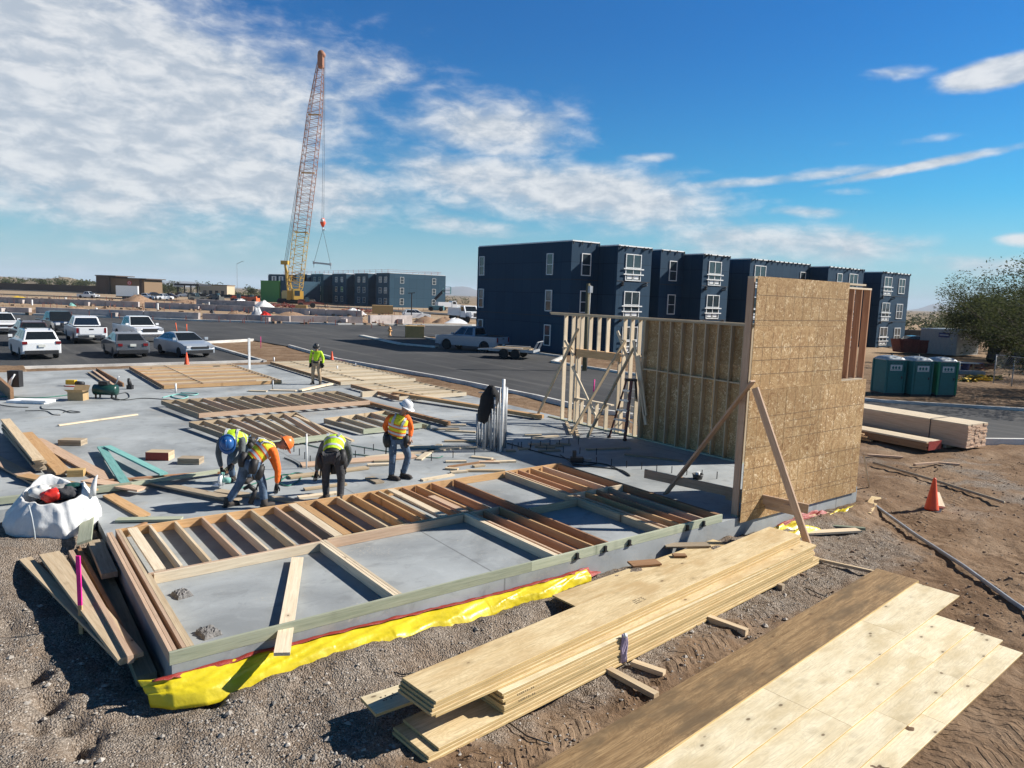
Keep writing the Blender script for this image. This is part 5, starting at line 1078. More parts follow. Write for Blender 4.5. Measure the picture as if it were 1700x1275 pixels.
hose('black hose curling on the slab in front of the white folded sheet', [(-10, 670), (20, 675), (47, 676)], .014, 'hose_dark')
hose('reddish cord winding across the slab in front of the cardboard box', [(68, 674), (72, 679), (100, 680), (118, 685), (133, 684), (115, 682), (105, 685)], .014, 'hose_dark'); hose('thin dark cord lying on the slab below the reddish cord', [(42, 682), (75, 682), (88, 688), (100, 689)], .012, 'hose_dark')
hose('dark hose running from the air compressor towards the far left panel', [(192, 655), (210, 652), (214, 660), (195, 664), (185, 659), (205, 664), (240, 661), (285, 664)], .014, 'hose_dark')
hose('tangled teal hose beside the short white pipe stub', [(270, 660), (292, 655), (312, 658), (300, 662), (285, 658), (296, 654), (320, 656), (328, 653), (300, 652)], .02, 'teal_board')
hose('thin green hose lying across the slab behind the crouching workers', [(440, 715), (500, 735), (560, 750), (620, 758), (645, 766)], .014, 'hose_green'); hose('green hose coiled between the crouching workers', [(395, 812), (430, 800), (470, 788), (500, 792), (480, 806), (465, 800), (490, 785), (525, 792)], .014, 'hose_green')
hose('second green hose running from the green panel to the standing worker', [(560, 735), (600, 742), (660, 752), (720, 760), (735, 757)], .012, 'hose_green'); hose('dark hose loop between the crouching workers and the green panel', [(472, 760), (485, 765), (495, 771), (497, 775)], .014, 'hose_dark')
hose('dark hose lying in the shade behind the long front panel', [(840, 735), (900, 752), (960, 765), (1010, 772), (1045, 790), (1030, 780), (990, 775), (950, 770)], .016, 'hose_dark'); hose('dark cord in the shade between the ladder and the front panel', [(930, 755), (945, 765), (955, 773), (990, 770)], .014, 'hose_dark')
rb = thing('power_tool', 'black power tools lying on the slab behind the long front panel', 'tool', G(960, 768, 0), -YAW); MB().box(-.2, .12, -.08, .08, .01, .14).build('body', 'black_plastic', rb); MB().tube([(.1, 0, .1), (.32, 0, .1)], .04, 8).build('chuck', 'steel', rb, True); MB().box(-.15, -.06, -.06, .06, .14, .3).build('handle', 'black_plastic', rb)
wc = thing('tub', 'small dark tub with a white cup on the slab near the braces', 'tub', G(1158, 795, 0)); MB().lathe([(.1, .0), (.13, .12), (.12, .12), (.09, .02)], 12).build('tub', 'black_plastic', wc, True); MB().lathe([(.04, .02), (.05, .16), (.04, .16)], 10).build('cup', 'pvc', wc, True)
MB().ball(Vector((WX + .5, 6.0, .3)), .12, .1, .2, 10, 8, .1).build('plastic_bag', 'yellow_tool', None, True, label='yellow bag hanging beyond the right end of the open stud wall', cat='bag')
# ---------------------------------------------------------------- gravel stones
def pebbles():
    mb = MB(); r = random.Random(8)
    for i in range(5200):
        k = r.random()
        if k < .45: x, y = r.uniform(-2.8, 1.2), r.uniform(-2.6, 4.2)
        elif k < .9: x, y = r.uniform(0, 9.5), r.uniform(-3.0, -.5)
        else: x, y = r.uniform(9, 18), r.uniform(-5, -.4)
        if inpoly(x, y, SLAB) or (x > -.3 and y > -.4 and y < 4.7): continue
        if y < -2.2 and r.random() < .5: continue
        s = r.uniform(.006, .02) * (2.2 if r.random() < .04 else 1); z = ground_z(x, y) + s*.25; n = 5
        a0 = r.uniform(0, 6); top = (x, y, z + s*.7); ring = [(x + s*math.cos(a0 + 2*math.pi*j/n)*r.uniform(.7, 1.3), y + s*math.sin(a0 + 2*math.pi*j/n)*r.uniform(.7, 1.3), z + s*r.uniform(-.2, .3)) for j in range(n)]
        mb.add([top] + ring, [(0, 1+j, 1+(j+1) % n) for j in range(n)])
    mb.build('gravel', 'stone', kind='stuff')
pebbles()
def clods():
    mb = MB(); r = random.Random(18)
    for i in range(2600):
        x, y = r.uniform(8.5, 24), r.uniform(-6.5, 1.5)
        if i % 4 == 0: x, y = r.uniform(2, 12), r.uniform(-4.5, -2.3)
        if inpoly(x, y, SLAB) or noise.noise((x*.8, y*.8, 3)) < -.15: continue
        s = r.uniform(.008, .03) * (2.0 if r.random() < .05 else 1); z = ground_z(x, y); n = 6; a0 = r.uniform(0, 6)
        lo = [(x + s*math.cos(a0 + 2*math.pi*j/n)*r.uniform(.8, 1.4), y + s*math.sin(a0 + 2*math.pi*j/n)*r.uniform(.8, 1.4), z - .01) for j in range(n)]; hi = [(x + (p[0]-x)*.6, y + (p[1]-y)*.6, z + s*r.uniform(.35, .75)) for p in lo]
        mb.add(lo + hi, [(j, (j+1) % n, n+(j+1) % n, n+j) for j in range(n)] + [tuple(range(n, 2*n))])
    mb.build('soil_clods', 'clod', kind='stuff')
clods()
# ================================================================ people
def skin_mesh(name, pts, edges, mat, parent, sub=2, root=0):
    """pts: {key: (Vector, radius or (rx, ry))}; one continuous surface grown round the joints"""
    keys = list(pts); idx = {k: i for i, k in enumerate(keys)}
    me = bpy.data.meshes.new(name); me.from_pydata([pts[k][0] for k in keys], [(idx[a], idx[b]) for a, b in edges], []); me.update()
    o = bpy.data.objects.new(name, me); COL.objects.link(o)
    m = o.modifiers.new('skin', 'SKIN'); m.use_smooth_shade = True; m.branch_smoothing = .35
    if not me.skin_vertices: 
        bpy.context.view_layer.objects.active = o
    sv = me.skin_vertices[0].data
    for k in keys:
        r = pts[k][1]; sv[idx[k]].radius = r if isinstance(r, tuple) else (r, r); sv[idx[k]].use_root = (idx[k] == root)
    s = o.modifiers.new('sub', 'SUBSURF'); s.levels = sub; s.render_levels = sub
    dg = bpy.context.evaluated_depsgraph_get(); ev = o.evaluated_get(dg); nm = bpy.data.meshes.new_from_object(ev)
    bpy.data.objects.remove(o); nm.name = name; nm.shade_smooth(); nm.materials.clear(); nm.materials.append(MATS[mat])
    n = bpy.data.objects.new(name, nm); COL.objects.link(n)
    if parent is not None: attach(n, parent, True)
    return n
def join_into(o, mb, mat=None):
    """add hand or face detail to the same body mesh"""
    bm = bmesh.new(); bm.from_mesh(o.data); tm = mb.mesh('t')
    off = len(o.data.materials); 
    if mat: o.data.materials.append(MATS[mat])
    bm2 = bmesh.new(); bm2.from_mesh(tm)
    for f in bm2.faces: f.material_index = off if mat else 0; f.smooth = True
    tm2 = bpy.data.meshes.new('t2'); bm2.to_mesh(tm2); bm2.free(); bm.from_mesh(tm2); bm.to_mesh(o.data); bm.free()
    bpy.data.meshes.remove(tm); bpy.data.meshes.remove(tm2)
def person(label, base, J, face, cloth, hat, extras=()):
    """J: joints as (right, away, up) metres from the base, read in picture axes; face: the way the head looks, same axes"""
    w = lambda p: Vector(base) + CR*p[0] + CA*p[1] + UP*p[2]
    t = thing('person', label, 'person', Vector(base)); P = {k: w(p) for k, p in J.items()}
    fw_ = (CR*face[0] + CA*face[1] + UP*face[2]).normalized()
    hd = P['head']; nk = P['neck']; upv = (hd - nk).normalized()
    upv = (upv - fw_*upv.dot(fw_)); upv = upv.normalized() if upv.length > .05 else UP.copy(); side = fw_.cross(upv).normalized()
    ch = P['chest']
    R_ = {'pelvis': (P['pelvis'], .115), 'belly': (P['pelvis'].lerp(ch, .45), .11), 'chest': (ch, .125), 'neck': (nk, .058), 'head': (hd, .07)}
    E_ = [('pelvis', 'belly'), ('belly', 'chest'), ('chest', 'neck'), ('neck', 'head')]
    for s in 'lr':
        R_['sh'+s] = (P['sh'+s], .062); R_['el'+s] = (P['el'+s], .045); R_['wr'+s] = (P['wr'+s], .032)
        R_['hip'+s] = (P['hip'+s], .095); R_['kn'+s] = (P['kn'+s], .062); R_['an'+s] = (P['an'+s], .045)
        E_ += [('chest', 'sh'+s), ('sh'+s, 'el'+s), ('el'+s, 'wr'+s), ('pelvis', 'hip'+s), ('hip'+s, 'kn'+s), ('kn'+s, 'an'+s)]
    body = skin_mesh('body', R_, E_, 'skin', t)
    # head and face
    hm = MB(); n, k = 18, 13; vs = []
    for i in range(k + 1):
        a = math.pi*i/k
        for j in range(n):
            b = 2*math.pi*j/n; x = math.sin(a)*math.cos(b); y = math.sin(a)*math.sin(b); z = math.cos(a)
            f = .098*x*(1.0 if x < 0 else .96 - .10*max(0, -z)); q = .078*y*(1 - .28*max(0, -z)); v = .122*z
            if x > .8 and -.25 < z < .1: f += .018*(1 - abs(y)*4 if abs(y) < .25 else 0)
            vs.append(hd + fw_*f + side*q + upv*v)
    hm.add(vs, [(i*n+j, (i+1)*n+j, (i+1)*n+(j+1) % n, i*n+(j+1) % n) for i in range(k) for j in range(n)])
    no = hd + fw_*.094 - upv*.018; hm.tube([no + upv*.03 - fw_*.012, no + fw_*.012, no - upv*.012 + fw_*.006], [.006, .013, .011], 7)
    for s in (-1, 1): hm.ball(hd + side*s*.078 - upv*.01 - fw_*.005, .018, .018, .03, 8, 6)
    hm.tube([hd + fw_*.083 - upv*.058 + side*.022, hd + fw_*.092 - upv*.056, hd + fw_*.083 - upv*.058 - side*.022], [.004, .008, .004], 6)
    join_into(body, hm)
    ey = MB()
    for s in (-1, 1): ey.ball(hd + fw_*.086 + side*s*.03 + upv*.012, .011, .011, .009, 8, 6)
    join_into(body, ey, 'eye')
    # hands
    hnd = MB()
    for s in 'lr':
        d = (P['wr'+s] - P['el'+s]).normalized(); tip = P.get('ha'+s)
        if tip is not None: d = (tip - P['wr'+s]).normalized()
        a = d.orthogonal().normalized() if abs(d.dot(CR)) > .95 else (CR - d*CR.dot(d)).normalized(); b = d.cross(a).normalized()
        c = P['wr'+s]; hnd.tube([c - d*.03, c + d*.02, c + d*.06, c + d*.095], [.03, .036, .042, .036], 10)
        for q in range(4):
            o_ = a*(-.03 + .02*q); L = (.07, .085, .08, .06)[q]; cu = b*.018
            hnd.tube([c + d*.085 + o_, c + d*(.085 + L*.5) + o_*1.1 + cu*.5, c + d*(.085 + L*.8) + o_*1.1 + cu*1.4, c + d*(.085 + L) + o_*1.1 + cu*2.6], [.0105, .0095, .0085, .007], 7)
        hnd.tube([c + d*.03 + a*.034, c + d*.065 + a*.062 + b*.012, c + d*.1 + a*.066 + b*.026], [.014, .012, .009], 7)
    if cloth.get('gloves'): join_into(body, hnd, cloth['gloves'])
    else: join_into(body, hnd)
    # shirt with sleeves, trousers, boots
    S = {'pelvis': (P['pelvis'].lerp(ch, .08), (.135, .125)), 'belly': (P['pelvis'].lerp(ch, .45), (.142, .13)), 'chest': (ch, (.158, .135)), 'neck': (ch.lerp(nk, .72), .075)}
    SE = [('pelvis', 'belly'), ('belly', 'chest'), ('chest', 'neck')]
    for s in 'lr':
        S['sh'+s] = (P['sh'+s], .082); S['el'+s] = (P['el'+s], .064); S['wr'+s] = (P['el'+s].lerp(P['wr'+s], .9 if cloth.get('long', True) else .1), .046)
        S['mi'+s] = (P['sh'+s].lerp(P['el'+s], .5), .071); SE += [('chest', 'sh'+s), ('sh'+s, 'mi'+s), ('mi'+s, 'el'+s), ('el'+s, 'wr'+s)]
    skin_mesh('shirt', S, SE, cloth['shirt'], t)
    Tn = {'pelvis': (P['pelvis'], (.138, .13))}; TE = []
    for s in 'lr':
        k_ = P['kn'+s]; Tn['hip'+s] = (P['hip'+s], .118); Tn['th'+s] = (P['hip'+s].lerp(k_, .5), .10); Tn['kn'+s] = (k_, .080); Tn['cf'+s] = (k_.lerp(P['an'+s], .4), .076); Tn['an'+s] = (P['an'+s], .068)
        TE += [('pelvis', 'hip'+s), ('hip'+s, 'th'+s), ('th'+s, 'kn'+s), ('kn'+s, 'cf'+s), ('cf'+s, 'an'+s)]
    skin_mesh('trousers', Tn, TE, cloth['trousers'], t)
    for s in 'lr':
        a_ = P['an'+s]; to = P['to'+s]; bmb = MB(); dr_ = (to - a_); dr_.z = 0; dr_.normalize()
        z0 = a_.z - .085; heel = Vector((a_.x, a_.y, z0)) - dr_*.06
        bmb.tube([a_ + UP*.09, a_ + UP*.0, heel + dr_*.05 + UP*.05], [.062, .06, .056], 12)
        bmb.tube([heel + UP*.045, heel + dr_*.1 + UP*.046, heel + dr_*.2 + UP*.042, heel + dr_*.27 + UP*.036], [.046, .05, .05, .034], 12)
        so = bmb.build('boot', 'boot', t, True, world=True)
        sm = MB(); sm.bar(heel - dr_*.03 + UP*.012, heel + dr_*.28 + UP*.012, .095, .024); sm.build('sole', 'black_plastic', so)
    # vest: shell round the torso with bands
    if cloth.get('vest'):
        ax = (nk - P['pelvis']).normalized(); sw = (P['shr'] - P['shl']); sw = (sw - ax*sw.dot(ax)).normalized(); dp = ax.cross(sw)
        def ring(f, rx, ry, cpt=None): 
            c = P['pelvis'].lerp(ch, f) if f <= 1 else ch.lerp(nk, f - 1); return [c + sw*rx*math.cos(2*math.pi*i/22) + dp*ry*math.sin(2*math.pi*i/22)*(1) for i in range(22)]
        shw = (P['shr'] - P['shl']).length / 2
        prof = [(.12, .185, .155), (.3, .188, .158), (.55, .192, .162), (.8, .2, .168), (1.0, min(.215, shw + .06), .168), (1.35, min(.20, shw + .04), .145), (1.62, .125, .11), (1.78, .085, .085)]
        def shell(f0, f1, grow, name, mat, par, wd=True):
            ps = []; N_ = 8
            for q in range(N_ + 1):
                f = f0 + (f1 - f0)*q/N_
                for (a, ra, rb), (b, sa, sb) in zip(prof[:-1], prof[1:]):
                    if a - 1e-6 <= f <= b + 1e-6: tt = (f-a)/(b-a); ps.append((f, ra + (sa-ra)*tt + grow, rb + (sb-rb)*tt + grow)); break
            vs = []; 
            for (f, rx, ry) in ps:
                vs += [v + dp*.006*noise.noise(v*9) + sw*.010*noise.noise(v*7) for v in ring(f, rx, ry)]
            k = len(ps); return MB().add(vs, [(i*22+j, i*22+(j+1) % 22, (i+1)*22+(j+1) % 22, (i+1)*22+j) for i in range(k-1) for j in range(22)]).build(name, mat, par, True, world=wd)
        ve = shell(.12, 1.78, 0, 'vest', cloth['vest'], t)
        if cloth['vest'] == 'hivis_yellow':
            for f0, f1 in ((.20, .47), (.65, .91)): shell(f0, f1, .003, 'orange_band', 'hi_orange', ve, False)
        for f0, f1 in ((.28, .40), (.72, .84)): shell(f0, f1, .005, 'reflective_band', 'reflective', ve, False)
        for s, k_ in ((-1, 'shl'), (1, 'shr')):
            for fr in (-1, 1):
                pts = [P['pelvis'].lerp(ch, .84) + sw*s*.10 + dp*fr*.168, ch + sw*s*.11 + dp*fr*.17, ch.lerp(nk, .38) + sw*s*.115 + dp*fr*.135, ch.lerp(nk, .62) + sw*s*.11 + dp*fr*.06, ch.lerp(nk, .68) + sw*s*.11]
                b = MB()
                for p, q in zip(pts[:-1], pts[1:]): b.bar(p, q, .05, .014, up=dp*fr)
                b.build('shoulder_band', 'reflective', ve)
    # tool belt with pouches
    if cloth.get('belt', True):
        ax = (ch - P['pelvis']).normalized(); sw = (P['hipr'] - P['hipl']); sw = (sw - ax*sw.dot(ax)).normalized(); dp = ax.cross(sw); c = P['pelvis'] + ax*.03
        vs = []
        for q in range(3): vs += [c + ax*(-.035 + .035*q) + sw*.178*math.cos(2*math.pi*i/20) + dp*.158*math.sin(2*math.pi*i/20) for i in range(20)]
        bl_ = MB().add(vs, [(i*20+j, i*20+(j+1) % 20, (i+1)*20+(j+1) % 20, (i+1)*20+j) for i in range(2) for j in range(20)]).build('tool_belt', cloth.get('beltmat', 'leather'), t, True, world=True)
        for i, a in enumerate(cloth.get('pouches', (20, 160, 60, 120))):
            a = rad(a); o_ = sw*.215*math.cos(a) + dp*.195*math.sin(a); dn = (-UP*.75 - ax*.25).normalized(); p = c + o_
            b = MB().tube([p + ax*.05, p + dn*.06, p + dn*.16, p + dn*.23], [.055, .082, .078, .05], 9)
            if i == 0: b.tube([p + ax*.08, p + dn*.42], .014, 6)
            b.build('pouch', cloth.get('beltmat', 'leather'), bl_, True)
    # hard hat
    hu = (upv + fw_*.0).normalized(); hb = hd + hu*.035; vs = []; n = 22
    for r, z in ((.128, -.012), (.126, .012), (.122, .045), (.108, .085), (.08, .115), (.042, .132), (.0, .138)):
        vs += [hb + fw_*r*1.12*math.cos(2*math.pi*j/n) + side*r*math.sin(2*math.pi*j/n) + hu*z for j in range(n)]
    hm = MB().add(vs, [(i*n+j, i*n+(j+1) % n, (i+1)*n+(j+1) % n, (i+1)*n+j) for i in range(6) for j in range(n)])
    hh = hm.build('hard_hat', hat, t, True, world=True)
    vs = []
    for ro in (1.0, 1.30): vs += [hb + fw_*(.126*ro*(1.12 + (.22 if math.cos(2*math.pi*j/n) > .3 else 0)*(ro > 1)))*math.cos(2*math.pi*j/n) + side*.126*ro*math.sin(2*math.pi*j/n) - hu*(.004 + (ro-1)*.03) for j in range(n)]
    b = MB().add(vs, [(j, (j+1) % n, n+(j+1) % n, n+j) for j in range(n)]).build('brim', hat, hh, True); so = b.modifiers.new('t', 'SOLIDIFY'); so.thickness = .008
    rg = MB().tube([hb + fw_*.12 + hu*.06, hb + fw_*.06 + hu*.13, hb + hu*.143, hb - fw_*.06 + hu*.132, hb - fw_*.125 + hu*.06], .012, 6).build('ridge', hat, hh, True)
    return t, P
# standing worker in orange: leaning a little, right knee forward, arm bent back to the hip
b4 = G(660, 796, 0)
person('standing worker in orange shirt, yellow vest, white hard hat and blue jeans', b4, dict(pelvis=(-.04, 0, .92), chest=(.0, -.02, 1.28), neck=(.10, -.04, 1.47), head=(.17, -.06, 1.60),
    shl=(-.17, -.04, 1.38), ell=(-.31, .08, 1.13), wrl=(-.17, .02, .95), hal=(-.10, -.08, .90), shr=(.20, -.02, 1.38), elr=(.26, .14, 1.10), wrr=(.25, .02, .90), har=(.25, -.05, .80),
    hipl=(-.11, -.02, .90), knl=(-.10, -.08, .50), anl=(-.13, -.02, .09), tol=(.02, -.10, 0), hipr=(.08, .04, .90), knr=(.22, .02, .52), anr=(.10, .12, .10), tor=(.24, .06, 0)), (.75, -.62, -.45),
    dict(shirt='hi_orange', trousers='denim', vest='hivis_yellow', pouches=(160, 200, 10, 340)), 'hat_white')
# worker with blue hard hat, bent over towards the camera, circular saw in the hands
b1 = G(378, 812, 0) + CA*.25
person('bending worker with blue hard hat and lime vest, holding a circular saw', b1, dict(pelvis=(.05, .40, .86), chest=(.0, .02, 1.0), neck=(.03, -.20, .98), head=(.06, -.36, .96),
    shl=(-.22, .0, .97), ell=(-.24, -.1, .68), wrl=(-.16, -.14, .38), hal=(-.12, -.16, .26), shr=(.22, -.02, .97), elr=(.24, -.12, .68), wrr=(.06, -.18, .48), har=(-.02, -.18, .40),
    hipl=(-.07, .42, .84), knl=(-.14, .24, .46), anl=(-.14, .36, .09), tol=(-.16, .22, 0), hipr=(.17, .42, .84), knr=(.24, .22, .46), anr=(.22, .36, .09), tor=(.22, .2, 0)), (.05, -.12, -1),
    dict(shirt='grey_shirt', trousers='denim', vest='hivis', gloves='black_cloth', pouches=(10, 170, 200, 340)), 'hat_blue')
sw_ = thing('circular_saw', 'white and teal circular saw held low by the worker with the blue hat', 'saw', b1 + CR*-.14 + CA*-.2)
c = b1 + CR*-.14 + CA*-.2 + UP*.17; MB().bar(c - CR*.05 - CA*.16 - UP*.09, c - CR*.05 + CA*.16 - UP*.09, .16, .01).build('base_plate', 'alu', sw_, world=True)
MB().tube([c - CR*.03, c + CR*.03], .12, 18).build('blade_guard', 'paint_white', sw_, True, world=True); MB().tube([c + CR*.03, c + CR*.17], .055, 12).build('motor', 'teal_board', sw_, True, world=True); MB().tube([c + CR*.02 - UP*.0, c + CA*.02 + UP*.15 + CR*.04, c - CA*.10 + UP*.16 + CR*.04], .022, 8).build('handle', 'teal_board', sw_, True, world=True)
MB().tube([c - CR*.035, c - CR*.03], .105, 18).build('blade', 'red_tape', sw_, world=True)
# worker in orange with white and orange hat, legs apart, bent away to the right
b2 = G(413, 842, 0)
person('bending worker in orange shirt and jeans, legs apart, seen from behind', b2, dict(pelvis=(.04, 0, .84), chest=(.24, .20, 1.10), neck=(.42, .30, 1.12), head=(.54, .38, 1.12),
    shl=(.18, .34, 1.08), ell=(.30, .45, .80), wrl=(.38, .48, .52), hal=(.40, .5, .4), shr=(.44, .08, 1.05), elr=(.53, .04, .72), wrr=(.50, .06, .42), har=(.48, .08, .3),
    hipl=(-.06, .06, .82), knl=(-.17, .04, .44), anl=(-.38, -.02, .09), tol=(-.26, .12, 0), hipr=(.14, -.06, .82), knr=(.26, .0, .44), anr=(.30, -.04, .09), tor=(.40, .1, 0)), (.35, .25, -.9),
    dict(shirt='hi_orange', trousers='denim', vest='hivis_yellow', gloves='black_cloth', pouches=(30, 90, 150, 250, 330)), 'hat_orange')
kt = thing('nail_gun', 'dark nail gun standing on the slab by the boots of the bending orange worker', 'nail gun', G(420, 836, 0))
p = G(416, 838, 0); MB().tube([p + UP*.03, p + UP*.3 + CR*.10], [.05, .04], 9).build('magazine', 'black_plastic', kt, True, world=True); MB().tube([p + UP*.28 + CR*.09, p + UP*.36 + CR*-.02, p + UP*.3 + CR*-.12], [.045, .05, .03], 9).build('body', 'black_plastic', kt, True, world=True)
# worker in charcoal trousers seen from behind, bent forward
b3 = G(553, 832, 0)
person('bending worker in charcoal trousers and lime vest, seen from behind, reaching down', b3, dict(pelvis=(-.02, 0, .88), chest=(-.06, .34, 1.10), neck=(-.07, .54, 1.06), head=(-.07, .64, .98),
    shl=(-.27, .34, 1.04), ell=(-.38, .36, .74), wrl=(-.40, .30, .47), hal=(-.42, .3, .35), shr=(.16, .38, 1.06), elr=(.2, .55, .78), wrr=(.08, .6, .5), har=(.02, .62, .4),
    hipl=(-.12, 0, .86), knl=(-.15, .02, .46), anl=(-.16, .10, .09), tol=(-.18, .28, 0), hipr=(.10, -.02, .86), knr=(.15, .02, .46), anr=(.16, -.10, .09), tor=(.18, .1, 0)), (0, .72, -.7),
    dict(shirt='grey_shirt', trousers='charcoal', vest='hivis', gloves='black_cloth', pouches=(180, 150, 20, 340, 90)), 'hat_dark')
# far worker walking towards the camera
b5 = G(525, 638, 0)
person('distant standing worker in lime long sleeved top, tan trousers and dark hard hat', b5, dict(pelvis=(0, 0, .93), chest=(.02, -.02, 1.30), neck=(.03, -.04, 1.49), head=(.04, -.08, 1.61),
    shl=(-.18, -.02, 1.40), ell=(-.25, .02, 1.12), wrl=(-.24, -.08, .88), hal=(-.24, -.1, .76), shr=(.21, -.02, 1.40), elr=(.29, .03, 1.13), wrr=(.30, -.06, .88), har=(.3, -.08, .76),
    hipl=(-.1, 0, .91), knl=(-.13, -.05, .5), anl=(-.15, .02, .09), tol=(-.17, -.14, 0), hipr=(.1, 0, .91), knr=(.14, -.04, .5), anr=(.16, .04, .09), tor=(.19, -.12, 0)), (.15, -.85, -.4),
    dict(shirt='hivis', trousers='tan_cloth', vest=None, gloves='black_cloth', pouches=(0, 20, 160, 180)), 'hat_dark')
# ================================================================ vehicles
def arch(cx, r, z0, n=9): return [(cx + r*math.cos(math.pi*(1 - i/(n-1))), z0 + r*math.sin(math.pi*(1 - i/(n-1)))) for i in range(n)]
def side_loft(mb, prof, w, lay=((1, .05), (.93, .0))):
    """closed side profile (x, z) extruded across y with rounded-in flanks"""
    n = len(prof); cx = sum(p[0] for p in prof)/n; cz = sum(p[1] for p in prof)/n; ys = [-w, -w + .035, -w*.8, w*.8, w - .035, w]; sh = [.955, .99, 1, 1, .99, .955]; vs = []
    for y, k in zip(ys, sh): vs += [(cx + (x-cx)*(1 - (1-k)*.35), y, cz + (z-cz)*(k if z > cz else 1)) for x, z in prof]
    m = len(ys); fs = [(i*n+j, i*n+(j+1) % n, (i+1)*n+(j+1) % n, (i+1)*n+j) for i in range(m-1) for j in range(n)] + [tuple(range(n))[::-1], tuple(range((m-1)*n, m*n))]
    mb.add(vs, fs)
KINDS = {
 'sedan': dict(L=4.85, w=.91, ax=1.40, rw=.33, low=.22, top=[(-2.4, .5), (-2.38, .86), (-2.2, .97), (-1.55, .99), (1.1, .97), (1.9, .84), (2.3, .72), (2.42, .55)], cab=[(-1.95, .97), (-1.2, 1.38), (-.5, 1.46), (.15, 1.44), (1.15, .96)], ct=.62),
 'suv': dict(L=4.6, w=.93, ax=1.35, rw=.36, low=.26, top=[(-2.27, .5), (-2.28, .95), (-2.2, 1.06), (-1.5, 1.08), (.95, 1.04), (1.85, .95), (2.2, .80), (2.28, .6)], cab=[(-2.2, 1.06), (-1.9, 1.58), (-1.2, 1.69), (.0, 1.66), (.98, 1.04)], ct=.66),
 'pickup': dict(L=5.8, w=1.0, ax=1.80, rw=.41, low=.38, top=[(-2.88, .6), (-2.9, 1.16), (-2.82, 1.2), (-.8, 1.2), (1.2, 1.2), (2.3, 1.14), (2.75, 1.04), (2.9, .8), (2.9, .62)], cab=[(-.85, 1.19), (-.72, 1.83), (-.3, 1.91), (.5, 1.9), (1.25, 1.19)], ct=.72)}
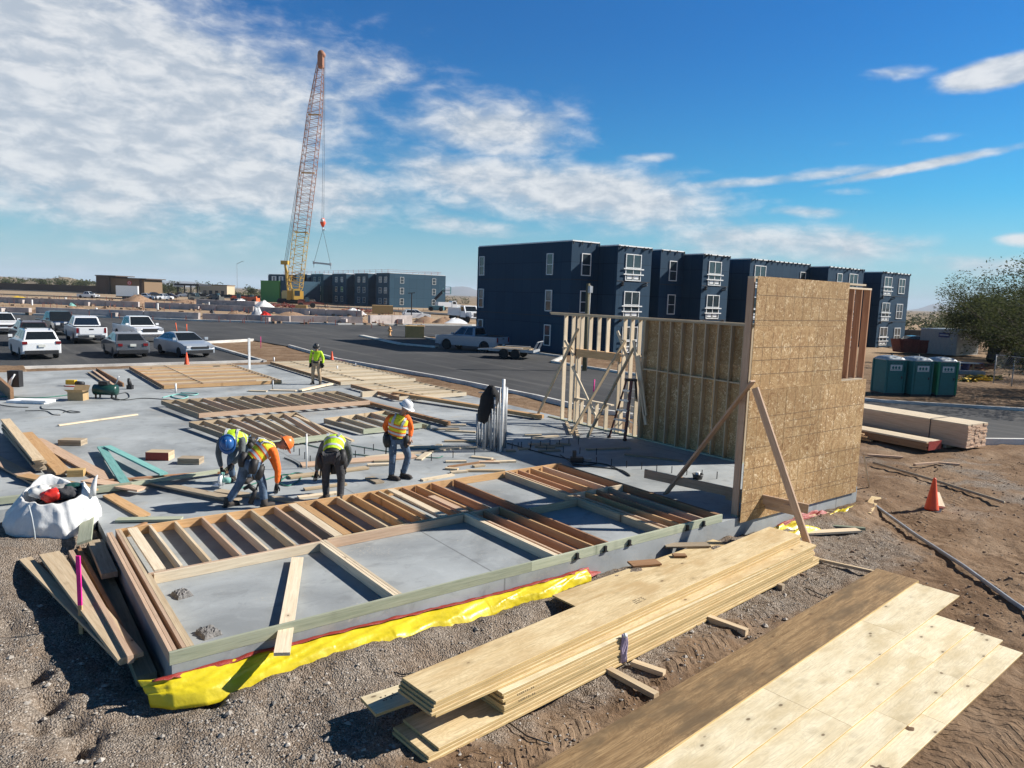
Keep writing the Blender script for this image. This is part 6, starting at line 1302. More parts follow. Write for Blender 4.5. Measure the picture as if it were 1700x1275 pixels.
def car(label, kind, paint, pos, heading, name, cat, group=None, rear_rack=False, plate=True):
    """local +x is the front; heading in world radians"""
    K = KINDS[kind]; t = thing(name, label, cat, pos, heading, group); w = K['w']; mb = MB()
    prof = list(K['top']); bot = [(K['L']/2 - .03, K['low'] + .05)] + arch(K['ax'], K['rw'] + .06, K['low'])[::-1] + arch(-K['ax'], K['rw'] + .06, K['low'])[::-1] + [(-K['L']/2 + .05, K['low'] + .08)]
    side_loft(mb, prof[::-1] + [] if False else (prof + bot), w)
    body = mb.build('body', paint, t, False)
    # cab: tapered roof block, glass panes proud of it
    c = K['cab']; n = len(c); wb, wt = w - .07, K['ct']; zt = max(z for x, z in c); zb = c[0][1]
    hw = lambda z: wb + (wt - wb)*min(1, max(0, (z - zb)/(zt - zb)))
    vs = [(x, -hw(z), z) for x, z in c] + [(x, hw(z), z) for x, z in c]
    cabm = MB().add(vs, [tuple(range(n))[::-1], tuple(range(n, 2*n))] + [(i, i+1, n+i+1, n+i) for i in range(n-1)])
    o = cabm.build('cab', paint, t)
    bv = o.modifiers.new('b', 'BEVEL'); bv.width = .05; bv.segments = 2; bv2 = body.modifiers.new('b', 'BEVEL'); bv2.width = .03; bv2.segments = 2; bv2.limit_method = 'ANGLE'; bv2.angle_limit = rad(35)
    def quad(pts, name, mat, par, off):
        p = [Vector(q) for q in pts]; nn = (p[1]-p[0]).cross(p[2]-p[0]).normalized(); cc = sum(p, Vector())/4
        if nn.dot(cc - Vector((cc.x*.6, 0, .8))) < 0: nn = -nn
        p = [q + nn*off for q in p]; return MB().add(p + [q - nn*.01 for q in p], [(0,1,2,3), (7,6,5,4), (0,4,5,1), (1,5,6,2), (2,6,7,3), (3,7,4,0)]).build(name, mat, par)
    def lerp2(a, b, f): return (a[0] + (b[0]-a[0])*f, a[1] + (b[1]-a[1])*f)
    def slope(a, b, f0, f1, mg, name):
        p, q = lerp2(a, b, f0), lerp2(a, b, f1); quad([(p[0], -hw(p[1]) + mg, p[1]), (p[0], hw(p[1]) - mg, p[1]), (q[0], hw(q[1]) - mg, q[1]), (q[0], -hw(q[1]) + mg, q[1])], name, 'car_glass', t, .008)
    slope(c[-1], c[-2], .06, .93, .07, 'windscreen'); slope(c[0], c[1], .12, .93, .10, 'rear_window')
    xf0, xf1 = c[-1][0] - .18, c[-2][0]; xr0, xr1 = c[0][0] + .18, c[1][0] + .12; zl, zh = zb + .06, zt - .10
    cuts = {'sedan': (.5,), 'suv': (.36, .68), 'pickup': (.48,)}[kind]; ed = [0] + list(cuts) + [1]
    for s in (-1, 1):
        for a, b in zip(ed[:-1], ed[1:]):
            lo = lambda f: xr0 + (xf0 - xr0)*f; hi = lambda f: xr1 + (xf1 - xr1)*f; g = .03
            quad([(lo(a) + g, s*hw(zl), zl), (lo(b) - g, s*hw(zl), zl), (hi(b) - g, s*hw(zh), zh), (hi(a) + g, s*hw(zh), zh)], 'side_window', 'car_glass', t, .008)
        m = MB().cbox((c[-1][0] - .12, s*(w + .08), zb + .12), .14, .2, .15); m.build('mirror', paint, t)
        for ax in (K['ax'], -K['ax']):
            W_ = MB(); r = K['rw']; M = Matrix.Translation((ax, s*(w - .12), r)) @ Matrix.Rotation(math.pi/2, 4, 'X')
            W_.lathe([(r*.62, -.11), (r*.95, -.11), (r, -.07), (r, .07), (r*.95, .11), (r*.62, .11)], 22, M=M); wh = W_.build('wheel', 'tyre', t, False)
            R_ = MB(); R_.lathe([(r*.1, -.10), (r*.62, -.085), (r*.64, .085), (r*.1, .10)], 16, M=M)
            for q in range(6):
                a = q*math.pi/3; R_.bar(M @ Vector((r*.1*math.cos(a), r*.1*math.sin(a), -s*-.10)), M @ Vector((r*.6*math.cos(a), r*.6*math.sin(a), -s*-.10)), .07, .03, up=(0, 1, 0))
            R_.build('rim', 'rim', wh)
        xe = K['L']/2; zl2 = {'sedan': .68, 'suv': .84, 'pickup': .98}[kind]; zr2 = {'sedan': .80, 'suv': .95, 'pickup': .98}[kind]
        MB().cbox((xe - .13, s*(w - .2), zl2), .24, .34, .13 if kind != 'pickup' else .2, -s*.25).build('headlight', 'lamp_clear', t)
        MB().cbox((-xe + .05, s*(w - .14 - (.1 if kind == 'sedan' else 0)), zr2), .12, .24 if kind != 'pickup' else .14, .15 if kind != 'pickup' else .36, 0).build('taillight', 'lamp_red', t)
    MB().cbox((xe - .01, 0, {'sedan': .62, 'suv': .74, 'pickup': .92}[kind]), .06, 1.05, .14 if kind != 'pickup' else .26).build('grille', 'black_plastic', t)
    MB().cbox((xe - .02, 0, K['low'] + .17), .12, 1.7*w, .18).build('front_bumper', 'chrome' if kind == 'pickup' else 'black_plastic', t); MB().cbox((-xe + .02, 0, K['low'] + .17), .12, 1.7*w, .2).build('rear_bumper', 'chrome' if kind == 'pickup' else 'black_plastic', t)
    if plate: MB().cbox((-xe - .02 + (.0 if kind != 'pickup' else -.04), 0, {'sedan': .78, 'suv': .78, 'pickup': .58}[kind]), .02, .32, .15).build('licence_plate', 'plate', t)
    if kind == 'pickup':
        b = MB(); b.box(-2.8, -.92, -.80, .80, 1.19, 1.206); b.build('bed_opening', 'black_plastic', t)
        MB().box(-2.925, -2.905, -.74, .74, .72, 1.17).build('tailgate', paint, t); MB().box(-2.94, -2.926, -.14, .14, 1.02, 1.1).build('tailgate_handle', 'black_plastic', t)
        for s in (-1, 1): MB().box(-2.82, -.9, s*.88 - .06, s*.88 + .06, 1.2, 1.235).build('bed_rail', 'black_plastic', t)
    else:
        for s in (-1, 1): MB().bar((c[1][0] + .1, s*(wt - .06), zt + .02), (c[-2][0] - .1, s*(wt - .06), zt + .02), .04, .04).build('roof_rail', 'black_plastic', t) if kind == 'suv' else None
    return t
def toward(u, v, z=-.33): return G(u, v, z)
HC = math.atan2(-CA.y, -CA.x)                            # heading that faces the camera
HA = math.atan2(CA.y, CA.x)
lotcars = 'vehicles parked in the lot at the left'
def gcar(label, kind, paint, u, v, heading, name, cat, back=0, **kw):
    d = (G(u, v, -.33) - CAM).dot(CA) + back; p = CAM + CA*d + CR*((u - 850) / FPX * d) ; q = ray(u, v); p = CAM + Vector((q.x, q.y, 0))*(d/q.dot(CA)); p.z = -.33; return car(label, kind, paint, p, heading, name, cat, lotcars, **kw)
R8 = rad(8)
gcar('white crossover parked nearest the left, its rear towards the slab', 'suv', 'paint_white', 58, 599, rad(96), 'parked_car', 'car', 2.3)
gcar('grey sedan parked with its rear to the slab, left of the silver sedan', 'sedan', 'paint_grey', 208, 596, rad(92), 'parked_car', 'car', 2.4)
gcar('silver sedan parked facing the slab beside the grey sedan', 'sedan', 'paint_silver', 305, 595, rad(-79), 'parked_car', 'car', 2.3, plate=False)
gcar('white pickup truck seen from behind in the second row of the lot', 'pickup', 'paint_white', 142, 571, rad(92), 'pickup_truck', 'pickup truck', 2.2)
gcar('white pickup truck facing the camera in the second row of the lot', 'pickup', 'paint_white', 229, 569, rad(-82), 'pickup_truck', 'pickup truck', 2.6)
gcar('black pickup truck facing the camera behind the white crossover', 'pickup', 'paint_black', 98, 557, rad(-80), 'pickup_truck', 'pickup truck', 2.0)
gcar('dark maroon crossover just behind the white crossover', 'suv', 'paint_maroon', 50, 575, rad(95), 'parked_car', 'car', 1.8)
gcar('white crossover cut off by the left edge of the picture', 'suv', 'paint_white', 5, 556, rad(-84), 'parked_car', 'car', 2.0)
car('pale silver pickup truck in the shade of the nearer apartment block, hitched to a trailer', 'pickup', 'paint_silver_shaded', G(781, 583, -.33) + CA*1.3, math.atan2((G(748, 580, -.33) - G(806, 584.5, -.33)).y, (G(748, 580, -.33) - G(806, 584.5, -.33)).x), 'pickup_truck', 'pickup truck')
def trailer():
    c = G(853, 596, -.33) + CA*.9; h = math.atan2((G(748, 580, -.33) - G(806, 584.5, -.33)).y, (G(748, 580, -.33) - G(806, 584.5, -.33)).x) + rad(14); t = thing('flatbed_trailer', 'flatbed trailer loaded with lumber, hitched behind the pale silver pickup', 'trailer', c, h)
    MB().box(-1.5, 1.5, -.95, .95, .55, .65).build('deck', 'lumber_weathered', t); f = MB()
    for y in (-1, 1): f.box(-1.6, 1.6, y*.98 - .04, y*.98 + .04, .5, .68)
    f.box(-1.66, -1.6, -1, 1, .5, .68); f.build('frame', 'galv', t)
    f = MB(); f.bar((1.6, .6, .58), (2.7, 0, .5), .1, .1); f.bar((1.6, -.6, .58), (2.7, 0, .5), .1, .1); f.build('drawbar', 'galv', t)
    for s in (-1, 1):
        for x in (-.4, .45):
            M = Matrix.Translation((x, s*1.12, .36)) @ Matrix.Rotation(math.pi/2, 4, 'X'); wh = MB().lathe([(.2, -.1), (.34, -.1), (.36, 0), (.34, .1), (.2, .1)], 18, M=M).build('wheel', 'tyre', t); MB().lathe([(.02, -.09), (.2, -.08), (.2, .08), (.02, .09)], 12, M=M).build('rim', 'rim', wh)
        MB().box(-.9, .95, s*1.12 - .14, s*1.12 + .14, .76, .79).build('fender', 'galv', t)
    g = MB()
    for y in (-.9, -.5, .5, .9): g.bar((-1.62, y, .66), (-1.9, y, 1.25), .05, .05)
    g.bar((-1.9, -.9, 1.25), (-1.9, .9, 1.25), .05, .05); g.build('ramp_gate', 'galv', t)
    for k in range(5): board('lumber', Vector((0, 0, 0)), Vector((2.6, 0, 0)), .24, .05, 'lumber_pale', None, label='board lying on the flatbed trailer, number %s from the kerb side' % ['one', 'two', 'three', 'four', 'five'][k], cat='board', group='boards on the flatbed trailer').matrix_basis = t.matrix_basis @ Matrix.Translation((-1.3, -.5 + .26*k, .68 + .06*(k % 2)))
t_tr = trailer()
MB().tube([Vector(), UP*.85, UP*1.42], [.2, .24, .14], 9).build('dummy', 'black_cloth') if False else None
# utility pole with transformer, hydrant, plywood box
up_ = thing('utility_pole', 'olive brown utility pole by the road in front of the nearer apartment block', 'utility pole', G(970, 616, -.35))
MB().tube([(0, 0, -.3), (0, 0, 5.3)], [.14, .12], 10).build('pole', 'pole_wood', up_, True); MB().box(-.12, .12, -.3, -.12, 4.75, 5.15).build('meter_box', 'galv', up_); MB().tube([(.10, -.1, 0), (.10, -.1, 5.2)], .025, 6).build('conduit', 'galv', up_, True)
hyd = thing('fire_hydrant', 'yellow brown fire hydrant on the kerb island beside the plywood box', 'fire hydrant', G(647, 557, -.33))
MB().lathe([(.19, 0), (.19, .06), (.12, .08), (.12, .62), (.17, .64), (.17, .7), (.12, .82), (.04, .9), (.04, .97)], 14).build('barrel', 'hydrant', hyd, True)
for a in (0, 2.1, 4.2): MB().tube([(0, 0, .48), (.24*math.cos(a), .24*math.sin(a), .48)], .07, 8).build('nozzle', 'hydrant', hyd, True)
def crate(label, u, v, s, h, dist=None):
    p = G(u, v, -.33) if dist is None else at(u, dist, -.3); t = thing('plywood_box', label, 'box', p, -YAW + .2)
    MB().box(-s/2, s/2, -s*.42, s*.42, 0, h).build('carton', 'crate_ply', t); f = MB()
    for x in (-s/2, s/2):
        for y in (-s*.42, s*.42): MB().box(x - .04 - .004, x + .04 + .004, y - .044, y + .044, -.01, h + .01).build('corner_post', 'crate_ply', t)
    MB().box(-s/2 - .05, s/2 + .05, -s*.42 - .05, s*.42 + .05, h + .012, h + .06).build('lid', 'crate_ply', t); return t
crate('plywood box standing on the kerb island by the yellow hydrant', 688, 560, 1.7, 1.1)
crate('low plywood box in front of the farther apartment block', 632, 512, 4.2, 1.6, 150); crate('small plywood box in front of the crane', 498, 511, 2.2, 1.1, 150)
# ---------------------------------------------------------------- portable toilets
def toilet(label, u, v, side, rz=0):
    p = G(u, v, -.35); t = thing('portable_toilet', label, 'portable toilet', p, -YAW + rad(8) + rz, 'portable toilets beyond the road')
    W2, D2, H2 = .58, .58, 2.05
    MB().box(-W2, W2, -D2, D2, .1, H2).build('cabin', 'teal_shell', t); MB().box(-W2 - .04, W2 + .04, -D2 - .03, D2 + .03, 0, .1).build('skid_base', 'black_plastic', t)
    for x in (-W2, W2):
        for y in (-D2, D2): MB().box(x - .05, x + .05, y - .05, y + .05, .101, H2 + .03).build('corner_post', side, t)
    MB().box(-W2 - .012, -W2 - .002, -D2 + .06, D2 - .06, .2, H2 - .15).build('side_panel', side, t)
    r = MB(); vs = []
    for k, (s, z) in enumerate(((1.06, H2), (1.06, H2 + .06), (.8, H2 + .2), (.35, H2 + .27), (.0, H2 + .28))): vs += [(W2*s*math.copysign(min(1, abs(math.cos(a))*1.35), math.cos(a)), D2*s*math.copysign(min(1, abs(math.sin(a))*1.35), math.sin(a)), z) for a in [2*math.pi*i/24 for i in range(24)]]
    r.add(vs, [(i*24+j, i*24+(j+1) % 24, (i+1)*24+(j+1) % 24, (i+1)*24+j) for i in range(4) for j in range(24)] + [tuple(range(24))[::-1]]); r.build('roof', 'roof_grey', t, True)
    MB().box(-W2 + .12, W2 - .12, -D2 - .03, -D2 - .004, .2, H2 - .12).build('door', 'teal_shell', t)
    sg = MB().box(-.36, .36, -D2 - .04, -D2 - .031, 1.45, 1.80).build('sign', 'sign_white', t); b = MB()
    for k, x in enumerate((-.2, -.02, .18)): b.ball((x, -D2 - .042, 1.63), .075, .004, .09, 10, 6)
    b.box(-.31, .31, -D2 - .044, -D2 - .041, 1.49, 1.52); b.build('pictogram', 'teal_shell', sg)
    for k in range(4): MB().box(-.4 + .22*k, -.28 + .22*k, -D2 - .036, -D2 - .031, 1.88, 1.91).build('vent_slot', 'black_plastic', t)
    MB().cbox((W2 - .2, -D2 - .05, 1.05), .05, .05, .14).build('handle', 'black_plastic', t); MB().tube([(.4, .4, H2), (.4, .4, H2 + .35)], .05, 8).build('vent_pipe', 'black_plastic', t, True); t.scale = (.9, .9, .86); return t
toilet('teal portable toilet nearest the tall wall, leftmost of the three', 1472, 653, 'teal_shell'); toilet('teal portable toilet in the middle of the three', 1516, 655, 'teal_shell'); toilet('teal portable toilet with a bright green side, rightmost of the three', 1557, 656, 'green_shell')
# ---------------------------------------------------------------- clutter to the right
def onground(u, d): return at(u, d, -.35)
co_ = thing('storage_container', 'grey storage container with a small blue sign behind the portable toilets', 'container', onground(1572, 72), rad(-90))
MB().box(-1.7, 1.7, -2.6, 2.6, .1, 2.5).build('box', 'container_grey', co_); rb_ = MB()
for k in range(15): rb_.box(-1.65 + k*.23, -1.55 + k*.23, -2.635, -2.601, .2, 2.45)
for k in range(22): rb_.box(1.701, 1.735, -2.5 + k*.23, -2.4 + k*.23, .2, 2.45)
rb_.build('corrugation', 'container_grey', co_); MB().box(-1.75, 1.75, -2.65, 2.65, 2.502, 2.6).build('roof', 'roof_grey', co_); MB().box(.0, 1.0, -2.66, -2.64, 1.8, 2.25).build('sign', 'sign_blue', co_); MB().box(.1, .9, -2.668, -2.661, 1.98, 2.07).build('sign_lettering', 'sign_white', co_)
du = thing('dumpster', 'rusty red dumpster between the grey container and the apartment block', 'dumpster', onground(1508, 72), -YAW)
MB().add([(-1.3, -.8, .1), (1.3, -.8, .1), (1.3, .8, .1), (-1.3, .8, .1), (-1.6, -.9, 1.4), (1.6, -.9, 1.4), (1.6, .9, 1.4), (-1.6, .9, 1.4)], [(3,2,1,0), (0,1,5,4), (1,2,6,5), (2,3,7,6), (3,0,4,7)]).build('bin', 'rust', du); [MB().box(x - .04, x + .04, -.93, -.86, .2, 1.36).build('rib', 'rust', du) for x in (-1.2, -.4, .4, 1.2)]
MB().box(-1.5, 1.5, -.8, .8, 1.2, 1.22).build('load', 'dirt_pile', du)
MB().prism([(onground(1470, 100) .x, onground(1470, 100).y), (onground(1620, 104).x, onground(1620, 104).y), (onground(1620, 105).x, onground(1620, 105).y), (onground(1470, 101).x, onground(1470, 101).y)], -.4, 1.2).build('fence', 'black_cloth', None, label='low black fabric fence on the soil behind the grey container', cat='fence')
car('dark car partly hidden behind the grey container', 'sedan', 'paint_black', onground(1520, 82), math.atan2(CR.y, CR.x), 'parked_car', 'car')
for k, (u, d, sx_, sy_, h, mt, lab) in enumerate([(1600, 52, 1.7, .9, .5, 'sign_white', 'white table top on trestles to the right of the portable toilets'), (1612, 50, 1.6, .7, .25, 'galv', 'pale grey panels stacked right of the portable toilets'), (1598, 53, .9, .8, .7, 'blue_tarp', 'blue tub standing behind the white table top'), (1587, 51, .5, .5, .8, 'sign_white', 'white drum standing beside the rightmost portable toilet'), (1625, 58, 1.2, .6, .4, 'blue_tarp', 'blue folded tarp behind the pale grey panels')]):
    p = onground(u, d); t = thing('site_junk', lab, ['table', 'panel stack', 'tub', 'drum', 'tarp'][k], p, -YAW + .2*k - .3); t.name = ['trestle_table', 'panel_stack', 'plastic_tub', 'steel_drum', 'folded_tarp'][k]
    if k == 0:
        MB().box(-sx_/2, sx_/2, -sy_/2, sy_/2, .62, .68).build('top', mt, t)
        for x in (-.6, .6): MB().bar((x, -.35, 0), (x, 0, .62), .06, .06).build('leg', 'lumber_weathered', t); MB().bar((x, .35, 0), (x, 0, .619), .06, .06).build('leg', 'lumber_weathered', t)
    elif k == 3: MB().lathe([(.27, 0), (.28, .02), (.28, .3), (.29, .32), (.28, .34), (.28, .78), (.26, .8)], 18).build('body', mt, t, True)
    elif k == 2: MB().lathe([(.4, 0), (.5, .6), (.52, .62), (.47, .62), (.4, .1)], 18).build('body', mt, t, True)
    else:
        for q in range(4): MB().cbox((.05*q, .03*q, .03 + q*.06), sx_, sy_, .05, .08*q).build('panel', mt, t)
wd = thing('skid_loader', 'dark machine under the tree at the right edge of the picture', 'machine', onground(1672, 62), -YAW + .4)
MB().add([(-1.5, -.9, .3), (1.5, -.9, .3), (1.5, .9, .3), (-1.5, .9, .3), (-1.4, -.8, 1.9), (.5, -.8, 2.2), (.5, .8, 2.2), (-1.4, .8, 1.9), (1.5, -.8, 1.1), (1.5, .8, 1.1)], [(3,2,1,0), (4,5,6,7), (0,1,8,5,4), (2,3,7,6,9), (5,8,9,6), (1,2,9,8), (3,0,4,7)]).build('cab', 'black_plastic', wd)
for x in (-.8, .8):
    for s in (-1, 1): MB().lathe([(.2, -.15), (.45, -.15), (.45, .15), (.2, .15)], 16, M=Matrix.Translation((x, s*.95, .42)) @ Matrix.Rotation(math.pi/2, 4, 'X')).build('wheel', 'tyre', wd)
MB().bar((-.5, -.95, 1.6), (2.2, -.95, .8), .15, .3).build('loader_arm', 'black_plastic', wd); MB().box(2.1, 2.6, -1, 1, .1, .9).build('bucket', 'black_plastic', wd)
lb('plywood sheet leaning against the dark machine under the tree', onground(1655, 57) + UP*.1, onground(1672, 58) + UP*1.6, .9, .04, 'lumber_weathered', up=(CA*-1), name='plywood_sheet', cat='sheet')
def scrap_heap(label, u, d, sx_, sy_, h, mats, n, seed, name='debris_heap', cat='debris heap'):
    p = onground(u, d); t = thing(name, label, cat, p); r = random.Random(seed)
    for k, mt in enumerate(mats):
        mb = MB()
        for i in range(n):
            a = r.uniform(0, 6.28); q = math.sqrt(r.random()); x, y = sx_*.5*q*math.cos(a), sy_*.5*q*math.sin(a); z = h*(1 - q)*r.random() + .05
            mb.cbox((x, y, z), r.uniform(.1, .7), r.uniform(.05, .25), r.uniform(.03, .1), a, Matrix.Rotation(r.uniform(-.4, .4), 4, 'X'))
        o = mb.build('scraps', mt, t); o['kind'] = 'stuff'
scrap_heap('low heap of yellow and green scraps to the right of the portable toilets', 1630, 46, 5.5, 1.2, .35, ['yellow_tool', 'leaf'], 60, 3)
scrap_heap('spread of dark scraps under the tree behind the yellow scraps', 1600, 55, 9, 3, .4, ['lumber_brown', 'rust', 'bracket_dark'], 50, 4)
# chain-link fence at the right edge
cf = thing('chain_link_fence', 'chain link fence with thin posts at the right edge under the tree', 'fence', onground(1660, 42))
f0, f1 = onground(1652, 44), onground(1790, 38)
for i in range(5): p = f0.lerp(f1, i/4); MB().tube([p, p + UP*1.8], .035, 7).build('post', 'galv', cf, True, world=True)
MB().tube([f0 + UP*1.78, f1 + UP*1.78], .025, 6).build('rail', 'galv', cf, True, world=True); w_ = MB(); L_ = (f1 - f0).length; n_ = int(L_/.16); fd = (f1 - f0).normalized()
for i in range(-11, n_):
    for s in (0, 1):
        a0, a1 = i*.16, i*.16 + 1.75
        t0, t1 = (max(0, -a0)/1.75, min(1, (L_ - a0)/1.75));
        if t1 <= t0: continue
        z0, z1 = (t0*1.75, t1*1.75) if s == 0 else (1.75 - t0*1.75, 1.75 - t1*1.75)
        w_.tube([f0 + fd*(a0 + 1.75*t0) + UP*z0, f0 + fd*(a0 + 1.75*t1) + UP*z1], .0035, 3, False)
w_.build('mesh', 'galv', cf, world=True)
# ================================================================ trees and scrub
def leaf_cloud(mb, c, r, n, size, rnd, flat_=.8):
    for _ in range(n):
        while True:
            d = Vector((rnd.uniform(-1, 1), rnd.uniform(-1, 1), rnd.uniform(-1, 1)))
            if d.length < 1: break
        p = Vector(c) + Vector((d.x*r, d.y*r, d.z*r*flat_)); s = size*rnd.uniform(.6, 1.4); a = Vector((rnd.uniform(-1, 1), rnd.uniform(-1, 1), rnd.uniform(-.6, .6))).normalized(); b = a.orthogonal().normalized()
        if rnd.random() < .5: b = a.cross(b)
        mb.add([p - a*s, p + b*s*.35, p + a*s, p - b*s*.35], [(0, 1, 2, 3)])
def tree(label, pos, H, spread_, seed, leaf='leaf', nl=9000, name='mesquite_tree', size=.10, trunks=4, cat='tree', group=None):
    r = random.Random(seed); t = thing(name, label, cat, pos, 0, group); tm = MB(); lm = MB(); tips = []
    for k in range(trunks):
        a = 2*math.pi*k/trunks + r.uniform(-.4, .4); p = Vector((.15*math.cos(a), .15*math.sin(a), -.1)); d = Vector((math.cos(a)*.5, math.sin(a)*.5, 1)).normalized()
        pts = [p]; rr = [.13*H/7]
        for j in range(6):
            d = (d + Vector((math.cos(a)*.16 + r.uniform(-.18, .18), math.sin(a)*.16 + r.uniform(-.18, .18), r.uniform(-.12, .06)))).normalized(); p = p + d*H*.14; pts.append(p.copy()); rr.append(rr[-1]*.76)
            if j >= 1:
                for q in range(3):
                    b = a + r.uniform(-1.5, 1.5); e = Vector((math.cos(b), math.sin(b), r.uniform(.0, .8))).normalized(); l = spread_*r.uniform(.22, .42); mids = [p, p + e*l*.5 + UP*.1*l, p + e*l]; tm.tube(mids, [rr[-1]*.5, rr[-1]*.3, .008], 5, False); tips.append(p + e*l*.6); tips.append(p + e*l)
                    for z_ in range(3):
                        e2 = (e + Vector((r.uniform(-.8, .8), r.uniform(-.8, .8), r.uniform(-.3, .9)))).normalized(); q2 = p + e*l + e2*l*r.uniform(.3, .7); tm.tube([p + e*l*.8, q2], [.012, .004], 3, False); tips.append(q2)
        tm.tube(pts, rr, 7); tips.append(p)
    tm.build('trunk', 'bark', t, True)
    per = max(1, nl // len(tips))
    for q in tips: leaf_cloud(lm, q, spread_*r.uniform(.07, .19), int(per*r.uniform(.3, 1.7)), size, r, .75)
    lm.build('crown', leaf, t); return t
tree('large dark green mesquite tree at the right edge, above the chain link fence', onground(1735, 56), 7.6, 7.0, 5, 'leaf', 70000, size=.085, trunks=5)
tree('broad low mesquite tree to the left of the large tree at the right edge', onground(1690, 68), 5.8, 7.2, 9, 'leaf', 42000, size=.095, trunks=5)
tree('unseen mesquite tree added outside the right edge, shading the portable toilets', onground(1860, 42), 8.4, 8.2, 25, 'leaf', 34000, size=.09, trunks=6)  # out of view, added to throw shade over the toilets
tree('unseen mesquite tree added outside the right edge, shading the road', onground(1990, 34), 8.5, 8.0, 26, 'leaf', 30000, size=.08, trunks=6)  # second unseen tree, added for its shadow across the asphalt
tree('thin leafless topped tree standing between the two mesquites', onground(1652, 80), 5.4, 5.0, 12, 'leaf_dry', 9000, size=.12, name='palo_verde_tree')
tree('dark mesquite tree farther right, partly outside the picture', onground(1765, 62), 7.5, 7.5, 15, 'leaf', 34000, size=.085, trunks=5)
def bush_line(name, n, u0, u1, d0, d1, h0, h1, mat, seed, kind='stuff', k=26, zf=None):
    r = random.Random(seed); mb = MB()
    for i in range(n):
        u = r.uniform(u0, u1); d = d0*(d1/d0)**r.random(); p = at(u, d, (zf(u, d) if zf else -.35)); h = r.uniform(h0, h1)*(1 + d/1500*.5)
        m = max(6, int(k*min(1.3, 260/d + .25)))
        for _ in range(m):
            q = p + Vector((r.gauss(0, h*.5), r.gauss(0, h*.5), abs(r.gauss(h*.38, h*.25)))); s = h*r.uniform(.12, .3); a = Vector((r.uniform(-1, 1), r.uniform(-1, 1), r.uniform(-1, 1))).normalized(); b = a.orthogonal(); mb.add([q - a*s, q + b*s*.7, q + a*s, q - b*s*.7], [(0, 1, 2, 3)])
    return mb.build(name, mat, kind=kind)
bush_line('desert_scrub', 1500, -200, 780, 330, 2500, .8, 2.2, 'scrub', 2); bush_line('desert_scrub', 900, 1480, 1900, 150, 1800, .6, 1.6, 'scrub', 3)
bush_line('desert_scrub', 260, -250, 175, 560, 650, 1.4, 3.4, 'scrub', 4, zf=lambda u, d: 3.0)
for k, (u, d, H, lab) in enumerate([(210, 370, 9, 'round bush tree rising behind the left half of the tan restaurant'), (262, 360, 8.5, 'green tree just right of the tan restaurant'), (283, 390, 7, 'pale green tree second right of the tan restaurant'), (340, 420, 8.5, 'green tree left of the flat roof of the beige building'), (362, 430, 8, 'green tree above the beige building roof'), (425, 410, 7, 'green tree left of the green box building'), (85, 420, 8, 'green tree on the plain above the dark wall at the left'), (110, 430, 8.5, 'broad green tree on the plain right of the other one above the dark wall'), (150, 430, 7, 'low green tree on the plain left of the tan restaurant'), (20, 430, 7, 'low tree on the plain at the left picture edge')]):
    tree(lab, at(u, d, -.5), H*.8, H*1.1, 40 + k, 'leaf', 1300, size=.5, trunks=3, name='desert_tree', group='trees beyond the restaurant')
# ================================================================ crane
def lattice(mb, p0, p1, w0, w1, wm, n, r, side):
    p0 = Vector(p0); p1 = Vector(p1); d = (p1 - p0).normalized(); s = (side - d*side.dot(d)).normalized(); o = d.cross(s); prev = None
    for i in range(n + 1):
        f = i/n; w = w0 + (wm - w0)*min(1, f/.1) if f < .5 else w1 + (wm - w1)*min(1, (1-f)/.28)
        c = p0.lerp(p1, f); q = [c + s*w/2*a + o*w/2*b for a, b in ((-1, -1), (1, -1), (1, 1), (-1, 1))]
        if prev:
            for k in range(4):
                mb.tube([prev[k], q[k]], r*1.5, 4, False); mb.tube([prev[k], q[(k+1) % 4]] if i % 2 else [prev[(k+1) % 4], q[k]], r*.8, 3, False); mb.tube([q[k], q[(k+1) % 4]], r*.7, 3, False)
        prev = q
CD = 222
def cp(u, v, d=CD): q = CAM + ray(u, v)*(d/ray(u, v).dot(CA)); return q
cr = thing('crawler_crane', 'tall lattice boom crane in front of the farther apartment block', 'crane', at(487, CD))
foot = cp(488, 490); tip = cp(534, 92)
mb = MB(); lattice(mb, foot.lerp(tip, 0), foot.lerp(tip, .27), 1.4, 3.8, 3.8, 14, .08, CR); mb.build('boom_base', 'crane_yellow', cr, world=True)
def seg(f0, f1, w0, w1, n, name, mat):
    mb = MB(); a, b = foot.lerp(tip, f0), foot.lerp(tip, f1); d = (b - a).normalized(); s = (CR - d*CR.dot(d)).normalized(); o = d.cross(s); prev = None
    for i in range(n + 1):
        f = i/n; w = w0 + (w1 - w0)*f; c = a.lerp(b, f); q = [c + s*w/2*x + o*w/2*y for x, y in ((-1, -1), (1, -1), (1, 1), (-1, 1))]
        if prev:
            for k in range(4): mb.tube([prev[k], q[k]], .11, 4, False); mb.tube([prev[k], q[(k+1) % 4]] if i % 2 else [prev[(k+1) % 4], q[k]], .055, 3, False); mb.tube([q[k], q[(k+1) % 4]], .05, 3, False)
        prev = q
    return mb.build(name, mat, cr, world=True)
seg(.27, .52, 3.8, 4.0, 14, 'boom_section', 'crane_rust'); seg(.52, .76, 4.0, 3.6, 14, 'boom_section', 'crane_rust'); seg(.76, .96, 3.6, 1.7, 12, 'boom_tip', 'crane_rust')
for f in (.27, .52, .76): 
    c = foot.lerp(tip, f); MB().cbox(c, 4.0, .25, .35, -YAW).build('boom_joint', 'crane_yellow', cr, world=True)
hd_ = MB().cbox(foot.lerp(tip, .975), 1.5, 2.2, 3.4, -YAW); hd_.build('boom_head', 'crane_rust', cr, world=True); MB().tube([tip + UP*.3 - CA*.8, tip + UP*.3 + CA*.8], 1.0, 14).build('sheave', 'crane_rust', cr, True, world=True)
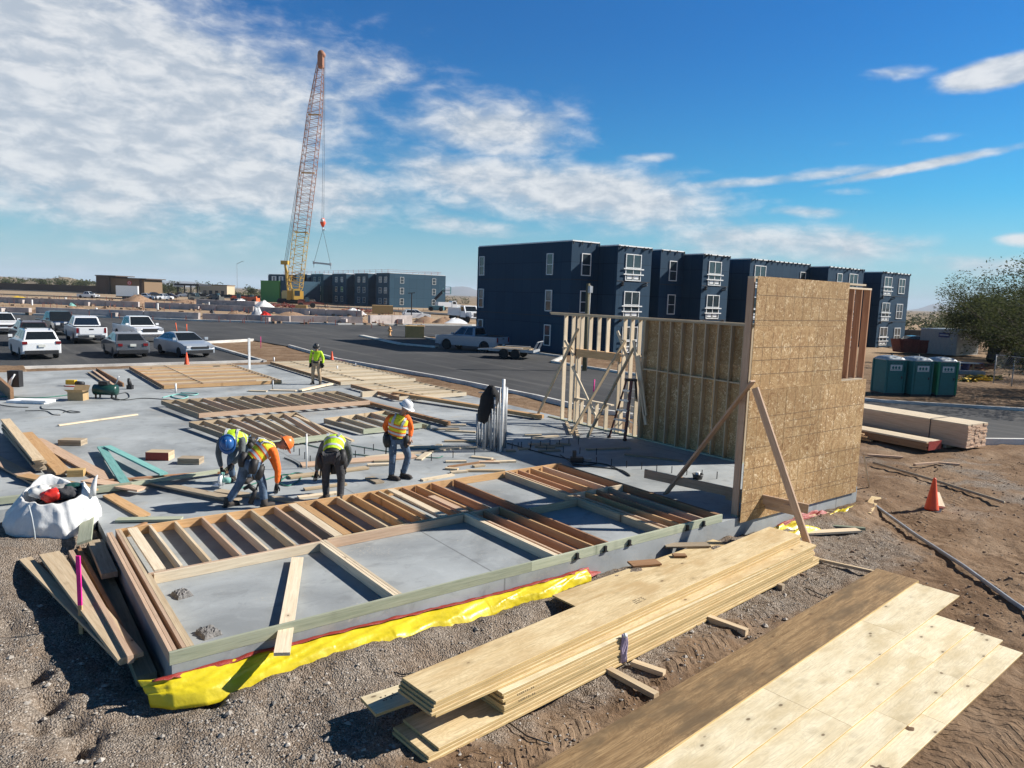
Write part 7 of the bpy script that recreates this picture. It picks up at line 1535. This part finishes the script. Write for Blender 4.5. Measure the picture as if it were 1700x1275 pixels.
b = MB(); b.cbox(at(484, CD) + UP*2.6, 5.0, 7, 2.8, -YAW + .5); b.cbox(at(489, CD-4) + UP*3.0, 2.0, 2.6, 3.2, -YAW + .5); ub = b.build('upper_body', 'crane_yellow', cr, world=True)
MB().cbox(at(491, CD - 5.6) + UP*3.3, 1.6, .1, 1.6, -YAW + .5).build('cab_window', 'glass', ub)
MB().cbox(at(476, CD + 2) + UP*2.5, 3.0, 5.0, 2.2, -YAW + .5).build('counterweight', 'crane_yellow', cr, world=True)
car_ = MB()
for s in (-3.2, 3.2): 
    c = at(490, CD) + CA*s + UP*.35
    car_.tube([c - CR*5, c - CR*4.6 + UP*.5, c + CR*4.6 + UP*.5, c + CR*5], [.3, .75, .75, .3], 10)
car_.build('track', 'tyre', cr, world=True); MB().cbox(at(490, CD) + UP*.75, 9, 5, .8, -YAW).build('undercarriage', 'skidsteer', cr, world=True)
mast = cp(473, 436, CD + 3); MB().tube([cp(478, 484, CD + 1), mast], .32, 6).build('gantry_mast', 'crane_yellow', cr, world=True); MB().tube([cp(486, 486, CD), mast], .22, 6).build('gantry_mast', 'crane_yellow', cr, world=True); MB().cbox(mast, 2.2, 1.6, 1.2, -YAW).build('mast_head', 'crane_yellow', cr, world=True)
cb_ = MB()
for s in (-.6, .6): cb_.tube([mast + CA*s, foot.lerp(tip, .72) + CA*s - CR*2], .07, 4, False); cb_.tube([foot.lerp(tip, .72) + CA*s - CR*2, foot.lerp(tip, .97) + CA*s - CR*.9], .07, 4, False)
for s in (-.3, .3): cb_.tube([mast + CA*s + CR*.6, foot.lerp(tip, .52) + CA*s - CR*2], .05, 4, False)
cb_.build('pendant_cable', 'cable', cr, world=True)
hook = cp(536, 370, CD - 1); ho = MB()
for s in (-.45, .45): ho.tube([tip + CR*.9 + CA*s, hook + CA*s*.8 + CR*s*.4 + UP*1], .055, 4, False)
ho.build('hoist_rope', 'cable', cr, world=True); hb_ = MB().tube([hook + UP*1.4, hook, hook - UP*1.2], [.4, .85, .35], 12).build('hook_block', 'orange_plastic', cr, True, world=True); MB().tube([hook - UP*1.2, hook - UP*1.9, hook - UP*2.2 + CR*.4, hook - UP*1.8 + CR*.6], .16, 6).build('hook', 'steel', hb_, True)
MB().tube([hook + UP*.7 - CA*.9, hook + UP*.7 + CA*.9], .5, 12).build('hook_sheave', 'paint_white', hb_, True)
sb = thing('spreader_bar', 'dark spreader bar hanging from the crane hook on two slings', 'spreader bar', cp(536, 438, CD - 1))
l_, r_ = cp(521, 436, CD - 1), cp(549, 439, CD - 1); MB().bar(l_, r_, .9, .5).build('beam', 'steel', sb, world=True)
for p in (l_, r_): MB().tube([p - UP*.2, hook - UP*2.0], .06, 4, False).build('sling', 'cable', sb, world=True); MB().tube([p, p - UP*1.5], .06, 4).build('hanging_chain', 'cable', sb, world=True); MB().cbox(p, .3, 1.2, .9, -YAW).build('end_bracket', 'steel', sb, world=True)
# green box building beside the far block
gb = thing('green_building', 'bright green boxy building part at the left end of the farther apartment block', 'building', at(447, 250))
a_, b_ = at(431, 250), at(461, 243); bd_ = (b_ - a_); L = bd_.length; h_ = math.atan2(bd_.y, bd_.x)
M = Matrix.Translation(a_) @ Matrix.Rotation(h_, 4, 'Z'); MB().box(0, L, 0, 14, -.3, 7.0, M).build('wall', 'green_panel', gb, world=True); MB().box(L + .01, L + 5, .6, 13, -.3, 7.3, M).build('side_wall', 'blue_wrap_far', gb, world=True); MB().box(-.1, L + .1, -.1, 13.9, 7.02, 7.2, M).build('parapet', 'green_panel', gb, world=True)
tp_ = thing('apartment_wing', 'dark blue wing with three tall pale openings rising behind the green building', 'building', at(455, 275))
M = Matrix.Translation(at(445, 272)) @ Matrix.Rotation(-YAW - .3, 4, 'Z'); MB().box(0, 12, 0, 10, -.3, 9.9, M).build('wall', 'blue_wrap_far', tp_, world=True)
for x in (1.2, 4.3, 7.4): w_ = MB().box(x, x + 2.0, -.09, -.01, 5.8, 9.2, M).build('window', 'white_vinyl', tp_, world=True); MB().box(x + .7, x + 1.3, -.12, -.095, 6.0, 9.0, M).build('pane', 'glass', w_)
# ================================================================ restaurant, fuel canopy, wall
rs = thing('restaurant_building', 'tan restaurant building with dark left end and a round red sign beyond the lots', 'building', at(205, 300))
M = Matrix.Translation(at(161, 300)) @ Matrix.Rotation(-YAW + .0, 4, 'Z')
MB().box(5.4, 19.5, .6, 16, -.4, 6.6, M).build('wall', 'tan_stucco', rs, world=True); MB().box(0, 5.4, -.6, 14, -.4, 7.4, M).build('wing', 'dark_stucco', rs, world=True); MB().box(5.0, 21, -.4, 16.4, 6.62, 7.0, M).build('roof_edge', 'dark_stucco', rs, world=True); MB().box(-.3, 8.4, -.9, 14.3, 7.42, 7.8, M).build('roof_edge', 'dark_stucco', rs, world=True)
MB().box(1.6, 4.4, -.66, -.61, -.2, 6.2, M).build('entrance', 'brown_wall', rs, world=True); MB().box(17.6, 18.6, .3, .59, -.4, 6.6, M).build('pilaster', 'dark_stucco', rs, world=True)
ms = M @ Matrix.Translation((13.4, .5, 4.9)) @ Matrix.Rotation(math.pi/2, 4, 'X'); sgn = MB().lathe([(.9, 0), (.9, .18)], 24, M=ms).build('sign', 'logo_red', rs, world=True)
MB().lathe([(.62, 0), (.62, .22)], 20, M=ms).build('sign_face', 'sign_white', sgn); MB().lathe([(.38, 0), (.38, .25)], 18, M=ms).build('sign_centre', 'logo_red', sgn)
MB().box(10.2, 13.4, -4.0, -3.6, -.4, .1, M).build('kerb_block', 'concrete', rs, world=True)
fc = thing('fuel_canopy', 'dark flat fuel station canopy on posts with pumps, right of the restaurant', 'canopy', at(310, 330))
M = Matrix.Translation(at(288, 330)) @ Matrix.Rotation(-YAW, 4, 'Z'); MB().box(0, 11.4, 0, 14, 4.6, 5.5, M).build('roof', 'bracket_dark', fc, world=True); MB().box(-.1, 4.2, -.12, -.01, 4.0, 4.55, M).build('white_fascia', 'sign_white', fc, world=True)
for x in (1.2, 4.2, 7.2, 10.4): MB().box(x - .25, x + .25, 1, 1.5, -.4, 4.6, M).build('post', 'bracket_dark', fc, world=True); MB().box(x - .5, x + .5, 3, 3.6, -.4, 1.6, M).build('pump', 'galv', fc, world=True)
sh = thing('shop_building', 'long beige shop building behind the fuel canopy', 'building', at(350, 360)); M = Matrix.Translation(at(331, 360)) @ Matrix.Rotation(-YAW, 4, 'Z'); MB().box(0, 13.5, 0, 10, -.4, 5.2, M).build('wall', 'beige', sh, world=True); MB().box(-.3, 13.8, -.3, 10.3, 5.22, 5.6, M).build('roof', 'tan_stucco', sh, world=True)
for x in (1.5, 4.5, 7.5, 10.5): MB().box(x, x + 1.6, -.05, -.005, .2, 2.6, M).build('window', 'glass', sh, world=True)
pw_ = thing('perimeter_wall', 'long low dark brown perimeter wall at the far left', 'wall', at(40, 350)); q0, q1 = at(-700, 350), at(165, 330); MB().bar(q0 + UP*1.3, q1 + UP*1.3, .4, 3.4).build('wall', 'brown_wall', pw_, world=True); MB().bar(q0 + UP*3.04, q1 + UP*3.04, .55, .08).build('coping', 'tan_stucco', pw_, world=True)
q0, q1 = at(290, 318), at(430, 300); MB().bar(q0 + UP*.4, q1 + UP*.4, .4, 1.9).build('perimeter_wall', 'brown_wall', None, label='low brown wall between the fuel canopy and the green building', cat='wall')
for u, d, h in ((1090/1700*300 + 200, 380, 17),): 
    sl = thing('street_lamp', 'tall thin street lamp standing right of the beige shop', 'street lamp', at(u, d)); MB().tube([(0, 0, 0), (0, 0, h)], .09, 6).build('pole', 'galv', sl); MB().tube([Vector((0, 0, h)), Vector((0, 0, h)) + CR*2.6 + UP*1.2], .12, 5).build('arm', 'galv', sl); MB().cbox(CR*3 + UP*(h + 1.3), 1.2, .4, .2, -YAW).build('lamp_head', 'galv', sl)
tl = thing('light_pole', 'dark lamp post standing in front of the farther apartment block', 'lamp post', at(680, 120)); MB().tube([(0, 0, 0), (0, 0, 4.4)], .1, 8).build('pole', 'bracket_dark', tl); MB().bar(Vector((0, 0, 4.4)) - CR*.6, Vector((0, 0, 4.5)) + CR*.6, .3, .12).build('lamp_head', 'bracket_dark', tl)
# white box trailer, far trucks
wt = thing('box_trailer', 'white box trailer standing in front of the tan restaurant', 'trailer', at(211, 215), -YAW + .35); MB().box(-2.9, 2.9, -1.3, 1.3, .8, 3.9).build('box', 'trailer_white', wt); MB().box(-3.0, 3.0, -1.2, 1.2, .55, .8).build('chassis', 'black_plastic', wt)
for x in (-.9, .3):
    for s in (-1, 1): MB().lathe([(.1, -.15), (.42, -.15), (.42, .15), (.1, .15)], 14, M=Matrix.Translation((x, s*1.1, .42)) @ Matrix.Rotation(math.pi/2, 4, 'X')).build('wheel', 'tyre', wt)
HR = math.atan2(CR.y, CR.x)
car('white crew pickup truck parked sideways left of the box trailer', 'pickup', 'paint_white', at(146, 205, -.35), HR - .1, 'pickup_truck', 'pickup truck', 'pickup trucks far behind the lot'); car('white pickup truck just right of the box trailer', 'pickup', 'paint_white', at(240, 212, -.35), HR + .15, 'pickup_truck', 'pickup truck', 'pickup trucks far behind the lot'); car('white pickup truck seen from behind, second right of the box trailer', 'pickup', 'paint_white', at(270, 215, -.35), HA - .5, 'pickup_truck', 'pickup truck', 'pickup trucks far behind the lot')
for k, (u, d, pt, lab) in enumerate([(283, 250, 'paint_maroon', 'red car far away right of the white pickups'), (305, 290, 'paint_white', 'white car under the fuel canopy'), (320, 290, 'paint_black', 'dark car under the right end of the fuel canopy'), (352, 285, 'paint_black', 'dark car in front of the beige shop'), (258, 270, 'paint_black', 'dark car in front of the right end of the restaurant'), (398, 195, 'paint_black', 'dark car behind the grey barriers')]): car(lab, 'sedan' if k % 2 else 'suv', pt, at(u, d, -.35), HR + .2*k, 'parked_car', 'car', 'cars far away by the fuel station')
# forklifts and lifts
def telehandler(label, u, d, mat, h, boom, group='lifting machines behind the building lots'):
    t = thing('telehandler', label, 'telehandler', at(u, d), HR + h, group); MB().add([(-2.2, -.9, .7), (2.0, -.9, .7), (2.0, .9, .7), (-2.2, .9, .7), (-2.2, -.8, 1.7), (1.6, -.8, 1.4), (1.6, .8, 1.4), (-2.2, .8, 1.7)], [(3,2,1,0), (4,5,6,7), (0,1,5,4), (1,2,6,5), (2,3,7,6), (3,0,4,7)]).build('body', mat, t); MB().add([(-.5, -.85, 1.5), (.7, -.85, 1.5), (.7, .0, 1.5), (-.5, .0, 1.5), (-.4, -.8, 2.6), (.4, -.8, 2.6), (.4, -.05, 2.6), (-.4, -.05, 2.6)], [(4,5,6,7), (0,1,5,4), (1,2,6,5), (2,3,7,6), (3,0,4,7)]).build('cab', 'glass', t)
    for x in (-1.4, 1.4):
        for s in (-1, 1): w = MB().lathe([(.25, -.2), (.6, -.2), (.65, 0), (.6, .2), (.25, .2)], 16, M=Matrix.Translation((x, s*.95, .65)) @ Matrix.Rotation(math.pi/2, 4, 'X')).build('wheel', 'tyre', t); MB().lathe([(.05, -.19), (.26, -.15), (.26, .15), (.05, .19)], 12, M=Matrix.Translation((x, s*.95, .65)) @ Matrix.Rotation(math.pi/2, 4, 'X')).build('rim', mat, w)
    MB().bar((-2.0, .4, 1.9), (boom[0], .4, boom[1]), .45, .45).build('boom', mat, t); MB().cbox((boom[0] + .2, .4, boom[1] - .3), .2, 1.4, .8).build('fork_carriage', 'black_plastic', t); return t
telehandler('orange telehandler with a low boom, left of the green building', 395, 205, 'equip_orange', .1, (4.5, 1.4)); telehandler('orange telehandler nearest the green building', 415, 200, 'equip_orange', 2.9, (4.6, 1.2)); telehandler('dark machine parked right of the white pickups', 325, 205, 'skidsteer', .6, (3.4, .9)); telehandler('dark machine left of the orange telehandlers', 358, 205, 'skidsteer', 2.6, (3.4, .8)); telehandler('dark red machine in front of the farther apartment block', 507, 178, 'rust', .3, (4.2, 1.0))
# boom lift and white trucks at the right end of the far block
bl_ = thing('boom_lift', 'boom lift with a raised basket at the right end of the farther apartment block', 'boom lift', at(722, 190)); a, b = cp(722, 497, 190), cp(738, 481, 190); MB().bar(a, b, .7, .7).build('boom', 'bracket_dark', bl_, world=True); MB().cbox(at(721, 190) + UP*.8, 4, 2.2, 1.2, HR).build('chassis', 'boom_teal', bl_, world=True); bk = MB(); c_ = cp(742, 482, 190)
for x in (-1, 1):
    for y in (-.6, .6): bk.tube([c_ + CR*x + CA*y - UP*.9, c_ + CR*x + CA*y + UP*.9], .09, 4)
for z in (-.9, 0, .9):
    for y in (-.6, .6): bk.tube([c_ - CR + CA*y + UP*z, c_ + CR + CA*y + UP*z], .08, 4)
bk.build('basket', 'boom_teal', bl_, world=True)
for s in (-1, 1):
    for x in (-1.3, 1.3): MB().lathe([(.2, -.2), (.55, -.2), (.55, .2), (.2, .2)], 14, M=Matrix.Translation(at(721, 190) + CR*x + CA*s*1.1 + UP*.55) @ Matrix.Rotation(-YAW, 4, 'Z') @ Matrix.Rotation(math.pi/2, 4, 'X')).build('wheel', 'tyre', bl_, world=True)
def big_truck(label, u, d, h, back):
    t = thing('lorry', label, 'truck', at(u, d), h, 'white trucks beyond the nearer apartment block'); w = 1.2
    MB().add([(.6, -w, .8), (2.2, -w, .8), (2.2, w, .8), (.6, w, .8), (.6, -w, 2.7), (1.7, -w, 2.7), (1.7, w, 2.7), (.6, w, 2.7), (2.2, -w, 1.75), (2.2, w, 1.75)], [(3,2,1,0), (4,5,6,7), (0,1,8,5,4), (2,3,7,6,9), (5,8,9,6), (1,2,9,8), (3,0,4,7)]).build('cab', 'paint_white', t); MB().box(2.2, 3.6, -.85, .85, .8, 1.7).build('bonnet', 'paint_white', t)
    MB().add([(1.76, -1, 2.6), (2.21, -1, 1.82), (2.21, 1, 1.82), (1.76, 1, 2.6)], [(0, 1, 2, 3)]).build('windscreen', 'car_glass', t)
    for s in (-1, 1): MB().add([(.8, s*1.205, 1.8), (1.9, s*1.205, 1.8), (1.6, s*1.205, 2.5), (.8, s*1.205, 2.5)], [(0, 1, 2, 3)]).build('side_window', 'car_glass', t); MB().box(3.6, 3.64, s*.6 - .15, s*.6 + .15, 1.1, 1.3).build('headlight', 'lamp_clear', t)
    MB().box(3.601, 3.64, -.4, .4, .95, 1.55).build('grille', 'black_plastic', t); MB().box(3.6, 3.75, -1.1, 1.1, .55, .8).build('bumper', 'chrome', t)
    if back == 'mixer': MB().tube([(-3.6, 0, 2.9), (-3.0, 0, 2.7), (-1.6, 0, 2.1), (.2, 0, 1.6)], [.45, 1.0, 1.25, .7], 18).build('drum', 'paint_white', t, True)
    else: MB().box(-3.6, .4, -1.2, 1.2, 1.0, 2.3).build('service_body', 'paint_white', t)
    MB().box(-3.7, 2.2, -.5, .5, .6, .8).build('chassis', 'black_plastic', t)
    for x in (2.7, -1.6, -2.8):
        for s in (-1, 1): MB().lathe([(.2, -.15), (.5, -.15), (.5, .15), (.2, .15)], 16, M=Matrix.Translation((x, s*1.0, .5)) @ Matrix.Rotation(math.pi/2, 4, 'X')).build('wheel', 'tyre', t)
big_truck('white truck right of the farther apartment block, beneath the boom lift', 741, 200, HR + .5, 'box'); big_truck('white service truck facing the camera at the left edge of the nearer apartment block', 768, 118, HC + .6, 'box')
car('small white vehicle beside the lamp post in front of the farther block', 'suv', 'paint_white', at(688, 122, -.33), HR + .4, 'parked_car', 'car')
# ================================================================ building lots in the middle distance
R9 = random.Random(21)
def footing(label, u0, u1, d0, d1, h=.75, th=.5):
    h *= 1.35
    q0, q1 = at(u0, d0), at(u1, d1); t = thing('footing_wall', label, 'footing wall', q0.lerp(q1, .5)); n = max(2, int((q1 - q0).length/6))
    for i in range(n):
        a, b = q0.lerp(q1, i/n), q0.lerp(q1, (i + .985)/n); MB().bar(a + UP*(h/2 - .2), b + UP*(h/2 - .2 + R9.uniform(-.06, .06)), th, h + .4).build('wall_section', 'footing', t, world=True)
        if i % 2: c = a.lerp(b, .5) - CA*.7; MB().cbox(c + UP*.3, .8, .9, .8, HR).build('buttress', 'footing', t, world=True)
footing('low grey footing wall along the road behind the white pickups in the lot', 60, 330, 93, 91); footing('low grey footing wall beyond the far kerb, left of the crane', 335, 480, 92, 93, .7); footing('low grey footing wall beyond the far kerb, below the far block', 480, 600, 94, 97, .7); footing('low grey footing wall below the lamp post', 610, 680, 98, 104, .9)
footing('second row grey footing wall at the left', -40, 230, 140, 138, .8); footing('second row grey footing wall below the telehandlers', 240, 420, 136, 132, .8); footing('second row grey footing wall below the crane', 425, 600, 130, 124, .8); footing('low footing wall at the left picture edge', -120, 50, 96, 94, .6)
footing('row of pale grey barriers left of the crane', 328, 425, 172, 165, 1.0, 1.4)
def pile(label, u, d, r, h, mat='dirt_pile', name='dirt_mound', cat='dirt mound', group='dirt mounds in the building lots'):
    n, k = 22, 7; p = at(u, d, -.5); vs = []; sd = R9.uniform(0, 99)
    for i in range(k + 1):
        f = i/k
        for j in range(n): a = 2*math.pi*j/n; q = 1 + .35*noise.noise((math.cos(a)*1.4 + sd, math.sin(a)*1.4, f)); vs.append((r*(1-f)*q*math.cos(a), r*.7*(1-f)*q*math.sin(a), h*(1 - (1-f)**1.6)*(1 + .25*noise.noise((math.cos(a)*2, math.sin(a)*2, f*3 + sd)))))
    o = MB().add(vs, [(i*n+j, i*n+(j+1) % n, (i+1)*n+(j+1) % n, (i+1)*n+j) for i in range(k) for j in range(n)]).build(name, mat, None, True, label=label, cat=cat, group=group); o.location = p; return o
for k, (u, d, r, h, lab) in enumerate([(65, 99, 1.9, .8, 'small dirt mound behind the maroon crossover'), (123, 101, 2.6, 1.1, 'dirt mound above the black pickup in the lot'), (170, 102, 2.2, .9, 'dirt mound above the white pickup seen from behind'), (222, 101, 2.6, 1.0, 'dirt mound above the white pickup facing the camera'), (228, 170, 4.5, 2.0, 'large sandy mound in front of the box trailer'), (345, 104, 1.6, .7, 'small dirt mound left of the crane, beyond the road'), (390, 100, 2.4, 1.2, 'dark dirt mound beside the red tarp bundle'), (521, 103, 2.0, .9, 'dirt mound in front of the low plywood box'), (565, 105, 2.6, .8, 'flat dirt mound below the farther block'), (597, 100, 1.5, .9, 'dark dirt mound near the end of the far kerb'), (705, 112, 2.5, 1.0, 'dark mound right of the lamp post'), (735, 112, 2.5, 1.0, 'dark mound left of the service truck'), (310, 185, 4, 1.0, 'broad dirt mound behind the pale grey barriers'), (480, 118, 3, .8, 'sandy mound below the crane')]): pile(lab, u, d, r, h)
for k, (u, d, r, h, mt, lab, nm) in enumerate([(438, 99, 1.4, 1.3, 'red_plastic', 'red tarp bundle lying beyond the far kerb', 'tarp_bundle'), (424, 100, 1.2, 1.9, 'galv', 'grey stack beside the red tarp bundle', 'pallet_stack'), (436, 165, 2.6, 1.7, 'white_sack', 'white wrapped bundle left of the crane base', 'wrapped_bundle'), (583, 140, 2.2, 1.2, 'white_sack', 'white wrapped bundle below the far block', 'wrapped_bundle'), (592, 138, 1.8, 1.0, 'white_sack', 'second white wrapped bundle below the far block', 'wrapped_bundle'), (30, 170, 3, .8, 'yellow_tool', 'yellow pipe pile at the left beyond the lots', 'pipe_pile'), (118, 125, .8, .9, 'teal_board', 'small teal drum in the building lot behind the black pickup', 'drum'), (350, 118, .5, .8, 'bracket_dark', 'small dark post box in the building lot', 'post_box'), (753, 112, 2.4, .9, 'paint_white', 'white debris left of the service truck', 'debris')]): pile(lab, u, d, r, h, mt, nm, nm.replace('_', ' '), None)
for k, (u, d, h, mt) in enumerate([(52, 130, 1.0, 'pvc'), (158, 95, 1.1, 'pvc'), (260, 122, 1.3, 'pvc'), (108, 150, 1.2, 'pvc'), (345, 150, 1.2, 'pvc')]): 
    p = at(u, d); MB().tube([p, p + UP*h], .16, 8).build('vent_pipe', mt, None, base=p, label='white vent pipe standing in the building lots, %s from the left' % ['first', 'fourth', 'third from the right, fourth' , 'second', 'fifth'][k] if k != 2 else 'white vent pipe in the building lots above the white pickup facing the camera', cat='vent pipe', group='white vent pipes in the building lots')
fr = MB(); R10 = random.Random(31)
for i in range(260):
    u = R10.uniform(-60, 700); d = R10.choice([R10.uniform(90, 98), R10.uniform(120, 145), R10.uniform(165, 190)]); p = at(u, d); fr.cbox(p + UP*R10.uniform(.05, .25), R10.uniform(.2, 1.0), R10.uniform(.2, .6), R10.uniform(.1, .35), R10.uniform(0, 3))
fr.build('site_rubble', 'clod', kind='stuff')
fr = MB()
for i in range(260):
    u = R10.uniform(-60, 700); d = R10.choice([R10.uniform(88, 104), R10.uniform(118, 150), R10.uniform(170, 195)]); p = at(u, d); fr.tube([p, p + UP*R10.uniform(.4, 1.0)], .05, 4)
fr.build('rebar_stubs', 'rust', kind='stuff')

scrap_heap('red safety netting heap in front of the crane', 466, 170, 11, 3, 1.5, ['red_tape', 'rust'], 260, 61, 'safety_netting', 'netting'); scrap_heap('red safety netting along the base of the farther block', 592, 155, 15, 2, .9, ['red_tape', 'rust'], 200, 62, 'safety_netting', 'netting')
scrap_heap('dark scrap heap beside the grey barriers left of the crane', 375, 172, 14, 4, 1.0, ['skidsteer', 'footing', 'lumber_pale'], 90, 63)
